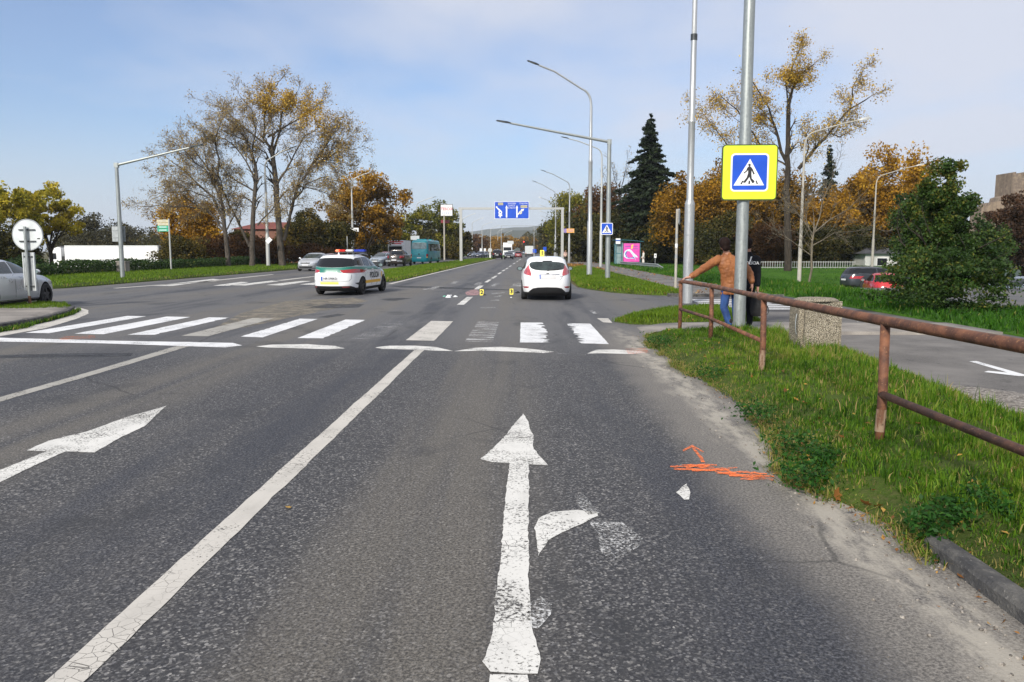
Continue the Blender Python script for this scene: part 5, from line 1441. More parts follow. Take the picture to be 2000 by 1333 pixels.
# --- rusty railing
RX_ = 2.98
rail_y = [(2.3, 2.86), (6.2, 2.84), (9.8, 2.98), (13.45, 3.20), (15.4, 3.06)]
def rail_x(y): return float(np.interp(y, [r[0] for r in rail_y], [r[1] for r in rail_y]))
railing = empty('railing', (0, 0, 0)); tag(railing, 'rusty brown pipe railing with two rails along the grass verge', 'railing')
ys = [-1.0, 2.3, 6.2, 9.8, 13.45, 15.4]
MB().tube([(2.84, -1, 1.12), (2.86, 2.3, 1.12), (2.84, 6.2, 1.10), (2.98, 9.85, 1.075), (2.99, 9.9, 1.075), (3.20, 13.45, 1.05), (3.07, 15.33, 1.06), (3.05, 15.42, 1.03)], [.042] * 4 + [.036] * 4, 14).build('top_rail', M['rusty_paint'], railing, 'all')
MB().tube([(2.98, 9.70, 1.076), (2.985, 9.78, 1.076), (2.99, 9.98, 1.075), (2.995, 10.05, 1.075)], [.043, .050, .050, .042], 14).build('rail_sleeve', M['rusty_paint'], railing, 'all')
MB().tube([(2.84, -1, .52), (2.84, 6.2, .52)], .030, 12).build('lower_rail', M['rusty_paint'], railing, 'all')
MB().tube([(2.98, 9.8, .53), (3.20, 13.45, .50), (3.06, 15.4, .52)], .028, 12).build('lower_rail', M['rusty_paint'], railing, 'all')
for i, (y, x) in enumerate(rail_y):
    tp = float(np.interp(y, [2.3, 6.2, 9.8, 13.45, 15.4], [1.12, 1.10, 1.075, 1.05, 1.05]))
    p = MB().tube([(x, y, 0.0), (x + .008, y, .5), (x, y, tp - 0.01)], .037, 14).build('post', M['rusty_paint'] if i in (0, 3, 4) else M['rusty_paint'], railing, 'all')
    if i == 2:
        MB().tube([(x, y, 0.06), (x + .006, y, .42)], .0385, 14, cap=False).build('peeled_foot', M['peeling_post'], railing, 'all')
    if i == 1:
        MB().tube([(x, y, 0.22), (x + .006, y, .40)], .0382, 14, cap=False).build('peeled_foot', M['peeling_post'], railing, 'all')

# --- pedestrian crossing sign face
def rrect(w, h, r, n=6):
    out = []
    for cx_, cy_, a0 in ((w / 2 - r, h / 2 - r, 0), (-w / 2 + r, h / 2 - r, 90), (-w / 2 + r, -h / 2 + r, 180), (w / 2 - r, -h / 2 + r, 270)):
        for k in range(n + 1):
            a = R(a0 + 90 * k / n)
            out.append((cx_ + r * math.cos(a), cy_ + r * math.sin(a)))
    return out
Zs = lambda zx, zy: ((zx - 795) / 1020, -(zy - 685) / 1020)
FIG = [[Zs(*p) for p in poly] for poly in (
    [(745, 600), (768, 578), (812, 578), (842, 612), (890, 712), (866, 726), (828, 650), (828, 722), (838, 800), (893, 848), (868, 890), (850, 885), (808, 818), (792, 770), (722, 872), (690, 882), (676, 866), (742, 778), (764, 700), (764, 642), (745, 664), (690, 706), (678, 690), (728, 650)],
    [(762, 530), (775, 522), (800, 522), (808, 535), (806, 560), (796, 578), (780, 578), (768, 562)],
    [(660, 840), (686, 840), (652, 905), (622, 905)], [(782, 840), (806, 840), (810, 900), (774, 900)], [(908, 838), (930, 838), (958, 902), (930, 902)])]
TRI = [Zs(795, 432), Zs(498, 930), Zs(1072, 928)]
def panel(name, poly, mat, parent, y, t=0.004, k=1.0, c=(0, 0)):
    """flat plate facing the camera (-Y), front at y"""
    f = lambda u, v: (u * k + c[0], y, v * k + c[1])
    g_ = lambda u, v: (u * k + c[0], y + t, v * k + c[1])
    return MB().prism(poly, f, g_).build(name, M[mat], parent)
def ped_sign(parent, y, c, size, lime):
    """size: edge of the whole sign"""
    k = size
    if lime:
        panel('sign_frame', rrect(1.03, 1.03, 0.075), 'sign_frame', parent, y + .010, .03, k, c)
        bd = panel('sign_board', rrect(0.985, 0.985, 0.055), 'sign_lime', parent, y, .010, k, c)
        kk, cc = k, c
        bw, bb = 0.70, 0.64
    else:
        bd = panel('sign_board', rrect(1.0, 1.0, 0.07), 'sign_back', parent, y, .02, k, c)
        kk, cc = k * 1.43, c
        bw, bb = 0.70, 0.63
    panel('border', rrect(bw, bw, 0.075), 'letter_white', bd, y - .003, .0035, kk, cc)
    panel('blue_field', rrect(bb, bb, 0.05), 'sign_blue', bd, y - .006, .003, kk, cc)
    panel('triangle', TRI, 'letter_white', bd, y - .009, .003, kk, cc)
    for i, p in enumerate(FIG):
        panel(['walking_figure', 'figure_head', 'zebra_bar', 'zebra_bar', 'zebra_bar'][i], p, 'letter_black', bd, y - .012, .003, kk, cc)

def pole_mesh(zs_rs, mat, parent, seg=18, name='pole'):
    return MB().tube([(0, 0, z) for z, r in zs_rs], [r for z, r in zs_rs], seg).build(name, mat, parent, True)

# near sign pole: thick galvanised tube that runs out of the frame
sp = empty('sign_pole', (4.16, 15.2, 0.06)); tag(sp, 'galvanised pole carrying the lime framed pedestrian crossing sign', 'sign pole')
pole_mesh([(-.2, .116), (2.2, .112), (5.5, .103), (7.2, .098)], M['galvanised'], sp)
MB().tube(arc((0, 0, 7.1), (0, 0, 7.5), (-0.6, 0.05, 7.6)) + [Vector((-4.6, .3, 8.2))], .045, 8).build('arm', M['galvanised'], sp, True)
s_ = empty('crossing_sign', (4.22, 15.04, 3.1)); tag(s_, 'large lime bordered pedestrian crossing sign with walking figure', 'sign')
s_.rotation_euler = (0, 0, R(-2))
ped_sign(s_, 0.0, (0, 0), 1.0, True)
for dz in (-0.25, 0.25):
    MB().tube([(0.12 * math.cos(a) - .06, 0.16 + 0.12 * math.sin(a), dz) for a in [2 * PI * k / 16 for k in range(17)]], .012, 6).build('clamp', M['sign_back'], s_, True)

# tall mast
mast = empty('lamp_mast', (5.19, 25.0, 0.0)); tag(mast, 'tall pale grey stepped mast standing at the side street zebra', 'lamp mast')
pole_mesh([(-.1, .158), (.02, .158), (3.06, .152), (3.12, .150), (3.24, .105), (5.55, .100), (5.57, .108), (5.64, .108), (5.66, .092), (8.1, .088)], M['grey_mast'], mast)
pole_mesh([(8.1, .094), (8.14, .094), (8.16, .078), (12.2, .065), (12.6, .06)], M['grey_mast'], mast, name='upper_pole')
MB().tube(arc((0, 0, 12.5), (0, 0, 13.1), (-0.8, 0, 13.3)) + [Vector((-2.6, 0, 13.9))], .04, 8).build('arm', M['grey_mast'], mast, True)
pole_mesh([(8.02, .102), (8.2, .102)], M['lamp_grey'], mast, name='clamp_band')
pole_mesh([(2.1, .1565), (2.16, .1565)], M['sign_back'], mast, name='band')

# lamp head, long axis along +X (pointing away from the pole)
def lamp_head(parent, base, d, kind='led', k=1.0):
    d = Vector(d).normalized()
    q = d.to_track_quat('X', 'Z').to_matrix()
    if kind == 'led':
        out = [(0, .035), (.10, .055), (.25, .09), (.34, .15), (.78, .14), (.84, .06)]
        zt = [.035, .05, .065, .055, .03, .015]
    else:
        out = [(0, .04), (.12, .06), (.25, .11), (.5, .125), (.75, .10), (.82, .05)]
        zt = [.05, .07, .10, .11, .08, .04]
    vs, fs = [], []
    for i, (x, w) in enumerate(out):
        b_ = -.03 if kind == 'led' else -.05
        for y, z in ((-w, b_ * .6), (w, b_ * .6), (w * .7, zt[i]), (-w * .7, zt[i])): vs.append(Vector(base) + q @ Vector((x * k, y * k, z * k)))
    for i in range(len(out) - 1):
        for j in range(4): fs.append((i * 4 + j, i * 4 + (j + 1) % 4, i * 4 + 4 + (j + 1) % 4, i * 4 + 4 + j))
    fs += [(3, 2, 1, 0), tuple(len(vs) - 4 + j for j in range(4))]
    h = MB().add(vs, fs).build('lamp_head', M['lamp_grey' if kind == 'led' else 'light_pole_paint'], parent, True)
    g0 = [Vector(base) + q @ Vector((x * k, y * k, (-.032 if kind == 'led' else -.085) * k)) for x, y in ((.36, -.1), (.72, -.09), (.72, .09), (.36, .1))]
    g1 = [v + Vector((0, 0, .02)) for v in g0]
    MB().add(g0 + g1, [(3, 2, 1, 0), (4, 5, 6, 7)] + [(i, (i + 1) % 4, 4 + (i + 1) % 4, 4 + i) for i in range(4)]).build('lamp_lens', M['lamp_glass'], h)
    return h

def lamp(label, x, y, h, reach, rise, side, kind='bent', head='led', z0=0.0, mat='grey_mast', r=0.095, group=None, yaw=0.0):
    root = empty('street_lamp', (x, y, z0)); tag(root, label, 'street lamp', group)
    if kind == 'bent':
        st = h * 0.30
        pole_mesh([(-.1, r * 1.35), (st, r * 1.28), (st + .12, r), (h * .62, r * .92), (h * .625, r * 1.05), (h * .635, r * .8), (h - .9, r * .62)], M[mat], root, 14)
        a = Vector((0, 0, h - .9))
        pts = arc(a, (0, 0, h - .12), (side * .55, 0, h + .08), 8) + [Vector((side * reach * .7, 0, h + rise * .75)), Vector((side * reach, 0, h + rise))]
        MB().tube(pts, [r * .55] * 7 + [r * .45] * 4, 8).build('arm', M[mat], root, True)
    else:
        pole_mesh([(-.1, r * 1.1), (h * .5, r), (h + .1, r * .8)], M[mat], root, 14)
        pts = [Vector((side * -.05, 0, h)), Vector((side * reach * .5, 0, h + rise * .5)), Vector((side * reach, 0, h + rise))]
        MB().tube(pts, [r * .62, r * .5, r * .4], 8).build('arm', M[mat], root, True)
        MB().box(-.11, .11, -.09, .09, h - .12, h + .14).build('pole_cap', M[mat], root)
    e = pts[-1] - pts[-2]
    lamp_head(root, pts[-1] - e.normalized() * .1, e, head)
    root.rotation_euler = (0, 0, yaw)
    return root
def mark_sign(label, px, py, Y, size):
    p = at(px, py, Y)
    o = empty('crossing_sign', p); tag(o, label, 'sign')
    ped_sign(o, -0.1, (0, 0), size, False)
    MB().box(-.03, .03, -.08, .0, -.2, .2).build('bracket', M['sign_back'], o)
# right hand row
lamp('crossing lamp with a long straight arm and small blue sign on its pole', 4.5, 42.3, 7.25, 5.2, .98, -1, 'straight', 'led', 0.05, 'galvanised', .125)
mark_sign('small blue and white pedestrian crossing sign on the straight armed lamp', 1185, 447.5, 42.1, 0.62)
lamp('tall bent street lamp standing nearest behind the white hatchback', 4.0, 48.0, 11.0, 3.1, 1.45, -1, z0=0.05, r=.125)
lamp('slim bent street lamp left of the bus shelter', 7.7, 79.0, 11.5, 3.3, 1.0, -1, z0=0.05, r=.115, mat='light_pole_paint')
lamp('bent street lamp carrying the orange and violet panel', 6.35, 110.0, 11.0, 3.3, 1.35, -1, z0=0.05, r=.125, mat='grey_mast')
lamp('bent street lamp right of the blue gantry sign', 5.3, 131.0, 11.3, 3.2, 1.4, -1, z0=0.05, r=.115, mat='grey_mast')
rg = random.Random(4)
ORD = ['first', 'second', 'third', 'fourth', 'fifth', 'sixth', 'seventh', 'eighth']
for y in (168, 196, 226, 258, 292, 330, 372, 420): lamp(ORD.pop(0) + ' street lamp beyond the gantry in the right hand row', 5.4 + bend(y), y, 11.3, 3.2, 1.3, -1, r=.13, head='old', group='distant lamps of the right hand row')
# left hand row
lamp('short street lamp on the left with a straight arm and a sign back', -22.35, 43.8, 6.25, 4.1, .95, 1, 'straight', 'led', 0.05, 'galvanised', .115)
lamp('white bent street lamp in front of the bare poplars', -24.9, 77.0, 10.3, 2.4, 1.0, 1, z0=0.06, mat='light_pole_paint', r=.14)
lamp('white bent street lamp rising behind the police car', -22.6, 105.0, 11.0, 2.4, .75, 1, z0=0.06, mat='light_pole_paint', r=.135)
lamp('bent street lamp between the orange tree and the teal bus', -23.2, 139.0, 11.0, 3.2, 1.1, 1, z0=0.06, mat='light_pole_paint', r=.14)
lamp('bent street lamp rising out of the green tree', -20.9, 156.0, 10.9, 3.2, 1.0, 1, z0=0.06, mat='light_pole_paint', r=.13)
ORD = ['first', 'second', 'third', 'fourth', 'fifth', 'sixth', 'seventh', 'eighth']
for y in (205, 232, 262, 300, 340, 382, 430): lamp(ORD.pop(0) + ' street lamp beyond the green tree in the left hand row', -21.0 + bend(y), y, 11.0, 3.2, 1.2, 1, r=.15, head='old', mat='light_pole_paint', group='distant lamps of the left hand row')
# old lamps in the park on the right
lamp('old rusty concrete lamp in front of the gnarled poplar', 18.4, 53.0, 10.3, 3.5, .85, 1, head='old', z0=float(gz(np.array(18.4), np.array(53.0))), mat='concrete_pole', r=.10)
lamp('old slim park lamp left of the bright orange tree', 35.0, 80.0, 9.0, 3.9, 1.0, 1, head='old', mat='concrete_pole', r=.10)

# --- back of the sign on the left lamp, sign panels on other lamps
o = empty('sign_plate', at(232, 457.5, 44.02)); tag(o, 'grey back of a square sign clamped to the short left lamp', 'sign')
MB().box(-.37, .37, -.012, .0, -.42, .42).build('plate', M['sign_back'], o)
MB().prism(rrect(.74, .84, .05), lambda u, v: (u, -.02, v), lambda u, v: (u, -.0125, v)).build('rear_sheet', M['sign_back'], o)
for dz in (-.2, .2): MB().box(-.33, .33, -.05, -.021, dz - .02, dz + .02).build('rail', M['guard_metal'], o)
def plate(name, label, px0, py0, px1, py1, Y, mat, t=.04, bars=None, legs=None):
    a, b = at(px0, py0, Y), at(px1, py1, Y)
    c = (a + b) / 2; w, h = abs(b.x - a.x), abs(a.z - b.z)
    o = empty(name, c); tag(o, label, 'sign')
    MB().box(-w / 2, w / 2, -t / 2, t / 2, -h / 2, h / 2).build('panel', M[mat], o)
    return o, w, h
o, w, h = plate('sign_plate', 'white street name panel on the lamp behind the police car', 680.5, 445.5, 700.5, 453, 104.7, 'white_board')
o, w, h = plate('sign_plate', 'pale oval lamp bracket panel beside the orange tree', 755, 432, 774, 441, 138.6, 'sign_back')
o, w, h = plate('sign_plate', 'orange and violet direction panel on a lamp right of the gantry', 1101, 447, 1121.5, 455, 109.7, 'sign_orange', .06)
MB().box(-w / 2, -w / 2 + w * .28, -.036, -.031, -h / 2, h / 2).build('violet_end', M['sign_violet'], o)
for k, (a, b) in enumerate(((-.12, .46), (-.12, .40))):
    MB().box(w * a, w * b, -.037, -.031, h * (.12 - .32 * k), h * (.24 - .32 * k)).build('text_bar', M['sign_violet'], o)
o, w, h = plate('sign_plate', 'pale green blank panel above the teal bus', 802, 461, 819, 469, 100, 'pale_disc')
MB().tube([(0, .1, -h), (0, .1, h)], .05, 8).build('stub', M['grey_mast'], o)
o, w, h = plate('warning_plate', 'small rotated square priority plate on the white lamp before the poplars', 519, 462, 531, 478, 76.6, 'white_board')
children(o)[0].rotation_euler = (0, R(45), 0); children(o)[0].scale = (.72, 1, .72)

# --- round sign on the left island (seen from behind)
rs = empty('round_sign', (-13.93, 22.15, 0.1)); tag(rs, 'pale round sign seen from behind on the traffic island', 'sign')
MB().prism([(.415 * math.cos(2 * PI * k / 40), .415 * math.sin(2 * PI * k / 40)) for k in range(40)], lambda u, v: (u, 0, 1.99 + v), lambda u, v: (u, .02, 1.99 + v)).build('disc', M['pale_disc'], rs)
MB().tube([(.43 * math.cos(2 * PI * k / 40), .01, 1.99 + .43 * math.sin(2 * PI * k / 40)) for k in range(41)], .016, 6).build('rim', M['sign_back'], rs, True)
for dz in (.14, -.18): MB().box(-.23, .23, -.035, -.002, 1.99 + dz - .018, 1.99 + dz + .018).build('rail', M['lamp_grey'], rs)
MB().box(.27, .35, -.004, -.001, 1.87, 1.90).build('label_sticker', M['letter_black'], rs)
pole_mesh([(.0, .040), (.28, .040)], M['rusty_paint'], rs, 12, 'pole_foot').location = (-.015, -.075, 0)
pole_mesh([(.28, .041), (1.2, .041), (2.22, .041)], M['galvanised'], rs, 12).location = (-.015, -.075, 0)
bo = MB().box(-.17, .15, -.018, .018, .42, 1.5).build('guide_board', M['sign_back'], rs)
MB().box(-.175, -.15, -.03, .03, .42, 1.5).build('edge_strip', M['pale_disc'], bo)
MB().box(.13, .155, -.03, .03, .42, 1.5).build('edge_strip', M['pale_disc'], bo)
for dz in (.55, 1.38): MB().box(-.12, .12, -.05, -.02, dz - .02, dz + .02).build('clamp', M['lamp_grey'], bo)

# --- concrete litter bin
bn = empty('litter_bin', (4.60, 12.45, 0.06)); tag(bn, 'squat washed pebble concrete litter bin beside the railing', 'litter bin')
bm = bmesh.new(); bmesh.ops.create_cube(bm, size=1)
bmesh.ops.scale(bm, vec=(.67, .58, .82), verts=bm.verts); bmesh.ops.translate(bm, vec=(0, 0, .40), verts=bm.verts)
bmesh.ops.bevel(bm, geom=[e for e in bm.edges if abs(e.verts[0].co.z - e.verts[1].co.z) > .5], offset=.075, segments=4, affect='EDGES')
for v in bm.verts:
    if v.co.z > .7: v.co.x *= .985; v.co.y *= .985
me = bpy.data.meshes.new('bin_body'); bm.to_mesh(me); bm.free()
link('bin_body', me, M['pebble_concrete'], bn)
MB().tube([(0, 0, .811), (0, 0, .825), (0, 0, .855), (0, 0, .865)], [.335, .335, .27, .1], 20).build('bin_lid', M['pebble_concrete'], bn, True)
MB().tube(arc((-.36, -.2, .62), (-.40, -.22, .42), (-.355, -.2, .30), 6), .006, 6).build('wire_hook', M['guard_metal'], bn, True)
# far concrete box on the left verge
b2 = empty('litter_bin', (-27.75, 54.5, 0.08)); tag(b2, 'square concrete litter bin on the left verge beside the short lamp', 'litter bin')
MB().box(-.32, .32, -.3, .3, 0, .78).build('bin_body', M['pavement_concrete'], b2)
MB().box(-.35, .35, -.33, .33, .782, .86).build('bin_lid', M['pavement_concrete'], b2)

# --- thin tram-stop-like post with a sign edge on, on the pavement
sw = empty('sign_post', (6.15, 32.0, 0.05)); tag(sw, 'weathered post with a sign seen nearly edge on, at the far pavement', 'sign post')
pole_mesh([(-.1, .055), (1.2, .055), (2.9, .05), (3.25, .05)], M['concrete_pole'], sw, 10)
sb = MB().prism(rrect(.62, .62, .06), lambda u, v: (.06 + .02, u * .9, 2.95 + v), lambda u, v: (.10, u * .9, 2.95 + v)).build('sign_plate', M['sign_back'], sw)
sb.rotation_euler = (0, 0, R(-16))
for z, c in ((1.3, 'sign_back'), (1.72, 'white_board'), (2.1, 'sign_back')): MB().tube([(0, 0, z), (0, 0, z + .16)], .0565, 10, cap=False).build('sticker', M[c], sw, True)

# --- gantry with the blue direction sign
ga = empty('sign_gantry', (0, 0, 0)); tag(ga, 'pale steel gantry spanning the road ahead, posts on median and verge', 'gantry')
GY = 113.0
for px in (900.5, 1098):
    p = at(px, 490, GY)
    MB().box(p.x - .19, p.x + .19, GY - .16, GY + .16, 0, 7.42).build('post', M['light_pole_paint'], ga)
    MB().box(p.x - .4, p.x + .4, GY - .35, GY + .35, -.05, .22).build('footing', M['kerb_concrete'], ga)
pl, pr = at(900.5, 490, GY).x, at(1098, 490, GY).x
MB().box(pl - .3, pr + .22, GY - .15, GY + .15, 7.423, 7.72).build('beam', M['light_pole_paint'], ga)
ds = empty('direction_sign', at(999.5, 411, GY - .35)); tag(ds, 'blue overhead lane direction sign with white arrows hung on the gantry', 'sign')
sw_, sh_ = 65 / (F / GY), 31.5 / (F / GY)
fw_, fh_ = 1.0 / 1290, 1.0 / 620          # traced in a 1290 x 620 frame
U = lambda zx, zy: ((zx - 790) * sw_ * fw_, -(zy - 615) * sh_ * fh_)
bd = MB().box(-sw_ / 2 - .05, sw_ / 2 + .05, 0, .06, -sh_ / 2 - .05, sh_ / 2 + .05).build('sign_board', M['letter_white'], ds)
panel('blue_field', rrect(sw_, sh_, .1), 'sign_blue', bd, -.006, .005)
def on_sign(name, pts, mat='letter_white', y=-.012): return panel(name, [U(*p) for p in pts], mat, bd, y, .005)
def ringp(cx_, cy_, r_, n=20): return [(cx_ + r_ * math.cos(2 * PI * k / n), cy_ + r_ * math.sin(2 * PI * k / n)) for k in range(n)]
on_sign('straight_arrow', [(565, 890), (565, 525), (548, 525), (592, 430), (636, 525), (620, 525), (620, 890)])
on_sign('straight_arrow', [(962, 890), (962, 525), (942, 525), (990, 430), (1032, 525), (1014, 525), (1014, 770), (1062, 690), (1160, 600), (1140, 575), (1265, 560), (1225, 660), (1200, 640), (1105, 720), (1016, 810), (1016, 890)])
on_sign('roundabout_arrow', [(325, 890), (325, 800), (372, 800), (372, 890)])
on_sign('roundabout_arrow', [(300, 640), (215, 530), (190, 540), (185, 465), (250, 480), (238, 505), (392, 630), (360, 660)])
on_sign('roundabout_ring', ringp(352, 705, 72), y=-.014)
on_sign('roundabout_arrow', [(282, 775), (425, 775), (425, 835), (282, 835)], y=-.016)
on_sign('roundabout_hole', ringp(352, 702, 26), 'sign_blue', -.018)
on_sign('bypass_circle', ringp(1120, 705, 62), 'sign_tan', -.014)
on_sign('bypass_circle', ringp(1120, 705, 36), 'letter_white', -.018)
on_sign('bypass_dot', ringp(1120, 700, 16), 'sign_blue', -.022)
on_sign('place_box', [(262, 330), (460, 330), (460, 425), (262, 425)], 'sign_tan')
on_sign('place_box', [(1128, 430), (1385, 430), (1385, 525), (1128, 525)], 'sign_tan')
def words(body, size, loc, mat, parent, name='lettering', rot=(PI / 2, 0, 0), bold=0.0):
    me = text_data(body, size, bold=bold)
    o = link(name, me, M[mat], parent, loc); o.rotation_euler = rot
    return o
ks = sh_ * fh_
for body, zx, zy, sz, mt in (('TESCO', 362, 380, 78, 'letter_black'), ('ZVOLEN', 790, 365, 82, 'letter_white'), ('LEVICE', 790, 450, 82, 'letter_white'), ('A MESTO', 790, 535, 72, 'letter_white'), ('ŠTADIÓN', 1240, 368, 72, 'letter_white'), ('CENTRUM', 1257, 480, 72, 'letter_black')):
    u, v = U(zx, zy)
    words(body, sz * ks, (u, -.02, v), mt, bd)

# second gantry and red traffic light far ahead
g2 = empty('sign_gantry', (0, 0, 0)); tag(g2, 'distant gantry over the far crossroads with a pale sign back', 'gantry')
GY2 = 185.0
x0, x1 = at(979, 490, GY2).x, at(1043, 490, GY2).x
MB().box(x0 - .06, x0 + .06, GY2 - .08, GY2 + .08, 0, 7.3).build('post', M['sign_back'], g2)
MB().box(x1 - .06, x1 + .06, GY2 - .08, GY2 + .08, 0, 7.3).build('post', M['sign_back'], g2)
MB().box(x0 - .1, x1 + .1, GY2 - .06, GY2 + .06, 7.303, 7.42).build('beam', M['sign_back'], g2)
a, b = at(991, 471, GY2 - .3), at(1003, 477.5, GY2 - .3)
MB().box(a.x, b.x, GY2 - .3, GY2 - .2, b.z, a.z).build('sign_back', M['pale_disc'], g2)
tl = empty('traffic_light', at(1023, 473.5, GY2 - .3)); tag(tl, 'overhead traffic light showing red at the far crossroads', 'traffic light')
MB().box(-.17, .17, -.02, .15, -.75, .30).build('housing', M['black_plastic'], tl)
MB().prism(ringp(0, 0.1, .14, 16), lambda u, v: (u, -.05, v), lambda u, v: (u, -.021, v)).build('red_lens', M['traffic_red'], tl)
MB().box(-.28, .28, .151, .165, -.85, .45).build('back_board', M['traffic_red'] if False else M['black_plastic'], tl)
# round keep-right bollard at the end of the median
bl = empty('bollard_sign', (at(957, 490, 158).x, 158, .12)); tag(bl, 'round pale sign back on a white post at the far end of the median', 'sign')
MB().prism(ringp(0, 1.62, .42, 28), lambda u, v: (u, 0, v), lambda u, v: (u, .03, v)).build('disc', M['pale_disc'], bl)
MB().box(-.13, .13, .05, .2, 0, 1.75).build('post', M['white_board'], bl)
for px, lb in ((939, 'small white plate on a post far left of the median end'), (947, 'second small white plate just left of the bollard')):
    o = empty('sign_post', (at(px, 490, 200).x, 200, 0)); tag(o, lb, 'sign post')
    MB().tube([(0, 0, 0), (0, 0, 2.2)], .05, 6).build('post', M['grey_mast'], o)
    MB().box(-.25, .25, -.08, -.051, 1.5, 2.2).build('plate', M['white_board'], o)
# blue signs by the far right lamps
for px, py, w_, h_, Y, lb in ((1064, 487, .62, .8, 150, 'blue sign plate seen above the white hatchback, higher one'), (1044, 490.5, .9, .9, 190, 'blue sign plate on the far right, left of the higher one')):
    c = at(px, py, Y); o = empty('sign_post', (c.x, Y, 0)); tag(o, lb, 'sign post')
    MB().tube([(0, 0, 0), (0, 0, c.z)], .05, 6).build('post', M['grey_mast'], o)
    MB().box(-w_ / 2, w_ / 2, -.09, -.051, c.z - h_ / 2, c.z + h_ / 2).build('plate', M['sign_blue'], o)

# --- supermarket pylon
py_ = empty('shop_sign', (at(868, 490, 140).x, 140, 0)); tag(py_, 'white supermarket sign with red letters on a tall pole behind the tree', 'sign')
pole_mesh([(0, .16), (6, .13), (8.0, .11)], M['concrete_pole'], py_, 10)
sx0, sx1 = -.55, 1.45; sz0, sz1 = EYE + (490 - 423) / 11.0, EYE + (490 - 402) / 11.0
MB().box(sx0 - .08, sx1 + .08, -.06, .2, sz0 - .08, sz1 + .08).build('frame', M['lamp_grey'], py_)
bb = MB().box(sx0, sx1, -.075, -.061, sz0, sz1).build('sign_board', M['white_board'], py_)
words('TESCO', .66, ((sx0 + sx1) / 2, -.085, (sz0 + sz1) / 2 + .2), 'letter_red', bb, bold=.012)
for k in range(5): MB().box(sx0 + .22 + k * .33, sx0 + .42 + k * .33, -.081, -.076, sz0 + .42, sz0 + .52).build('blue_dash', M['plate_blue'], bb)
o, w, h = plate('shop_sign', 'small dull red panel under the supermarket sign', 861, 430, 878, 436, 141.5, 'maroon_paint')

# --- green town signs on the left verge
gs = empty('guide_sign', (-27.75, 62.0, 0.08)); tag(gs, 'slim white post with green and tan direction blades at the hedge', 'sign')
MB().tube([(0, 0, -.1), (0, 0, 4.05)], .065, 10).build('post', M['light_pole_paint'], gs, True)
for k, (mt, w_) in enumerate((('sign_tan', .95), ('sign_tan', .9), ('sign_green', .92), ('sign_green', .92))):
    z = 3.98 - k * .235
    MB().box(-w_, -.066, -.02, .02, z - .21, z).build('blade', M[mt], gs)
    MB().box(-w_ + .12, -.2, -.024, -.0201, z - .13, z - .08).build('text_bar', M['white_board' if k > 1 else 'sign_back'], children(gs)[-1])

# --- bus shelter
bs = empty('bus_shelter', (10.62, 91.0, 0.05)); tag(bs, 'teal glass bus shelter with a pink advertising poster', 'bus shelter')
for x, y in ((0, 0), (0.62, 0), (0, 1.5), (2.75, 0), (2.75, 1.5)): MB().box(x - .04, x + .04, y - .04, y + .04, 0, 2.62).build('post', M['shelter_teal'], bs)
vs = []
n = 10
for i in range(n + 1):
    u = i / n; x = -.25 + 3.35 * u; z = 2.66 + .22 * math.sin(min(1, u * 1.4 + .35) * PI / 2) * (1 - u) - .05 * u
    vs += [(x, -.35, z), (x, 1.8, z), (x, 1.8, z + .06), (x, -.35, z + .06)]
fs = [(i * 4 + j, i * 4 + (j + 1) % 4, i * 4 + 4 + (j + 1) % 4, i * 4 + 4 + j) for i in range(n) for j in range(4)] + [(3, 2, 1, 0), (n * 4, n * 4 + 1, n * 4 + 2, n * 4 + 3)]
MB().add(vs, fs).build('roof', M['shelter_teal'], bs)
MB().box(-.10, .42, -.42, -.36, 2.36, 2.98).build('stop_panel', M['white_board'], bs)
MB().box(-.12, .44, -.435, -.421, 2.68, 2.82).build('stop_band', M['plate_blue'], bs)
for x0_, x1_, z0_, z1_ in ((.045, .575, .1, 1.25), (.045, .575, 1.33, 2.5), (.665, .78, .1, 2.5)): MB().box(x0_, x1_, -.015, .015, z0_, z1_).build('glass_pane', M['shelter_glass'], bs)
MB().box(.045, .575, -.03, .03, 1.251, 1.329).build('cross_bar', M['shelter_teal'], bs)
MB().box(.045, 2.7, 1.48, 1.52, .1, 2.5).build('rear_pane', M['shelter_glass'], bs)
pb = MB().box(.80, 2.70, -.08, .08, .28, 2.46).build('poster_case', M['lamp_grey'], bs)
px_, pz_ = lambda zx: .80 + (zx - 400) / 370 * 1.9, lambda zy: .28 + (745 - zy) / 435 * 2.18
MB().box(.84, 2.66, -.09, -.081, .33, 2.42).build('poster', M['poster_pink'], pb)
def poster(pts, mat, y, name='poster_shape'): MB().prism([(px_(a), pz_(b)) for a, b in pts], lambda u, v: (u, y, v), lambda u, v: (u, y + .003, v)).build(name, M[mat], pb)
poster([(420, 620), (412, 560), (440, 490), (490, 455), (545, 450), (590, 480), (640, 540), (700, 590), (735, 640), (735, 690), (690, 700), (650, 650), (590, 560), (545, 500), (500, 490), (470, 530), (470, 580), (500, 630), (560, 640), (640, 620), (690, 660), (640, 665), (570, 665), (480, 660)], 'poster_wave', -.095)
poster([(440, 560), (460, 510), (500, 480), (480, 520), (465, 570), (490, 625), (560, 645), (640, 625), (665, 690), (630, 650), (540, 655), (470, 630)], 'poster_wave_dark', -.099)
poster([(575, 440), (585, 350), (625, 345), (620, 370), (605, 370), (600, 400), (620, 400), (590, 445)], 'marker_yellow', -.099)
for a, b, c_, d_ in ((440, 385, 560, 395), (630, 385, 720, 395), (620, 435, 735, 445)): poster([(a, b), (c_, b), (c_, d_), (a, d_)], 'poster_wave_dark', -.103, 'text_bar')

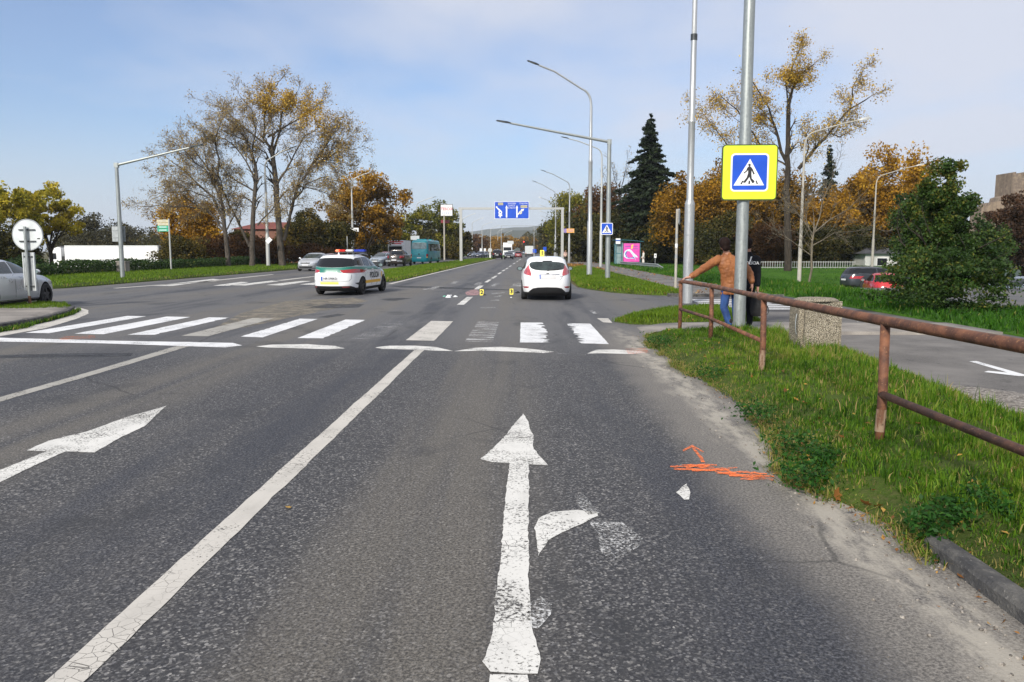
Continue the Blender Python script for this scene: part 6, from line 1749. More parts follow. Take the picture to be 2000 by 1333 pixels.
# --- guard rails
def guardrail(label, pts, h=.72, z0=None, step=4.0):
    root = empty('guard_rail', (0, 0, 0)); tag(root, label, 'guard rail')
    prof = [(-.03, -.155), (.03, -.12), (.03, -.06), (-.03, -.02), (-.03, .02), (.03, .06), (.03, .12), (-.03, .155)]
    P = [Vector(p) for p in pts]
    vs, fs = [], []
    for i, p in enumerate(P):
        t = (P[min(i + 1, len(P) - 1)] - P[max(i - 1, 0)]); t.z = 0; t.normalize()
        nrm = Vector((-t.y, t.x, 0))
        if nrm.y > 0: nrm = -nrm
        for a_, b_ in prof: vs.append(p + nrm * (a_ + .05) + Vector((0, 0, b_)))
        for a_, b_ in reversed(prof): vs.append(p + nrm * (a_ + .035) + Vector((0, 0, b_)))
    k = len(prof) * 2
    for i in range(len(P) - 1):
        for j in range(k): fs.append((i * k + j, i * k + (j + 1) % k, (i + 1) * k + (j + 1) % k, (i + 1) * k + j))
    fs += [tuple(range(k)), tuple((len(P) - 1) * k + j for j in range(k))]
    MB().add(vs, fs).build('rail_band', M['guard_metal'], root)
    d = 0
    for a_, b_ in zip(P, P[1:]):
        L = (b_ - a_).length; m = max(1, int(L / step))
        for i in range(m):
            q = a_.lerp(b_, (i + .3) / m)
            MB().box(q.x - .05, q.x + .05, q.y - .0, q.y + .1, min(0, q.z - .9), q.z + .1).build('post', M['guard_metal'], root)
    return root
g1 = [at(1212, 513.5, 88), at(1250, 516.5, 80), at(1284, 519, 71)]
guardrail('guard rail by the bus shelter with its end bent to the ground', [*g1, at(1296, 526, 68.5)], step=2.0)
guardrail('short guard rail behind the tall grey lamp, left of the shelter', [at(1153, 503.5, 118), at(1172, 504, 112)], step=2.0)
guardrail('long guard rail behind the silver hatchback', [at(497, 508, 88), at(560, 508, 93), at(640, 507.5, 100)], step=3.0)
guardrail('pale guard rail behind the hedge, below the golden tree', [at(322, 513.5, 95), at(372, 513, 97)], step=3.0)
# green lattice railing behind the hedge
gr_ = empty('railing', (0, 0, 0)); tag(gr_, 'green lattice bridge railing behind the hedge and poplar trunks', 'railing')
A, B = at(388, 509, 97), at(468, 509, 97)
for z in (1.05, .35): MB().box(A.x, B.x, 96.97, 97.03, A.z - .55 + z - .04, A.z - .55 + z + .04).build('rail', M['rail_green'], gr_)
m = 7
for i in range(m + 1):
    x = A.x + (B.x - A.x) * i / m
    MB().box(x - .03, x + .03, 96.96, 97.04, A.z - .9, A.z + .46).build('post', M['rail_green'], gr_)
    if i < m:
        x2 = A.x + (B.x - A.x) * (i + 1) / m
        MB().tube([(x, 97, A.z - .15), ((x + x2) / 2, 97, A.z + .42), (x2, 97, A.z - .15)], .02, 5).build('brace', M['rail_green'], gr_)

# --- low white picket railing across the park
fr = empty('picket_fence', (0, 0, 0)); tag(fr, 'low white picket railing across the back of the lawn', 'fence')
FY = 73.0; fx0, fx1 = at(1470, 490, FY).x, at(1672, 490, FY).x
for z in (.12, .62): MB().box(fx0, fx1, FY - .02, FY + .02, z - .03, z + .03).build('rail', M['fence_white'], fr)
pk = MB().box(-.025, .025, -.05, -.021, .02, .70)
me0 = None
npk = int((fx1 - fx0) / .22)
for i in range(npk):
    if me0 is None:
        o = pk.build('picket', M['fence_white'], fr); me0 = o.data
    else:
        o = bpy.data.objects.new('picket', me0); COL.objects.link(o); o.parent = fr
    o.location = (fx0 + .1 + i * .22, FY, 0)
# white info sign on a thin leg
o = empty('sign_post', (at(1280, 490, 76).x, 76, 0.02)); tag(o, 'small white notice on a thin post on the lawn', 'sign post')
MB().tube([(0, 0, 0), (0, 0, 1.2)], .025, 6).build('post', M['grey_mast'], o)
MB().box(-.11, .11, -.05, -.026, .95, 1.35).build('plate', M['white_board'], o)
MB().box(-.035, .035, -.056, -.0505, 1.08, 1.2).build('symbol', M['letter_black'], o)
o = empty('sign_post', (at(688, 490, 98).x - 0.6, 98, 0.02)); tag(o, 'bare pale post left of the lamp behind the police car', 'sign post')
MB().tube([(0, 0, 0), (0, 0, 3.4)], .07, 8).build('post', M['light_pole_paint'], o)

# --- buildings
def house(label, x0, x1, y, z0, z1, ridge, wall, roof, wins, depth=8, name='house'):
    root = empty(name, ((x0 + x1) / 2, y, z0)); tag(root, label, 'building')
    w = (x1 - x0) / 2; h = z1 - z0
    MB().box(-w, w, 0, depth, -.5, h).build('wall', M[wall], root)
    vs = [(-w - .4, -.4, h), (w + .4, -.4, h), (w + .4, depth + .4, h), (-w - .4, depth + .4, h), (-w * .55, depth / 2, h + ridge), (w * .55, depth / 2, h + ridge)]
    vs = [Vector(v) + Vector((0, 0, .01)) for v in vs]
    MB().add(vs, [(0, 1, 5, 4), (1, 2, 5), (2, 3, 4, 5), (3, 0, 4), (3, 2, 1, 0)]).build('roof', M[roof], root)
    for (u0, u1, v0, v1) in wins:
        f_ = MB().box(u0 - .06, u1 + .06, -.05, -.003, v0 - .06, v1 + .06).build('window', M['white_board'], root)
        MB().box(u0, u1, -.06, -.051, v0, v1).build('pane', M['dark_glass'], f_)
    return root
hx0, hx1 = at(448, 490, 108).x, at(592, 490, 108).x
house('brick building with a dull red roof behind the poplars', hx0, hx1, 110, -1.0, EYE + (490 - 448) / 14.2, 1.1, 'brick_wall', 'red_roof', [(-4.6 + 1.8 * k, -3.6 + 1.8 * k, 2.6, 4.1) for k in range(6)], 9, 'brick_building')
kx = at(1730, 490, 84).x
house('small white kiosk with a low dark roof behind the grey SUV', kx - 2.1, kx + 3.4, 84, -.3, EYE + (490 - 506) / 18.3 + .55, .75, 'house_wall', 'asphalt_roof', [(-1.5, -.5, .4, 1.15), (.9, 1.7, .2, 1.2)], 5, 'kiosk')
k2 = at(1150, 490, 119).x
house('tiny pale kiosk roof behind the green mound', k2 - 1.0, k2 + 1.2, 121, 0, 2.5, .3, 'house_wall', 'asphalt_roof', [(-.6, .4, 1.2, 2.0)], 3, 'kiosk')
# ruined castle tower and lower wall above the right trees
ru = empty('ruined_tower', (at(1985, 490, 165).x, 165, 0)); tag(ru, 'broken stone tower of a castle ruin above the right trees', 'ruin')
s165 = F / 165
zt = lambda py: EYE + (490 - py) / s165
rgx = random.Random(9)
prof = [(-1.7, 342), (-1.2, 341), (-1.1, 345), (-.2, 344), (.0, 349), (.9, 348), (1.0, 341), (1.6, 340), (3.5, 343)]
poly = [(-1.75, -1)] + [(x, zt(p)) for x, p in prof] + [(3.5, -1)]
MB().prism(poly, lambda u, v: (u, 0, v), lambda u, v: (u, 6, v)).build('tower_wall', M['stone_ruin'], ru)
poly = [(-7.2, -1), (-7.2, zt(405)), (-5.6, zt(404)), (-5.4, zt(398)), (-3.4, zt(396)), (-3.2, zt(388)), (-1.76, zt(384)), (-1.76, -1)]
MB().prism(poly, lambda u, v: (u, .8, v), lambda u, v: (u, 5, v)).build('lower_wall', M['stone_ruin'], ru)
# pale cubes of a distant town on the left of the far road
for px, py, w_, h_, lb in ((906, 462, 14, 9, 'far pale apartment slab highest on the left horizon'), (921, 465, 18, 8, 'far pale apartment slab beside the highest one'), (936, 467, 12, 7, 'far pale block third along the horizon')):
    Y = 1500; s = F / Y; c = at(px, py, Y)
    o = empty('apartment_block', (c.x, Y, 0)); tag(o, lb, 'building')
    MB().box(-w_ / 2 / s, w_ / 2 / s, 0, 14, -2, c.z).build('wall', M['house_wall'], o)
    MB().box(-w_ / 2 / s - .6, w_ / 2 / s + .6, -.6, 14.6, c.z + .01, c.z + 1).build('roof', M['pale_disc'], o)
# ================================================================== vehicles
def spow(c, e): return math.copysign(abs(c) ** e, c)
def loft(levels, nseg=64, L=1.0, Wd=1.0, Hh=1.0, taper=(0.06, 0.10)):
    vs, fs = [], []
    for lv in levels:
        z, yr, yf, w, n = lv[:5]; zf = lv[5] if len(lv) > 5 else z; zr = lv[6] if len(lv) > 6 else z
        mid, half = (yr + yf) / 2, (yf - yr) / 2
        for k in range(nseg):
            a = 2 * PI * (k + .5) / nseg
            cx_, sy = spow(math.cos(a), 2 / n), spow(math.sin(a), 2 / n)
            tp = taper[1] if sy > 0 else taper[0]
            x = w * .5 * Wd * cx_ * (1 - tp * abs(sy) ** 2.5)
            zz = z + (zf - z) * max(0, sy) ** 1.6 + (zr - z) * max(0, -sy) ** 1.6
            # gently bowed nose and tail
            y = mid + half * sy
            bow = .018 * (1 - cx_ * cx_) * (1 if sy > 0 else -1) * abs(sy) ** 3
            vs.append((x, (y + bow) * L, zz * Hh))
    m = len(levels)
    for i in range(m - 1):
        for k in range(nseg):
            k2 = (k + 1) % nseg
            fs.append((i * nseg + k, i * nseg + k2, (i + 1) * nseg + k2, (i + 1) * nseg + k))
    fs.append(tuple(range(nseg - 1, -1, -1))); fs.append(tuple((m - 1) * nseg + k for k in range(nseg)))
    return vs, fs
def dense(levels, sub=3):
    """Catmull-Rom between levels, except across marked steps"""
    L7 = [tuple(l) + ((l[0],) if len(l) < 6 else ()) for l in levels]
    L7 = [l + ((l[0],) if len(l) < 7 else ()) for l in L7]
    out = []
    n = len(L7)
    for i in range(n - 1):
        p0, p1, p2, p3 = L7[max(i - 1, 0)], L7[i], L7[i + 1], L7[min(i + 2, n - 1)]
        big = abs(p2[2] - p1[2]) > .11 or abs(p2[1] - p1[1]) > .11
        bigp = abs(p1[2] - p0[2]) > .11 or abs(p1[1] - p0[1]) > .11
        bign = abs(p3[2] - p2[2]) > .11 or abs(p3[1] - p2[1]) > .11
        if bigp: p0 = p1
        if bign: p3 = p2
        for s in range(sub):
            t = s / sub
            if big: out.append(tuple(a + (b - a) * t for a, b in zip(p1, p2)))
            else: out.append(tuple(.5 * ((2 * b) + (-a + c) * t + (2 * a - 5 * b + 4 * c - d) * t * t + (-a + 3 * b - 3 * c + d) * t ** 3) for a, b, c, d in zip(p0, p1, p2, p3)))
    out.append(L7[-1])
    return out
TPL = {
 'hatch': [(.115, -.44, .445, .86, 6), (.16, -.475, .475, .94, 6), (.27, -.494, .494, .99, 5.5), (.40, -.5, .5, 1.0, 5, .385), (.52, -.492, .487, .995, 4.8, .475), (.60, -.478, .455, .98, 4.6, .535), (.65, -.468, .40, .962, 4.6, .60), (.672, -.463, .262, .94, 4.6, .665), (.73, -.45, .215, .905, 4.6), (.82, -.425, .14, .845, 4.6), (.90, -.392, .06, .775, 4.4), (.955, -.352, -.01, .69, 4.2), (.985, -.30, -.07, .57, 4), (1.0, -.22, -.12, .36, 3.5)],
 'wagon': [(.115, -.45, .45, .86, 6), (.16, -.48, .478, .94, 6), (.27, -.496, .495, .985, 5.5), (.42, -.5, .5, 1.0, 5, .40), (.54, -.496, .488, 1.0, 4.8, .50), (.62, -.487, .455, .985, 4.6, .555), (.665, -.480, .40, .968, 4.6, .61), (.685, -.476, .255, .95, 4.6, .675), (.74, -.466, .21, .915, 4.6), (.83, -.447, .14, .86, 4.6), (.91, -.425, .065, .80, 4.4), (.96, -.40, .0, .72, 4.2), (.988, -.36, -.06, .60, 4), (1.0, -.28, -.12, .40, 3.5)],
 'sedan': [(.115, -.44, .445, .86, 6), (.16, -.475, .475, .94, 6), (.27, -.494, .494, .99, 5.5), (.42, -.5, .5, 1.0, 5, .40), (.54, -.495, .488, .995, 4.8, .495), (.62, -.485, .455, .98, 4.6, .55), (.665, -.472, .40, .96, 4.6, .61, .66), (.685, -.345, .255, .94, 4.6, .675), (.74, -.318, .21, .90, 4.6), (.83, -.275, .14, .84, 4.6), (.91, -.232, .065, .77, 4.4), (.96, -.195, .0, .69, 4.2), (.988, -.15, -.05, .56, 4), (1.0, -.10, -.08, .36, 3.5)],
 'suv': [(.14, -.45, .45, .86, 6), (.19, -.48, .478, .94, 6), (.30, -.496, .495, .985, 5.5), (.44, -.5, .5, 1.0, 5, .43), (.55, -.496, .49, 1.0, 4.8, .53), (.62, -.488, .465, .985, 4.6, .575), (.665, -.480, .41, .968, 4.6, .62), (.685, -.475, .265, .95, 4.6, .68), (.74, -.462, .225, .915, 4.6), (.83, -.438, .16, .86, 4.6), (.91, -.41, .09, .80, 4.4), (.96, -.37, .03, .72, 4.2), (.988, -.32, -.03, .60, 4), (1.0, -.24, -.10, .40, 3.5)],
}
WIN = {  # side windows (y/L, z/H): rear, front
 'hatch': [[(-.355, .72), (-.345, .80), (-.305, .885), (-.22, .92), (-.105, .925), (-.10, .70)], [(-.085, .70), (-.09, .925), (-.01, .92), (.07, .85), (.19, .70)]],
 'wagon': [[(-.415, .735), (-.395, .85), (-.35, .915), (-.26, .93), (-.235, .93), (-.235, .72)], [(-.220, .72), (-.220, .935), (-.10, .94), (-.075, .94), (-.07, .71)], [(-.05, .71), (-.055, .94), (.0, .925), (.075, .86), (.185, .71)]],
 'sedan': [[(-.275, .715), (-.245, .80), (-.195, .88), (-.13, .925), (-.06, .93), (-.05, .705)], [(-.032, .705), (-.04, .93), (.0, .925), (.075, .86), (.185, .70)]],
 'suv': [[(-.40, .735), (-.385, .84), (-.345, .905), (-.26, .925), (-.105, .93), (-.10, .71)], [(-.08, .71), (-.085, .93), (.02, .92), (.10, .85), (.20, .71)]],
}
REARW = {'hatch': (.70, .93, .80, .66), 'wagon': (.71, .93, .84, .72), 'sedan': (.69, .93, .78, .60), 'suv': (.70, .93, .84, .72)}

class Car:
    def __init__(s, name, label, style, L, Wd, Hh, paint, loc, heading, cat='car', group=None, z0=0.0, cut=True, wheel_r=.31, axle=(-.285, .305)):
        s.root = empty(name, (loc[0], loc[1], z0), heading); tag(s.root, label, cat, group)
        s.L, s.W, s.H, s.style, s.paint = L, Wd, Hh, style, paint
        vs, fs = loft(dense(TPL[style]), 64, L, Wd, Hh)
        s.wr = wheel_r; s.ax = [a * L for a in axle]; s.track = Wd / 2 - .11
        mb = MB().add(vs, fs)
        body = mb.build('body', M[paint], s.root, 'all')
        s.body = body
        bm = bmesh.new(); bm.from_mesh(body.data)
        bmesh.ops.triangulate(bm, faces=bm.faces[:])
        s.bvh = BVHTree.FromBMesh(bm); bm.free()
        if cut: s.arches()
        for y in s.ax:
            for sd_ in (-1, 1): s.wheel(sd_ * (s.track), y)
    def arches(s):
        c = MB()
        for y in s.ax:
            pts = []
            n = 28
            R_ = s.wr + .055
            for sd_ in (-1, 1):
                x0_, x1_ = sd_ * (s.W / 2 - .30), sd_ * (s.W / 2 + .3)
                ring0 = [(x0_, y + R_ * math.cos(2 * PI * k / n), s.wr + R_ * math.sin(2 * PI * k / n)) for k in range(n)]
                ring1 = [(x1_, p[1], p[2]) for p in ring0]
                c.add(ring0 + ring1, [(k, (k + 1) % n, n + (k + 1) % n, n + k) for k in range(n)] + [tuple(range(n - 1, -1, -1)), tuple(range(n, 2 * n))])
        co = c.build('cutter', M['black_plastic'])
        md = s.body.modifiers.new('cut', 'BOOLEAN'); md.operation = 'DIFFERENCE'; md.object = co; md.solver = 'EXACT'
        par = s.body.parent; s.body.parent = None
        bpy.context.view_layer.update()
        me = bpy.data.meshes.new_from_object(s.body.evaluated_get(bpy.context.evaluated_depsgraph_get()))
        s.body.modifiers.clear()
        s.body.parent = par
        s.body.data = me; me.name = 'body'
        me.materials.clear(); me.materials.append(M[s.paint]); me.materials.append(M['black_plastic'])
        ax = s.ax; R_ = s.wr + .055
        for p in me.polygons:
            c_ = p.center
            mi = 0
            if abs(c_.x) < s.W / 2 - .02:
                for y in ax:
                    d = math.hypot(c_.y - y, c_.z - s.wr)
                    if d < R_ + .01 and (abs(p.normal.x) > .95 and d < R_ - .005 or abs(p.normal.x) < .2 and abs(d - R_) < .02): mi = 1
            if c_.z < .205 * s.H: mi = 1
            p.material_index = mi
        me.polygons.foreach_set('use_smooth', [True] * len(me.polygons))
        me.set_sharp_from_angle(angle=R(32))
        bpy.data.objects.remove(co)
    def wheel(s, x, y, steer=0.0, rim='dark_rim'):
        r, w = s.wr, .10
        sd_ = 1 if x > 0 else -1
        prof = [(r * .62, -w), (r * .90, -w), (r * .985, -w * .75), (r, -w * .4), (r, w * .4), (r * .985, w * .75), (r * .90, w), (r * .62, w)]
        n = 28; vs, fs = [], []
        for a_, b_ in prof:
            for k in range(n): vs.append((b_, a_ * math.cos(2 * PI * k / n), a_ * math.sin(2 * PI * k / n)))
        m = len(prof)
        for i in range(m):
            for k in range(n): fs.append((i * n + k, i * n + (k + 1) % n, ((i + 1) % m) * n + (k + 1) % n, ((i + 1) % m) * n + k))
        t = MB().add(vs, fs).build('wheel', M['tyre_rubber'], s.root, True, (x, y, r))
        t.rotation_euler = (0, 0, steer)
        rm = MB()
        ro = r * .64
        rm.add([(sd_ * .055, 0, 0)] + [(sd_ * .02, ro * math.cos(2 * PI * k / n), ro * math.sin(2 * PI * k / n)) for k in range(n)], [(0, 1 + k, 1 + (k + 1) % n) for k in range(n)])
        for q in range(5):
            a = 2 * PI * q / 5 + .3
            dy_, dz_ = math.cos(a), math.sin(a)
            p = []
            for (rr, ww, xx) in ((.0, .05, .088), (ro, .03, .07)):
                for sg in (-1, 1): p += [(sd_ * xx, dy_ * rr - dz_ * ww * sg, dz_ * rr + dy_ * ww * sg), (sd_ * (xx - .04), dy_ * rr - dz_ * ww * sg, dz_ * rr + dy_ * ww * sg)]
            rm.add(p, [(0, 2, 6, 4), (1, 5, 7, 3), (0, 4, 5, 1), (2, 3, 7, 6), (4, 6, 7, 5)])
        o = rm.build('rim', M[getattr(s, 'rim', rim)], t)
        return t
    def decal(s, name, poly, side, mat, off=.010, t=.018, step=.06, parent=None, label=None):
        """a plate cut to outline poly and pressed onto the body; side: rear, front, right, left, top"""
        D = {'rear': Vector((0, 1, 0)), 'front': Vector((0, -1, 0)), 'right': Vector((-1, 0, 0)), 'left': Vector((1, 0, 0)), 'top': Vector((0, 0, -1))}[side]
        def org(u, v):
            if side in ('rear', 'front'): return Vector((u, -D.y * 12, v))
            if side in ('right', 'left'): return Vector((-D.x * 8, u, v))
            return Vector((u, v, 6))
        bm = bmesh.new()
        bm.faces.new([bm.verts.new((p[0], p[1], 0)) for p in poly])
        us = [p[0] for p in poly]; vs_ = [p[1] for p in poly]
        for ax, arr in ((0, us), (1, vs_)):
            n = int((max(arr) - min(arr)) / step)
            for i in range(1, n + 1):
                c = min(arr) + (max(arr) - min(arr)) * i / (n + 1)
                co = (c, 0, 0) if ax == 0 else (0, c, 0); no = (1, 0, 0) if ax == 0 else (0, 1, 0)
                bmesh.ops.bisect_plane(bm, geom=bm.verts[:] + bm.edges[:] + bm.faces[:], plane_co=co, plane_no=no)
        bmesh.ops.triangulate(bm, faces=bm.faces[:])
        hits = {}; nrm = {}
        dist = []
        for v in bm.verts:
            h = s.bvh.ray_cast(org(v.co.x, v.co.y), D)
            hits[v] = h
            if h[0] is not None: dist.append(h[3])
        dm = sum(dist) / max(len(dist), 1) if dist else 10
        for v in bm.verts:
            h = hits[v]
            if h[0] is None:
                q = org(v.co.x, v.co.y) + D * dm
                nr = s.bvh.find_nearest(q)
                p_, n_ = nr[0], nr[1]
            else:
                p_, n_ = h[0], h[1]
            n_ = n_ if n_.dot(D) < 0 else -n_
            n_ = (n_ * 1.0 - D * .35).normalized()
            nrm[v] = n_
            v.co = p_ + n_ * off
        be = [e for e in bm.edges if e.is_boundary]
        r_ = bmesh.ops.extrude_edge_only(bm, edges=be)
        old = {}
        for e in r_['geom']:
            if isinstance(e, bmesh.types.BMEdge): continue
        new = [v for v in r_['geom'] if isinstance(v, bmesh.types.BMVert)]
        for v in new:
            src = next((e.other_vert(v) for e in v.link_edges if e.other_vert(v) in nrm), None)
            v.co = v.co - (nrm[src] if src is not None else -D) * t
        bmesh.ops.recalc_face_normals(bm, faces=bm.faces[:])
        me = bpy.data.meshes.new(name); bm.to_mesh(me); bm.free()
        me.polygons.foreach_set('use_smooth', [True] * len(me.polygons))
        me.set_sharp_from_angle(angle=R(45))
        o = link(name, me, M[mat], parent or s.root)
        if label: o['label'] = label
        return o
    def N(s, pts): return [(a * s.L, b * s.H) for a, b in pts]
    def windows(s, glass='dark_glass', rear=True, front=True, sides=('left', 'right')):
        for sd_ in sides:
            for i, p in enumerate(WIN[s.style]): s.decal('side_window', s.N(p), sd_, glass)
        z0_, z1_, w0, w1 = REARW[s.style]
        if rear: s.decal('rear_window', [(-w0 * s.W / 2, z0_ * s.H), (w0 * s.W / 2, z0_ * s.H), (w0 * .99 * s.W / 2, (z0_ + .05) * s.H), (w1 * s.W / 2, z1_ * s.H), (-w1 * s.W / 2, z1_ * s.H), (-w0 * .99 * s.W / 2, (z0_ + .05) * s.H)], 'rear', glass)
        if front: s.decal('windscreen', [(-w0 * 1.0 * s.W / 2, (z0_ + .0) * s.H), (w0 * 1.0 * s.W / 2, (z0_ + .0) * s.H), (w1 * 1.02 * s.W / 2, z1_ * s.H), (-w1 * 1.02 * s.W / 2, z1_ * s.H)], 'front', glass)
    def mirrors(s, mat, y=.175, z=.70):
        for sd_ in (-1, 1):
            x = sd_ * (s.W / 2 + .045)
            bm = bmesh.new(); bmesh.ops.create_uvsphere(bm, u_segments=12, v_segments=8, radius=.1)
            for v in bm.verts: v.co = Vector((v.co.x * 1.15, v.co.y * .7, v.co.z * .75))
            bmesh.ops.translate(bm, vec=(x, y * s.L, z * s.H), verts=bm.verts)
            me = bpy.data.meshes.new('mirror'); bm.to_mesh(me); bm.free()
            me.polygons.foreach_set('use_smooth', [True] * len(me.polygons))
            o = link('mirror', me, M[mat], s.root)
            MB().prism([(.085 * math.cos(2 * PI * k / 14), .058 * math.sin(2 * PI * k / 14)) for k in range(14)], lambda u, v: (x + u, y * s.L - .078, z * s.H + v), lambda u, v: (x + u, y * s.L - .06, z * s.H + v)).build('mirror_glass', M['shelter_glass'], o)
            MB().tube([(x - sd_ * .02, y * s.L, z * s.H - .04), (x - sd_ * .14, y * s.L + .02, z * s.H - .07)], .025, 6).build('mirror_arm', M[mat], o)
    def face(s, light='clear_lamp', grille=True, plate=True):
        W2 = s.W / 2
        for sd_ in (-1, 1):
            s.decal('headlight', [(sd_ * W2 * a, s.H * b) for a, b in ((.52, .42), (.90, .44), (.93, .52), (.62, .50))], 'front', light)
        if grille:
            s.decal('grille', [(W2 * a, s.H * b) for a, b in ((-.42, .40), (.42, .40), (.46, .47), (-.46, .47))], 'front', 'black_plastic')
            s.decal('lower_grille', [(W2 * a, s.H * b) for a, b in ((-.60, .19), (.60, .19), (.66, .27), (-.66, .27))], 'front', 'black_plastic')
        if plate: s.decal('number_plate', [(-.26, s.H * .30), (.26, s.H * .30), (.26, s.H * .30 + .11), (-.26, s.H * .30 + .11)], 'front', 'plate_white', .012)
    def tail(s, light='red_lamp', plate=True, bumper=True, zl=(.50, .60)):
        W2 = s.W / 2
        for sd_ in (-1, 1):
            s.decal('tail_light', [(sd_ * W2 * a, s.H * b) for a, b in ((.60, zl[0]), (.93, zl[0]), (.95, zl[1]), (.66, zl[1]))], 'rear', light)
        if plate: s.decal('number_plate', [(-.26, s.H * .42), (.26, s.H * .42), (.26, s.H * .42 + .11), (-.26, s.H * .42 + .11)], 'rear', 'plate_white', .012)
        if bumper: s.decal('bumper', [(W2 * a, s.H * b) for a, b in ((-.86, .15), (.86, .15), (.84, .24), (-.84, .24))], 'rear', 'black_plastic')
    def handles(s, mat, ys_=(-.19, .0)):
        for sd_ in ('left', 'right'):
            for y in ys_: s.decal('door_handle', [(y * s.L - .09, s.H * .625), (y * s.L + .09, s.H * .625), (y * s.L + .09, s.H * .645), (y * s.L - .09, s.H * .645)], sd_, mat, .022, .022)
    def doors(s, cuts, sides=('left', 'right')):
        for sd_ in sides:
            for y in cuts: s.decal('door_gap', [(y * s.L - .005, .24 * s.H), (y * s.L + .005, .24 * s.H), (y * s.L + .005, .69 * s.H), (y * s.L - .005, .69 * s.H)], sd_, 'black_plastic', .005, .01, .2)

# --- white hatchback in the right lane, traced from its tail
wc_c = (gp(1067.5, 587).x, gp(1067.5, 587).y + .62 + 1.15)
HATCH = Car('white_hatchback', 'white hatchback stopped in the right lane with a yellow marker on its roof', 'hatch', 3.95, 1.72, 1.46, 'white_paint_car', wc_c, R(0.0))
c = HATCH
def zz(pts): return [((x - 645) / 556, (1205 - y) / 580) for x, y in pts]
def sym(pts): return pts + [(-a, b) for a, b in reversed(pts)]
c.windows('tinted_glass', rear=False)
c.mirrors('black_plastic', .17, .69)
c.face(); c.doors((-.09, .20))
c.decal('rear_window', zz([(325, 520), (338, 490), (370, 472), (450, 460), (570, 462), (740, 462), (870, 472), (945, 488), (985, 515), (990, 545), (972, 588), (930, 610), (860, 622), (760, 630), (640, 632), (520, 627), (430, 615), (365, 592), (338, 560)]), 'rear', 'tinted_glass', step=.07)
c.decal('spoiler_light', zz([(570, 444), (745, 444), (740, 462), (650, 466), (575, 462)]), 'rear', 'black_plastic', .012)
for f in (1, -1):
    q = zz([(310, 518), (286, 560), (228, 652), (226, 688), (256, 706), (356, 732), (360, 694), (346, 640), (326, 585)])
    c.decal('tail_light', [(x * f + (0 if f == 1 else 0), z) for x, z in q], 'rear', 'pale_red_lamp', .010, step=.05)
    q = zz([(208, 940), (265, 932), (328, 936), (300, 960), (230, 966)])
    c.decal('reflector', [(x * f, z) for x, z in q], 'rear', 'red_lamp', .010)
    q = zz([(345, 725), (352, 722), (398, 798), (430, 824), (645, 832), (645, 838), (430, 831), (390, 802)])
    c.decal('tailgate_gap', [(x * f, z) for x, z in q], 'rear', 'sign_back', .005, .009)
c.decal('bumper', zz([(282, 1075), (330, 1015), (390, 968), (480, 950), (645, 945), (830, 950), (920, 968), (975, 1020), (1008, 1075), (1000, 1120), (960, 1135), (330, 1135), (290, 1120)]), 'rear', 'black_plastic', .012)
pl_ = c.decal('number_plate', zz([(505, 712), (810, 712), (808, 790), (507, 790)]), 'rear', 'plate_blur', .014)
c.decal('plate_strip', zz([(507, 714), (532, 714), (532, 788), (508, 788)]), 'rear', 'plate_blue', .020, .01, parent=pl_)
c.decal('chrome_bar', zz([(440, 690), (640, 700), (885, 690), (870, 712), (640, 716), (455, 712)]), 'rear', 'alloy', .014)
c.decal('badge', zz([(628, 685), (645, 680), (680, 680), (696, 688), (680, 697), (645, 697)]), 'rear', 'letter_black', .020)
c.decal('model_lettering', zz([(878, 738), (940, 738), (940, 748), (878, 748)]), 'rear', 'alloy', .008)
c.decal('wiper', zz([(655, 640), (660, 628), (730, 610), (868, 600), (868, 608), (740, 622)]), 'rear', 'black_plastic', .022)
MB().tube([(0.0, -1.15, 1.45), (0, -1.32, 1.62)], .006, 5).build('aerial', M['black_plastic'], c.root)

# --- police estate
pc_h = R(-6.5)
ra = Vector((-6.92, 29.85))
pc_c = (ra.x + 1.31 * math.sin(-pc_h), ra.y + 1.31 * math.cos(pc_h))
POL = Car('police_car', 'white and green police estate with a red and blue light bar', 'wagon', 4.6, 1.80, 1.50, 'white_paint_car', pc_c, pc_h, wheel_r=.325)
c = POL
def zp(pts): return [((x - 580) / 552, (1172 - y) / 606) for x, y in pts]
c.windows('dark_glass', rear=False)
c.mirrors('black_plastic', .18, .72)
c.face(); c.handles('white_paint_car', (-.20, -.03)); c.doors((-.235, -.06, .20))
c.decal('rear_window', zp([(200, 520), (215, 480), (255, 370), (285, 350), (400, 338), (580, 334), (760, 338), (900, 350), (945, 370), (1000, 485), (1000, 505), (960, 522), (800, 540), (580, 545), (380, 538), (240, 528)]), 'rear', 'dark_glass', step=.08)
c.decal('green_band', zp([(165, 575), (195, 530), (240, 533), (380, 543), (580, 550), (800, 545), (965, 527), (1010, 535), (1050, 590), (770, 605), (765, 620), (810, 658), (350, 658), (330, 640), (330, 600)]), 'rear', 'police_green', .009)
c.decal('tail_light', zp([(100, 660), (104, 625), (125, 592), (180, 580), (260, 592), (345, 608), (330, 640), (290, 658), (180, 664)]), 'rear', 'red_lamp', .012, step=.04)
c.decal('tail_light', zp([(765, 606), (850, 598), (1000, 580), (1050, 595), (1068, 630), (1066, 668), (960, 668), (830, 664), (795, 640)]), 'rear', 'red_lamp', .012, step=.04)
pl_ = c.decal('number_plate', zp([(372, 742), (735, 742), (733, 836), (374, 836)]), 'rear', 'plate_white', .014)
c.decal('plate_strip', zp([(374, 744), (410, 744), (410, 834), (375, 834)]), 'rear', 'plate_blue', .020, .01, parent=pl_)
yb = min(v.co.y for v in pl_.data.vertices) - .012
me = text_data('NR·590KD', .115); o = link('plate_lettering', me, M['letter_black'], pl_); o.rotation_euler = (PI / 2, 0, 0); o.location = (zp([(575, 790)])[0][0], yb, zp([(575, 790)])[0][1])
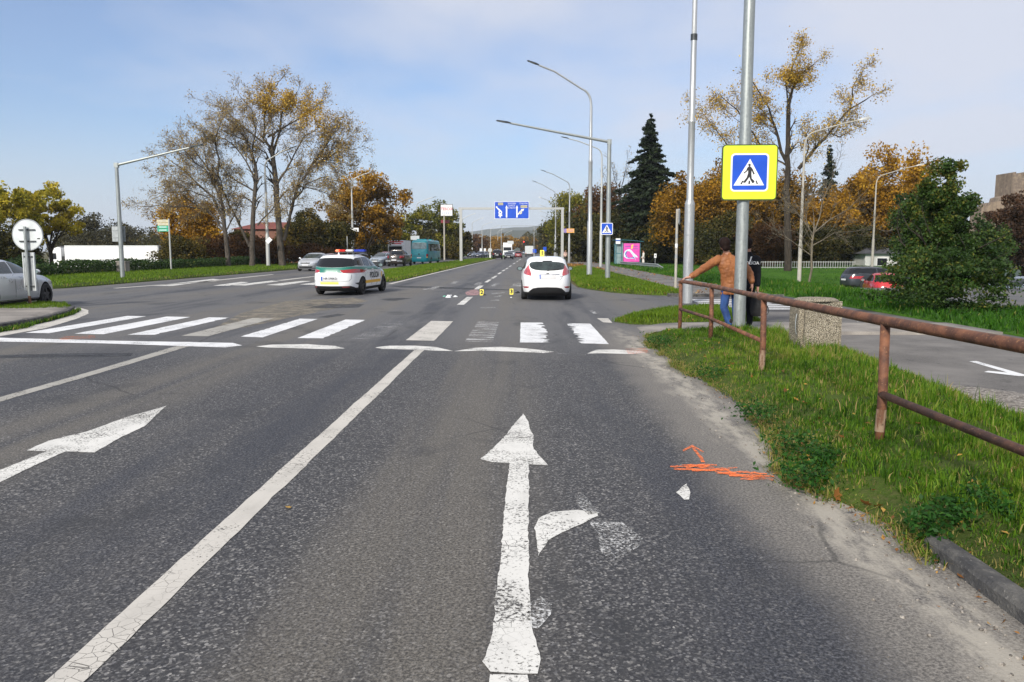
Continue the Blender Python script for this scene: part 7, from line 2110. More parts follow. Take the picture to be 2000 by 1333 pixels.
c.decal('yellow_film', zp([(352, 864), (740, 864), (740, 916), (356, 916)]), 'rear', 'yellow_film', .004)
c.decal('bumper', zp([(88, 1010), (110, 960), (160, 950), (580, 958), (950, 952), (990, 975), (1030, 1035), (1005, 1065), (580, 1078), (115, 1062)]), 'rear', 'black_plastic', .010)
c.decal('reflector', zp([(170, 962), (270, 965), (268, 990), (165, 986)]), 'rear', 'maroon_paint', .016)
c.decal('reflector', zp([(800, 965), (930, 962), (935, 985), (810, 990)]), 'rear', 'maroon_paint', .016)
c.decal('vent', zp([(1008, 892), (1055, 880), (1085, 975), (1062, 980)]), 'rear', 'black_plastic', .010)
c.decal('vent', zp([(152, 892), (105, 880), (75, 975), (98, 980)]), 'rear', 'black_plastic', .010)
for f in (1, -1):
    q = [(-.40 + .0, .60), (.0, 0)]
c.decal('tailgate_gap', zp([(165, 700), (172, 700), (178, 800), (215, 840), (580, 852), (930, 840), (960, 790), (962, 700), (969, 700), (967, 795), (935, 848), (580, 860), (210, 848), (171, 804)]), 'rear', 'sign_back', .005, .009)
MB().box(zp([(345, 0)])[0][0], zp([(745, 0)])[0][0], -2.315, -2.27, zp([(0, 742)])[0][1], zp([(0, 728)])[0][1]).build('plate_lamp_bar', M['black_plastic'], c.root)
for sd_ in ('right', 'left'):
    c.decal('green_band', [(-2.16, .96), (-1.9, 1.075), (-1.5, 1.065), (.8, 1.045), (.95, 1.0), (1.4, .95), (1.4, .90), (-.0, .93), (-1.2, .935), (-2.2, .935)], sd_, 'police_green', .009, .014, .06)
    c.decal('yellow_film', [(-.98, .42), (.92, .42), (.92, .53), (-.98, .53)], sd_, 'amber_film', .004)
    c.decal('crest', [(1.02, .63), (1.10, .58), (1.17, .63), (1.18, .80), (1.10, .83), (1.01, .80)], sd_, 'amber_film', .004)
    c.decal('sill', [(-1.0, .20), (1.0, .20), (1.0, .29), (-1.0, .29)], sd_, 'black_plastic', .006)
xr = c.bvh.ray_cast(Vector((8, .2, .72)), Vector((-1, 0, 0)))[0].x + .016
for sd_ in (1, -1):
    me = text_data('POLÍCIA', .31, bold=.005)
    o = link('lettering', me, M['letter_black'], c.root); o.rotation_euler = (PI / 2, 0, sd_ * PI / 2); o.location = (sd_ * xr, .05 if sd_ > 0 else -.05, .71)
lb_ = MB().box(-.60, .60, -.14, .14, 1.565, 1.60).build('light_bar', M['black_plastic'], c.root)
lb_.location = (0, -.05, 0)
def capsule_box(x0_, x1_, mat, nm):
    bm = bmesh.new(); bmesh.ops.create_cube(bm, size=1)
    bmesh.ops.scale(bm, vec=(x1_ - x0_, .27, .095), verts=bm.verts); bmesh.ops.translate(bm, vec=((x0_ + x1_) / 2, 0, 1.65), verts=bm.verts)
    bmesh.ops.bevel(bm, geom=bm.edges[:], offset=.03, segments=2, affect='EDGES')
    me = bpy.data.meshes.new(nm); bm.to_mesh(me); bm.free(); link(nm, me, M[mat], lb_)
capsule_box(-.60, -.46, 'red_beacon_lit', 'lit_beacon'); capsule_box(-.455, -.19, 'red_beacon', 'red_beacon'); capsule_box(-.185, .14, 'plate_blur', 'siren_box'); capsule_box(.145, .60, 'blue_beacon', 'blue_beacon')
for x in (-.4, .4): MB().box(x - .03, x + .03, -.05, .05, 1.47, 1.57).build('bar_foot', M['black_plastic'], lb_)
for sd_ in (-1, 1):
    pts = [(sd_ * .60, -1.55, 1.43), (sd_ * .62, -1.35, 1.50), (sd_ * .62, -.4, 1.53), (sd_ * .60, .12, 1.50), (sd_ * .58, .25, 1.44)]
    MB().tube(pts, .016, 8).build('roof_rail', M['alloy'], c.root, True)
bm = bmesh.new(); bmesh.ops.create_cone(bm, cap_ends=True, segments=8, radius1=.05, radius2=.01, depth=.12)
bmesh.ops.translate(bm, vec=(0, -1.45, 1.53), verts=bm.verts); me = bpy.data.meshes.new('aerial'); bm.to_mesh(me); bm.free(); link('aerial', me, M['white_paint_car'], c.root)

# --- the other cars
def simple_car(name, label, style, L, Wd, Hh, paint, loc, heading, z0=0.0, glass='dark_glass', cut=False, group=None, mirr=True, back=True, nose=True, cat='car', **k):
    c = Car(name, label, style, L, Wd, Hh, paint, loc, heading, cat, group, z0, cut, **k)
    c.windows(glass)
    if not cut:
        for sd_ in ('left', 'right'):
            for y in c.ax: c.decal('wheel_arch', [(y + (c.wr + .05) * math.cos(2 * PI * q / 20), c.wr + (c.wr + .05) * math.sin(2 * PI * q / 20)) for q in range(20) if c.wr + (c.wr + .05) * math.sin(2 * PI * q / 20) > .12 * Hh] , sd_, 'black_plastic', .004, .02, .3)
    if mirr: c.mirrors(paint)
    if nose: c.face()
    if back: c.tail()
    return c
c = simple_car('silver_car', 'silver saloon cut by the left frame edge beside the traffic island', 'sedan', 4.75, 1.86, 1.44, 'silver_paint', (-15.27, 22.25), R(4), cut=True, glass='tinted_glass', mirr=False, wheel_r=.335)
c.mirrors('silver_paint', .17, .72); c.handles('chrome', (-.14, .02)); c.doors((-.045, .2))
for sd_ in ('left', 'right'):
    c.decal('sill_trim', [(-1.0, .25), (1.02, .25), (1.02, .29), (-1.0, .29)], sd_, 'chrome', .006)
p = gp(603, 530)
simple_car('silver_hatchback', 'silver hatchback coming towards the junction on the far carriageway', 'hatch', 4.1, 1.72, 1.47, 'silver_paint', (p.x, p.y + 1.6), R(176), glass='tinted_glass', back=False)
p = gp(736, 519.5)
simple_car('pale_car', 'pale blue saloon half hidden behind the police car, facing us', 'sedan', 4.5, 1.8, 1.46, 'pale_blue_paint', (p.x + .3, p.y + 1.6), R(170), glass='tinted_glass', back=False)
simple_car('red_car', 'small red car between the pale saloon and the pickup', 'hatch', 4.0, 1.72, 1.5, 'red_paint', (at(753, 490, 112).x, 112), R(180), back=False)
# pickup
p = gp(779, 520.5)
root = empty('pickup_truck', (p.x, p.y + .6, 0), R(-4)); tag(root, 'dark brown pickup truck seen from behind left of the teal bus', 'pickup')
PK = Car('pickup_cab', None, 'suv', 5.2, 1.86, 1.78, 'brown_grey_paint', (0, 0), 0, cut=False, wheel_r=.37, axle=(-.27, .33))
for k in children(PK.root): k.parent = root
bpy.data.objects.remove(PK.root); PK.root = root
# the rear part of the body is the open bed: shorten the cabin
bm = bmesh.new(); bm.from_mesh(PK.body.data)
for v in bm.verts:
    if v.co.z > .67 * 1.78:
        t = min(1, (v.co.z - .67 * 1.78) / (.06 * 1.78))
        ymin = -1.0
        if v.co.y < ymin: v.co.y = v.co.y * (1 - t) + ymin * t + (v.co.y - ymin) * .12 * t
bm.normal_update(); bm.to_mesh(PK.body.data)
bmesh.ops.triangulate(bm, faces=bm.faces[:]); PK.bvh = BVHTree.FromBMesh(bm); bm.free()
PK.decal('rear_window', [(-.62, 1.27), (.62, 1.27), (.56, 1.62), (-.56, 1.62)], 'rear', 'dark_glass')
for sd_ in ('left', 'right'):
    PK.decal('side_window', PK.N([(-.16, .72), (-.15, .90), (-.02, .92), (-.015, .71)]), sd_, 'dark_glass'); PK.decal('side_window', PK.N([(.0, .71), (.0, .92), (.09, .86), (.19, .71)]), sd_, 'dark_glass')
    for y in PK.ax: PK.decal('wheel_arch', [(y + .43 * math.cos(2 * PI * q / 20), .37 + .43 * math.sin(2 * PI * q / 20)) for q in range(20) if .37 + .43 * math.sin(2 * PI * q / 20) > .25], sd_, 'black_plastic', .004, .02, .3)
PK.tail('red_lamp', False, False, (.50, .64)); PK.mirrors('chrome', .17, .70)
PK.decal('number_plate', [(-.26, .62), (.26, .62), (.26, .74), (-.26, .74)], 'rear', 'plate_white', .02)
MB().box(-.88, -.32, -2.70, -2.56, .52, .68).build('chrome_step', M['chrome'], root)
MB().box(.32, .88, -2.70, -2.56, .52, .68).build('chrome_step', M['chrome'], root)

# --- bus
def box_loft(w, l, levels, nseg=56, n=9):
    vs, fs = [], []
    for z, yr, yf, k in levels:
        mid, half = (yr + yf) / 2, (yf - yr) / 2
        for q in range(nseg):
            a = 2 * PI * (q + .5) / nseg
            vs.append((w / 2 * k * spow(math.cos(a), 2 / n), mid + half * spow(math.sin(a), 2 / n), z))
    m = len(levels)
    for i in range(m - 1):
        for q in range(nseg): fs.append((i * nseg + q, i * nseg + (q + 1) % nseg, (i + 1) * nseg + (q + 1) % nseg, (i + 1) * nseg + q))
    fs += [tuple(range(nseg - 1, -1, -1)), tuple((m - 1) * nseg + q for q in range(nseg))]
    return vs, fs
p = gp(816, 516.5)
bx_ = Car.__new__(Car); bx_.L, bx_.W, bx_.H, bx_.style, bx_.paint, bx_.wr = 8.2, 2.3, 3.0, 'bus', 'teal_paint', .42
bx_.root = empty('bus', (p.x + .55, p.y + 4.1, 0), R(-5.5)); tag(bx_.root, 'teal midi bus seen from behind on the far carriageway', 'bus')
vs, fs = box_loft(2.3, 8.2, [(.30, -4.02, 4.0, .95), (.45, -4.1, 4.1, .985), (.8, -4.12, 4.1, 1), (1.5, -4.1, 4.08, 1), (1.62, -4.08, 4.04, .995), (2.3, -4.0, 3.9, .965), (2.7, -3.92, 3.75, .93), (2.84, -3.82, 3.6, .90), (2.92, -3.6, 3.4, .80), (2.94, -3.2, 3.0, .5)])
bx_.body = MB().add(vs, fs).build('body', M['teal_paint'], bx_.root, True)
bm = bmesh.new(); bm.from_mesh(bx_.body.data); bmesh.ops.triangulate(bm, faces=bm.faces[:]); bx_.bvh = BVHTree.FromBMesh(bm); bm.free()
bx_.decal('rear_window', [(-.93, 1.85), (.93, 1.85), (.90, 2.55), (.80, 2.62), (-.80, 2.62), (-.90, 2.55)], 'rear', 'shelter_glass')
for sd_ in ('left', 'right'):
    for k in range(5): bx_.decal('side_window', [(-3.55 + k * 1.32, 1.62), (-2.32 + k * 1.32, 1.62), (-2.32 + k * 1.32, 2.48), (-3.55 + k * 1.32, 2.48)], sd_, 'dark_glass', step=.4)
    bx_.decal('wheel_arch', [(-2.3 + .52 * math.cos(q / 10 * PI), .36 + .52 * math.sin(q / 10 * PI)) for q in range(11)], sd_, 'black_plastic', .004, .02, .3)
    bx_.decal('wheel_arch', [(2.3 + .52 * math.cos(q / 10 * PI), .36 + .52 * math.sin(q / 10 * PI)) for q in range(11)], sd_, 'black_plastic', .004, .02, .3)
bx_.decal('door', [(2.95, .45), (3.75, .45), (3.65, 2.4), (2.95, 2.4)], 'right', 'shelter_glass', step=.4)
for sd_ in (-1, 1):
    bx_.decal('tail_light', [(sd_ * .90, .95), (sd_ * 1.06, .95), (sd_ * 1.06, 1.25), (sd_ * .90, 1.25)], 'rear', 'red_lamp', .012)
    bx_.decal('tail_light', [(sd_ * .90, .78), (sd_ * 1.06, .78), (sd_ * 1.06, .92), (sd_ * .90, .92)], 'rear', 'sign_orange', .012)
    for y in (-2.3, 2.3): bx_.wheel(sd_ * 1.02, y)
bx_.decal('number_plate', [(-.26, .72), (.26, .72), (.26, .84), (-.26, .84)], 'rear', 'plate_white', .014)
bx_.decal('engine_grille', [(-.7, .95), (.7, .95), (.7, 1.05), (-.7, 1.05)], 'rear', 'shelter_teal', .010)
bx_.decal('badge', [(-.10, 1.15), (.10, 1.15), (.08, 1.3), (-.08, 1.3)], 'rear', 'letter_black', .012)
for y0_, y1_ in ((-2.6, -1.2), (.2, 1.8)): MB().box(-.6, .6, y0_, y1_, 2.92, 3.08).build('roof_hatch', M['teal_paint'], bx_.root)

# --- white articulated lorry beyond the hedge
LY = 106.0; sL = F / LY
lx0, lx1 = at(126, 490, LY).x, at(308, 490, LY).x; zg = -1.7
lt = empty('lorry', ((lx0 + lx1) / 2, LY, zg)); tag(lt, 'long plain white articulated lorry behind the hedge', 'lorry')
ztop = EYE + (490 - 480) / sL - zg; hw = (lx1 - lx0) / 2
tb = MB().box(-hw, hw, 0, 2.5, 1.15, ztop).build('trailer', M['white_board'], lt)
MB().box(hw + .001, hw + .10, .05, 2.45, 1.2, ztop - .05).build('rear_doors', M['sign_back'], tb)
for k in range(1, 7): MB().box(-hw + 2 * hw * k / 7 - .02, -hw + 2 * hw * k / 7 + .02, -.008, -.001, 1.2, ztop - .14).build('panel_seam', M['pale_disc'], tb)
MB().box(-hw, hw, -.02, -.001, ztop - .12, ztop - .02).build('top_rim', M['pale_disc'], tb)
for x in (hw - 1.2, hw - 2.5, hw - 3.8, -hw - .7, -hw - 3.2):
    MB().tube([(x, -.02, .52), (x, .35, .52)], .52, 20).build('wheel', M['tyre_rubber'], lt)
cw = 126 - 94
cb = MB().prism([(-hw - .55, .9), (-hw - .55, 3.75), (-hw - 1.0, 3.85), (-hw - 1.7, 3.6), (-hw - 2.1, 3.1), (-hw - 2.25, 2.4), (-hw - 2.3, .9)], lambda u, v: (u, .1, v), lambda u, v: (u, 2.5, v)).build('cab', M['white_board'], lt)
MB().prism([(-hw - 1.2, 2.2), (-hw - 1.25, 3.0), (-hw - 2.0, 3.0), (-hw - 2.15, 2.2)], lambda u, v: (u, .08, v), lambda u, v: (u, .099, v)).build('cab_window', M['dark_glass'], cb)
MB().box(-hw - .52, -hw - .05, .2, 2.3, .9, 2.6).build('coupling_gap', M['black_plastic'], lt)
MB().box(-hw - .9, -hw - .5, .3, 2.3, 3.86, 4.0).build('air_deflector', M['lamp_grey'], cb)
# white box lorry behind the pickup
wl = empty('box_lorry', (at(776, 490, 122).x, 122, 0)); tag(wl, 'white box lorry with red lettering behind the pickup', 'lorry')
bxw = MB().box(-1.45, 1.25, 0, 6, .9, EYE + (490 - 470) / 12.6).build('cargo_box', M['white_board'], wl)
MB().box(-1.15, 1.1, -1.6, -.01, .6, 2.5).build('cab', M['white_board'], wl)
MB().box(-1.0, .95, -1.63, -1.601, 1.5, 2.3).build('windscreen', M['dark_glass'], wl)
for k, (z, w_) in enumerate(((3.0, 2.1), (2.72, 1.5))): MB().box(-w_ / 2 - .1, w_ / 2 - .1, -.012, -.002, z - .08, z + .08).build('text_bar', M['letter_red'], bxw)
for x in (-.95, .85):
    for y in (-.9, 4.5): MB().tube([(x - .12, y, .45), (x + .12, y, .45)], .45, 16).build('wheel', M['tyre_rubber'], wl)

# --- far traffic
for px, py, st, L_, W_, H_, pt, hd, lb, nm in (
    (971, 507, 'suv', 4.7, 1.95, 1.85, 'black_paint', 0, 'black off-roader waiting left of the far median end', 'black_suv'),
    (993.5, 507, 'sedan', 4.6, 1.8, 1.45, 'black_paint', 180, 'black saloon beside the black off-roader', 'black_car'),
    (1012.5, 504.5, 'hatch', 4.1, 1.75, 1.5, 'maroon_paint', 0, 'dull red car ahead of the white hatchback', 'red_car'),
    (937, 503.5, 'hatch', 4.1, 1.75, 1.5, 'navy_paint', 165, 'dark blue car turning left of the round bollard', 'blue_car'),
    (946, 502.5, 'sedan', 4.4, 1.75, 1.45, 'navy_paint', 170, 'second dark blue car close behind the first', 'blue_car'),
    (921, 503, 'sedan', 4.4, 1.75, 1.4, 'grey_blue_paint', 170, 'grey car far left behind the gantry post', 'grey_car'),
    (1023.5, 497.5, 'hatch', 4.0, 1.7, 1.5, 'grey_blue_paint', 0, 'tiny grey car far ahead under the red light', 'grey_car')):
    p = gp(px, py)
    simple_car(nm, lb, st, L_, W_, H_, pt, (p.x, p.y + L_ / 2 - .5), R(hd), mirr=False, back=(hd == 0), nose=(hd != 0))
p = gp(1033.5, 502.2)
vb = empty('box_lorry', (p.x, p.y, 0)); tag(vb, 'small grey box lorry driving away far ahead in the right lane', 'lorry')
MB().box(-1.1, 1.1, 0, 5, .8, 2.9).build('cargo_box', M['pale_disc'], vb)
MB().box(-1.0, 1.0, .1, 6.6, .35, .79).build('chassis', M['black_plastic'], vb)
for x in (-.85, .85): MB().tube([(x - .14, .9, .4), (x + .14, .9, .4)], .4, 14).build('wheel', M['tyre_rubber'], vb); MB().box(x - .12, x + .12, -.03, -.001, .85, 1.05).build('tail_light', M['red_lamp'], vb)
p = gp(996.5, 501.5)
tk = empty('lorry', (p.x - .8, p.y, 0)); tag(tk, 'white lorry coming towards us far ahead behind the black saloon', 'lorry')
MB().box(-1.25, 1.25, 0, 2.2, .5, 3.2).build('cab', M['white_board'], tk)
MB().box(-1.28, 1.28, 2.3, 9, .9, 3.9).build('cargo_box', M['white_board'], tk)
MB().box(-1.1, 1.1, -.03, -.001, 1.7, 2.6).build('windscreen', M['dark_glass'], tk)
MB().box(-.9, .9, -.03, -.001, .8, 1.2).build('grille', M['black_plastic'], tk)
p = gp(1000.5, 503)
vn = simple_car('white_car', 'white car in front of the far white lorry', 'suv', 4.6, 1.9, 1.7, 'white_paint_car', (p.x - .3, p.y), R(180), mirr=False, back=False)
# --- cars in the dip to the right
def spot(px, Y): return (at(px, 490, Y).x, Y)
c = simple_car('grey_suv', 'dark grey SUV parked beyond the lawn left of the bushy maple', 'suv', 4.6, 1.85, 1.62, 'dark_grey_paint', spot(1712, 55), R(-80), z0=-1.05, wheel_r=.35)
c = simple_car('red_car', 'bright red parked car half hidden by the bushy maple', 'hatch', 4.0, 1.74, 1.5, 'red_paint', spot(1727, 44), R(-14), z0=-1.05)
c = simple_car('grey_car', 'grey saloon parked behind the bushy maple at the right frame edge', 'sedan', 4.5, 1.8, 1.45, 'grey_blue_paint', spot(1995, 39), R(115), z0=-1.05)
c = simple_car('white_car', 'white parked car glimpsed behind the maroon tree', 'suv', 4.5, 1.8, 1.6, 'white_paint_car', spot(1932, 62), R(90), z0=-.6)
vv = empty('white_van', (*spot(2000, 66), -.4)); tag(vv, 'white panelled van at the right frame edge behind the grey saloon', 'van')
vb_ = MB().box(-1.5, 2.6, 0, 2, .4, 2.35).build('body', M['white_board'], vv)
MB().prism([(-1.2, 1.0), (-.6, 1.8), (.4, 1.2), (1.2, 1.9), (.6, .7)], lambda u, v: (u, -.01, v), lambda u, v: (u, -.002, v)).build('blue_graphic', M['plate_blue'], vb_)
for x in (-.8, 1.9): MB().tube([(x, -.02, .36), (x, .25, .36)], .36, 16).build('wheel', M['tyre_rubber'], vv)

# --- evidence markers and debris
def marker(label, loc, digit, rz=0.0, h=.215, w=.135):
    o = empty('evidence_marker', loc, rz); tag(o, label, 'marker', 'numbered evidence markers')
    f = MB().prism([(-w / 2, 0), (w / 2, 0), (w / 2, h), (-w / 2, h)], lambda u, v: (u, -.07 + .06 * v / h, v), lambda u, v: (u, -.064 + .06 * v / h, v)).build('front_face', M['marker_yellow'], o)
    MB().prism([(-w / 2, 0), (w / 2, 0), (w / 2, h), (-w / 2, h)], lambda u, v: (u, .07 - .06 * v / h, v), lambda u, v: (u, .064 - .06 * v / h, v)).build('rear_face', M['marker_yellow'], o)
    me = text_data(str(digit), h * .95, bold=.010)
    t = link('digit', me, M['letter_black'], f); t.rotation_euler = (R(90 - 11), 0, 0); t.location = (0, -.052, h * .5)
    return o
marker('yellow evidence marker number 1 standing on the white car roof', (wc_c[0] - .13, wc_c[1] - .62, 1.452), 1, h=.215)
p = gp(941, 577); marker('yellow evidence marker number 2 beside the pinkish stain', p, 2)
p = gp(999, 575.5); marker('yellow evidence marker number 3 left of the white car', p, 3)
def shard(label, px, py, size, mat, seed, name='debris', group='broken pieces on the road'):
    p = gp(px, py, .004); rg_ = random.Random(seed)
    mb = MB()
    n = 7
    r = [size * rg_.uniform(.5, 1) for _ in range(n)]
    base = [(r[k] * math.cos(2 * PI * k / n), r[k] * .8 * math.sin(2 * PI * k / n), 0) for k in range(n)]
    top = [(x * rg_.uniform(.4, .8), y * rg_.uniform(.4, .8), size * rg_.uniform(.25, .6)) for x, y, _ in base]
    mb.add(base + top, [tuple(range(n - 1, -1, -1)), tuple(range(n, 2 * n))] + [(k, (k + 1) % n, n + (k + 1) % n, n + k) for k in range(n)])
    o = mb.build(name, M[mat], None, False, p)
    tag(o, label, 'debris', group)
shard('white and green shard, larger of the two left of the dashed line', 876, 581.5, .17, 'plate_white', 1)
shard('small grey shard just right of the larger white one', 889, 580.5, .11, 'pale_disc', 2)
shard('dark green sliver lying on the left side of the larger white shard', 868, 580, .09, 'rail_green', 3)
shard('tiny pale chip behind the larger white shard', 881, 577.5, .05, 'plate_white', 4)
shard('black broken fragment between marker 3 and the white car wheel', 1010.5, 573, .14, 'black_plastic', 5)
shard('tiny white chip in front of marker 3', 998, 582, .05, 'plate_white', 6)
shard('dark fragment hidden behind marker 2', 946, 577, .10, 'black_plastic', 7)
# ================================================================== people
class Blob:
    """closed rounded volumes that are fused into one continuous skin"""
    def __init__(s): s.bm = bmesh.new()
    def cap(s, p0, p1, r0, r1, flat=(1, 1)):
        p0, p1 = Vector(p0), Vector(p1)
        d = (p1 - p0); L = d.length; d.normalize()
        q = d.to_track_quat('Z', 'Y').to_matrix()
        seg = 14
        rings = []
        for i in range(4): a = -PI / 2 + PI / 2 * i / 4; rings.append((r0 * math.sin(a), r0 * math.cos(a)))
        rings += [(0, r0), (L, r1)]
        for i in range(1, 5): a = PI / 2 * i / 4; rings.append((L + r1 * math.sin(a), r1 * math.cos(a)))
        vs = [[s.bm.verts.new(p0 + q @ Vector((max(r, 1e-4) * math.cos(2 * PI * k / seg) * flat[0], max(r, 1e-4) * math.sin(2 * PI * k / seg) * flat[1], h))) for k in range(seg)] for h, r in rings]
        for a, b in zip(vs, vs[1:]):
            for k in range(seg): s.bm.faces.new((a[k], a[(k + 1) % seg], b[(k + 1) % seg], b[k]))
        s.bm.faces.new(list(reversed(vs[0]))); s.bm.faces.new(vs[-1])
        return s
    def chain(s, pts, rs):
        for a, b, r0, r1 in zip(pts, pts[1:], rs, rs[1:]): s.cap(a, b, r0, r1)
        return s
    def ell(s, c, r, rot=None):
        m = Matrix.Translation(Vector(c)) @ ((rot or Matrix.Identity(3)).to_4x4()) @ Matrix.Diagonal((*r, 1))
        bmesh.ops.create_uvsphere(s.bm, u_segments=18, v_segments=12, radius=1, matrix=m)
        return s
    def loft(s, rings, seg=22, n=2.4):
        """rings: (centre, rx, ry, yaw)"""
        vs = []
        for c, rx, ry, yaw in rings:
            row = []
            for k in range(seg):
                a = 2 * PI * k / seg
                x, y = rx * spow(math.cos(a), 2 / n), ry * spow(math.sin(a), 2 / n)
                row.append(s.bm.verts.new(Vector(c) + Vector((x * math.cos(yaw) - y * math.sin(yaw), x * math.sin(yaw) + y * math.cos(yaw), 0))))
            vs.append(row)
        for a, b in zip(vs, vs[1:]):
            for k in range(seg): s.bm.faces.new((a[k], a[(k + 1) % seg], b[(k + 1) % seg], b[k]))
        s.bm.faces.new(list(reversed(vs[0]))); s.bm.faces.new(vs[-1])
        return s
    def build(s, name, mat, parent=None, voxel=.012, it=4, crease=0.0, seed=0):
        me = bpy.data.meshes.new(name)
        bmesh.ops.recalc_face_normals(s.bm, faces=s.bm.faces[:])
        s.bm.to_mesh(me); s.bm.free()
        o = bpy.data.objects.new(name, me); COL.objects.link(o)
        md = o.modifiers.new('fuse', 'REMESH'); md.mode = 'VOXEL'; md.voxel_size = voxel; md.use_smooth_shade = True
        m2 = o.modifiers.new('soft', 'SMOOTH'); m2.factor = .5; m2.iterations = it
        bpy.context.view_layer.update()
        me2 = bpy.data.meshes.new_from_object(o.evaluated_get(bpy.context.evaluated_depsgraph_get()))
        o.modifiers.clear(); o.data = me2; me2.name = name
        if crease:
            from mathutils import noise as mn
            for v in me2.vertices:
                p = v.co
                k = mn.noise(Vector((p.x * 7, p.y * 7, p.z * 11 + seed))) + .5 * mn.noise(Vector((p.x * 19, p.y * 19, p.z * 26 + seed)))
                v.co = p + v.normal * k * crease
        me2.materials.clear(); me2.materials.append(mat)
        me2.polygons.foreach_set('use_smooth', [True] * len(me2.polygons))
        if parent is not None: o.parent = parent
        return o

def fingers(b, wrist, d, palm_n, size=.19, curl=.5, side=1, thumb=True):
    """a palm with four unequal bent fingers and a thumb leaving its side; palm_n is the way the fingers curl"""
    d = Vector(d).normalized(); n_ = Vector(palm_n); n_ = (n_ - d * n_.dot(d)).normalized(); w = d.cross(n_) * side
    wrist = Vector(wrist)
    pl = size * .52
    b.cap(wrist, wrist + d * pl * .5, .026, .030, (1, 1))
    for k in (-1.2, -.4, .4, 1.2): b.cap(wrist + d * pl * .25 + w * k * .017, wrist + d * pl + w * k * .0195, .015, .0135)
    for k, ln in ((-1.5, .066), (-.5, .078), (.5, .084), (1.5, .074)):
        p = wrist + d * pl + w * k * .0195
        dirn = d.copy(); r = .0092
        for j, f in enumerate((.45, .32, .23)):
            dirn = (dirn + n_ * curl * (.45 + .3 * j)).normalized()
            q = p + dirn * ln * f
            b.cap(p, q, r, r * .93); p = q; r *= .93
    if thumb:
        p = wrist + d * pl * .30 + w * .030
        q = p + (d * .6 + w * .8 + n_ * .35).normalized() * .042
        b.cap(p, q, .0125, .011)
        b.cap(q, q + (d * .85 + w * .25 + n_ * .5).normalized() * .034, .0105, .009)

# --- the man in the brown jacket, leaning on the end of the railing
q_leather = NT('tan_suede')
f_ = q_leather.noise(q_leather.obj((1, 1, .7)), 7.0, 5, 0.6)
q_leather.set(q_leather.b.inputs['Base Color'], q_leather.mix(q_leather.step(f_, .3, .7), (0.185, 0.062, 0.018), (0.32, 0.120, 0.038)))
q_leather.b.inputs['Roughness'].default_value = .62
q_leather.bump(q_leather.noise(q_leather.obj((1, 1, .5)), 16.0, 4, .6), .35, .02)
M['tan_suede'] = q_leather.m
q_j = NT('blue_denim')
f_ = q_j.noise(q_j.obj((1, 1, .6)), 9.0, 5, 0.65)
q_j.set(q_j.b.inputs['Base Color'], q_j.mix(q_j.step(f_, .3, .7), (0.008, 0.028, 0.11), (0.022, 0.072, 0.23)))
q_j.b.inputs['Roughness'].default_value = .85
M['blue_denim'] = q_j.m

GZ = .075
yb_ = 15.85
hd = Vector((3.99, yb_ - .02, 1.775))
shL, shR = Vector((3.86, yb_ + .0, 1.47)), Vector((4.34, yb_ + .05, 1.465))
elL, elR = Vector((3.56, yb_ - .16, 1.30)), Vector((4.52, yb_ + .03, 1.20))
wrL, wrR = Vector((3.25, yb_ - .37, 1.135)), Vector((4.56, yb_ - .03, .98))
hip = Vector((4.17, yb_ + .05, .98))
hpL, hpR = Vector((4.08, yb_ + .04, .95)), Vector((4.27, yb_ + .06, .95))
knL, knR = Vector((4.03, yb_ + .02, .52)), Vector((4.29, yb_ + .10, .52))
anL, anR = Vector((4.13, yb_ - .05, GZ + .10)), Vector((4.30, yb_ + .06, GZ + .10))
b = Blob()
tilt = Matrix.Rotation(R(-8), 3, 'Y') @ Matrix.Rotation(R(12), 3, 'Z')
b.ell(hd, (.077, .098, .118), tilt)
b.ell(hd + tilt @ Vector((0, .075, -.05)), (.055, .045, .06), tilt)
b.cap(hd + tilt @ Vector((0, .095, -.005)), hd + tilt @ Vector((0, .122, -.03)), .012, .016)                 # nose
for sx in (-1, 1):
    b.ell(hd + tilt @ Vector((sx * .080, -.005, -.012)), (.012, .024, .034), tilt)                          # ears
    b.ell(hd + tilt @ Vector((sx * .030, .088, .012)), (.014, .012, .010), tilt)
neck = Vector((4.06, yb_ + .02, 1.60))
b.cap(neck + Vector((.02, 0, -.12)), hd + Vector((.02, -.015, -.05)), .064, .058)
b.loft([(hip + Vector((0, 0, -.06)), .15, .10, 0), (hip + Vector((0, 0, .08)), .15, .10, 0), (Vector((4.14, yb_ + .03, 1.22)), .145, .09, 0), (Vector((4.10, yb_ + .03, 1.42)), .17, .10, 0), (Vector((4.09, yb_ + .03, 1.50)), .12, .08, 0)])
b.chain([shL, elL, wrL], [.055, .042, .030]); b.chain([shR, elR, wrR], [.055, .042, .030])
b.chain([hpL, knL, anL], [.085, .058, .040]); b.chain([hpR, knR, anR], [.085, .058, .040])
fingers(b, wrL + Vector((-.01, -.005, -.005)), (-.93, -.30, -.12), (.1, -.2, -1), .19, .62, -1)
fingers(b, wrR, (.05, -.05, -1), (-1, .1, 0), .19, .35, 1)
man = b.build('person', M['skin_tone'], None, .0085, 3)
tag(man, 'man in a tan brown jacket and blue jeans leaning on the railing, seen from behind', 'person')
b = Blob()
b.loft([(Vector((4.185, yb_ + .055, .775)), .225, .155, 0), (Vector((4.185, yb_ + .05, .86)), .215, .15, 0), (Vector((4.165, yb_ + .045, 1.02)), .20, .145, .03), (Vector((4.14, yb_ + .035, 1.18)), .195, .14, .05), (Vector((4.11, yb_ + .03, 1.33)), .225, .145, .08), (Vector((4.10, yb_ + .03, 1.44)), .24, .135, .08), (Vector((4.085, yb_ + .025, 1.515)), .185, .115, .08), (Vector((4.07, yb_ + .02, 1.57)), .095, .088, .08)])
b.chain([shL + Vector((.02, 0, .005)), elL, wrL + Vector((.04, .02, .02))], [.092, .078, .058])
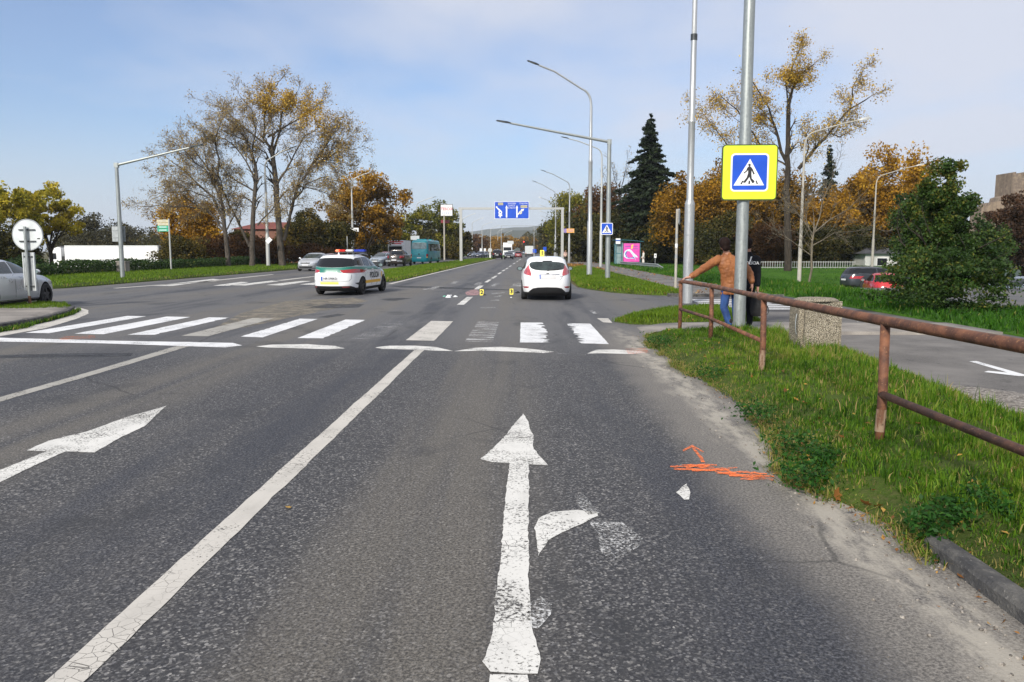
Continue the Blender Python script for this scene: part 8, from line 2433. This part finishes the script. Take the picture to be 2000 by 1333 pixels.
b.chain([shR + Vector((-.02, 0, .005)), elR, wrR + Vector((-.01, 0, .07))], [.092, .080, .060])
b.loft([(Vector((4.06, yb_ + .015, 1.555)), .088, .085, 0), (Vector((4.05, yb_ + .01, 1.60)), .080, .080, 0), (Vector((4.05, yb_ + .01, 1.615)), .07, .07, 0)])
jk = b.build('jacket', M['tan_suede'], man, .012, 3, .013, 3)
seam = MB().tube([(4.075, yb_ - .118, 1.50), (4.11, yb_ - .150, 1.35), (4.145, yb_ - .150, 1.15), (4.17, yb_ - .148, .98), (4.185, yb_ - .152, .80)], .0045, 5).build('back_seam', M['tan_suede'], jk, True)
b = Blob()
b.loft([(hip + Vector((0, 0, -.10)), .150, .11, 0), (hip + Vector((0, 0, .0)), .150, .11, 0)])
b.chain([hpL, knL, anL + Vector((0, 0, .02))], [.105, .078, .062]); b.chain([hpR, knR, anR + Vector((0, 0, .02))], [.105, .078, .062])
b.build('jeans', M['blue_denim'], man, .012, 3, .006, 9)
for nm, an, tx in (('left', anL, -.03), ('right', anR, .04)):
    b = Blob()
    b.cap(an + Vector((0, 0, .08)), an + Vector((0, 0, -.03)), .058, .052)
    b.ell(an + Vector((tx, .09, -.062)), (.048, .135, .040))
    b.build('boot', M['leather_boot'], man, .010, 3)
b = Blob()
b.ell(hd + tilt @ Vector((0, -.022, .022)), (.110, .116, .126), tilt)
b.ell(hd + tilt @ Vector((0, -.068, -.055)), (.092, .062, .085), tilt)
b.ell(hd + tilt @ Vector((0, .03, .085)), (.075, .075, .05), tilt)
b.build('hair', M['hair_dark'], man, .009, 2, .009, 5)

# --- the officer behind the pole
y2 = 16.55
h2 = Vector((4.66, y2, 1.79))
b = Blob()
b.ell(h2, (.078, .098, .12)); b.ell(h2 + Vector((0, .07, -.05)), (.055, .045, .06)); b.cap(h2 + Vector((0, .095, 0)), h2 + Vector((0, .12, -.03)), .012, .016)
for sx in (-1, 1): b.ell(h2 + Vector((sx * .080, -.005, -.01)), (.012, .024, .034))
b.cap((4.66, y2, 1.52), h2 + Vector((0, -.01, -.06)), .066, .06)
b.loft([((4.64, y2, .92), .15, .10, 0), ((4.64, y2, 1.10), .145, .10, 0), ((4.65, y2, 1.42), .18, .10, 0), ((4.65, y2, 1.52), .12, .08, 0)])
e2R, w2R = Vector((4.88, y2 - .02, 1.17)), Vector((4.86, y2 - .12, .90))
e2L, w2L = Vector((4.40, y2 + .05, 1.17)), Vector((4.44, y2 + .18, .98))
s2R, s2L = Vector((4.85, y2, 1.47)), Vector((4.46, y2, 1.47))
b.chain([s2R, e2R, w2R], [.055, .042, .03]); b.chain([s2L, e2L, w2L], [.055, .042, .03])
for sx, kx_ in ((-1, 4.56), (1, 4.74)): b.chain([Vector((4.65 + sx * .09, y2, .93)), Vector((kx_, y2 + .01, .50)), Vector((kx_, y2 - .03, GZ + .08))], [.085, .058, .04])
fingers(b, w2R, (-.03, -.1, -1), (-1, 0, 0), .19, .75, 1); fingers(b, w2L, (0, .3, -1), (1, 0, 0), .19, .4, -1)
off_ = b.build('person', M['skin_tone'], None, .0095, 3)
tag(off_, 'officer in dark uniform standing half behind the sign pole', 'person')
b = Blob()
b.loft([((4.64, y2, .88), .19, .14, 0), ((4.64, y2, 1.05), .19, .14, 0), ((4.65, y2, 1.30), .215, .14, 0), ((4.65, y2, 1.44), .235, .13, 0), ((4.65, y2, 1.53), .17, .10, 0), ((4.655, y2, 1.58), .085, .082, 0), ((4.655, y2, 1.63), .078, .078, 0)])
b.chain([s2R, e2R, w2R + Vector((0, 0, .05))], [.085, .068, .052]); b.chain([s2L, e2L, w2L + Vector((0, 0, .05))], [.085, .068, .052])
uj = b.build('jacket', M['navy_cloth'], off_, .013, 3, .006, 2)
me = text_data('POLÍCIA', .085, bold=.001); o = link('lettering', me, M['letter_white'], uj); o.rotation_euler = (PI / 2, 0, 0); o.location = (4.70, y2 - .155, 1.395)
MB().prism([(4.69, 1.53), (4.715, 1.53), (4.665, 1.37), (4.648, 1.37)], lambda u, v: (u, y2 - .150, v), lambda u, v: (u, y2 - .130, v)).build('white_flash', M['letter_white'], uj)
b = Blob()
b.loft([((4.65, y2, .84), .165, .12, 0), ((4.65, y2, 1.0), .165, .12, 0)])
for sx, kx_ in ((-1, 4.56), (1, 4.74)): b.chain([Vector((4.65 + sx * .09, y2, .93)), Vector((kx_, y2 + .01, .50)), Vector((kx_, y2 - .03, GZ + .09))], [.105, .078, .062])
b.build('trousers', M['navy_cloth'], off_, .013, 3, .005, 4)
for kx_ in (4.56, 4.74):
    b = Blob(); b.cap((kx_, y2 - .03, GZ + .14), (kx_, y2 - .03, GZ + .06), .058, .052); b.ell((kx_, y2 + .06, GZ + .038), (.048, .135, .040)); b.build('boot', M['leather_boot'], off_, .011, 2)
b = Blob(); b.ell(h2 + Vector((0, -.015, .02)), (.088, .104, .116)); b.ell(h2 + Vector((0, -.06, -.05)), (.068, .05, .06)); b.build('hair', M['hair_dark'], off_, .010, 2, .006, 2)
# the bag he carries
bg_ = empty('bag', (4.86, y2 - .18, 0)); tag(bg_, 'black holdall hanging from the hand of the officer', 'bag')
b = Blob()
b.loft([((0, 0, .30), .135, .085, 0), ((.01, 0, .36), .165, .10, 0), ((.01, 0, .52), .165, .10, 0), ((-.01, 0, .66), .13, .085, 0), ((-.02, 0, .70), .09, .06, 0)])
b.ell((.09, -.08, .46), (.085, .05, .12))
bb_ = b.build('bag_body', M['black_cloth'], bg_, .012, 2, .008, 1)
MB().tube(arc((-.06, 0, .68), (-.03, .04, .90), (.05, 0, .66), 10), .010, 6).build('handle', M['black_plastic'], bg_, True)
MB().tube(arc((.14, -.05, .56), (.26, -.04, .42), (.17, -.05, .33), 8), .009, 6).build('strap', M['black_plastic'], bg_, True)

# --- passers-by far off
def passer(label, x, y, h, top, low, hair='hair_dark', stride=.18, face=0.0, z0=0.05, coat=.45):
    k = h / 1.75
    b = Blob()
    P = lambda a, c, z: Vector((a * k, c * k, z * k))
    b.ell(P(0, 0, 1.63), (.075 * k, .095 * k, .115 * k)); b.cap(P(0, .08, 1.63), P(0, .115, 1.60), .012, .015)
    b.cap(P(0, 0, 1.40), P(0, 0, 1.56), .06 * k, .055 * k)
    b.loft([(P(0, 0, .85), .14 * k, .10 * k, 0), (P(0, 0, 1.1), .13 * k, .09 * k, 0), (P(0, 0, 1.36), .17 * k, .10 * k, 0), (P(0, 0, 1.43), .12 * k, .08 * k, 0)])
    arms = [[P(sx * .19, 0, 1.38), P(sx * .25, -.04 * sx, 1.10), P(sx * .22, .14 + .05 * sx, .90)] for sx in (-1, 1)]
    for a in arms: b.chain(a, [.05 * k, .04 * k, .028 * k])
    legs = [[P(sx * .09, 0, .88), P(sx * .10, stride * sx * .5 + .03, .48), P(sx * .10, stride * sx, .07)] for sx in (-1, 1)]
    for l in legs:
        b.chain(l, [.08 * k, .055 * k, .038 * k]); b.ell(l[2] + Vector((0, .06, -.03)), (.045, .12, .04))
    for a, sx in zip(arms, (-1, 1)): fingers(b, a[2], (0, .3, -1), (-sx, 0, 0), .18, .4, sx)
    o = b.build('person', M['skin_tone'], None, .02, 2)
    o.location = (x, y, z0); o.rotation_euler = (0, 0, face)
    tag(o, label, 'person')
    b = Blob()
    b.loft([(P(0, 0, coat), .19 * k, .15 * k, 0), (P(0, 0, .9), .18 * k, .135 * k, 0), (P(0, 0, 1.1), .165 * k, .12 * k, 0), (P(0, 0, 1.34), .21 * k, .125 * k, 0), (P(0, 0, 1.44), .13 * k, .09 * k, 0)])
    for a in arms: b.chain(a[:2] + [a[1].lerp(a[2], .85)], [.075 * k, .06 * k, .045 * k])
    b.build('coat', M[top], o, .022, 2)
    b = Blob()
    for l in legs: b.chain(l, [.10 * k, .075 * k, .055 * k])
    b.build('trousers', M[low], o, .022, 2)
    b = Blob(); b.ell(P(0, -.015, 1.66), (.088 * k, .10 * k, .11 * k)); b.build('hair', M[hair], o, .022, 2)
    return o
pp = lambda px, Y: at(px, 490, Y).x
passer('passer by in a pale pink jacket and black trousers by the bus bay', pp(1104.5, 117), 117, 1.72, 'pink_cloth', 'black_cloth', face=R(160), coat=.75)
passer('passer by in a white jacket walking left of the green mound', pp(1125, 116), 116, 1.70, 'pale_cloth', 'black_cloth', stride=.25, face=R(-70), coat=.85)
passer('passer by in grey clothes half behind the street lamp', pp(1114, 118), 118, 1.68, 'grey_cloth', 'pale_cloth', face=R(180), coat=.8)
passer('passer by in a long white coat behind the guard rail at the shelter', pp(1257, 84), 84, 1.68, 'pale_cloth', 'black_cloth', face=R(95), coat=.35)
# ================================================================== air
hz = MB().box(-3600, 3600, -80, 4700, -4, 190).build('haze', None)
tag(hz, 'thin pale haze over the plain', 'haze', None, 'stuff')
hm = bpy.data.materials.new('haze'); hm.use_nodes = True
hm.node_tree.nodes.clear()
pv_ = hm.node_tree.nodes.new('ShaderNodeVolumePrincipled'); pv_.inputs['Density'].default_value = 0.00016; pv_.inputs['Color'].default_value = (0.80, 0.86, 0.95, 1)
ho = hm.node_tree.nodes.new('ShaderNodeOutputMaterial')
hm.node_tree.links.new(pv_.outputs[0], ho.inputs['Volume'])
hz.data.materials.append(hm)
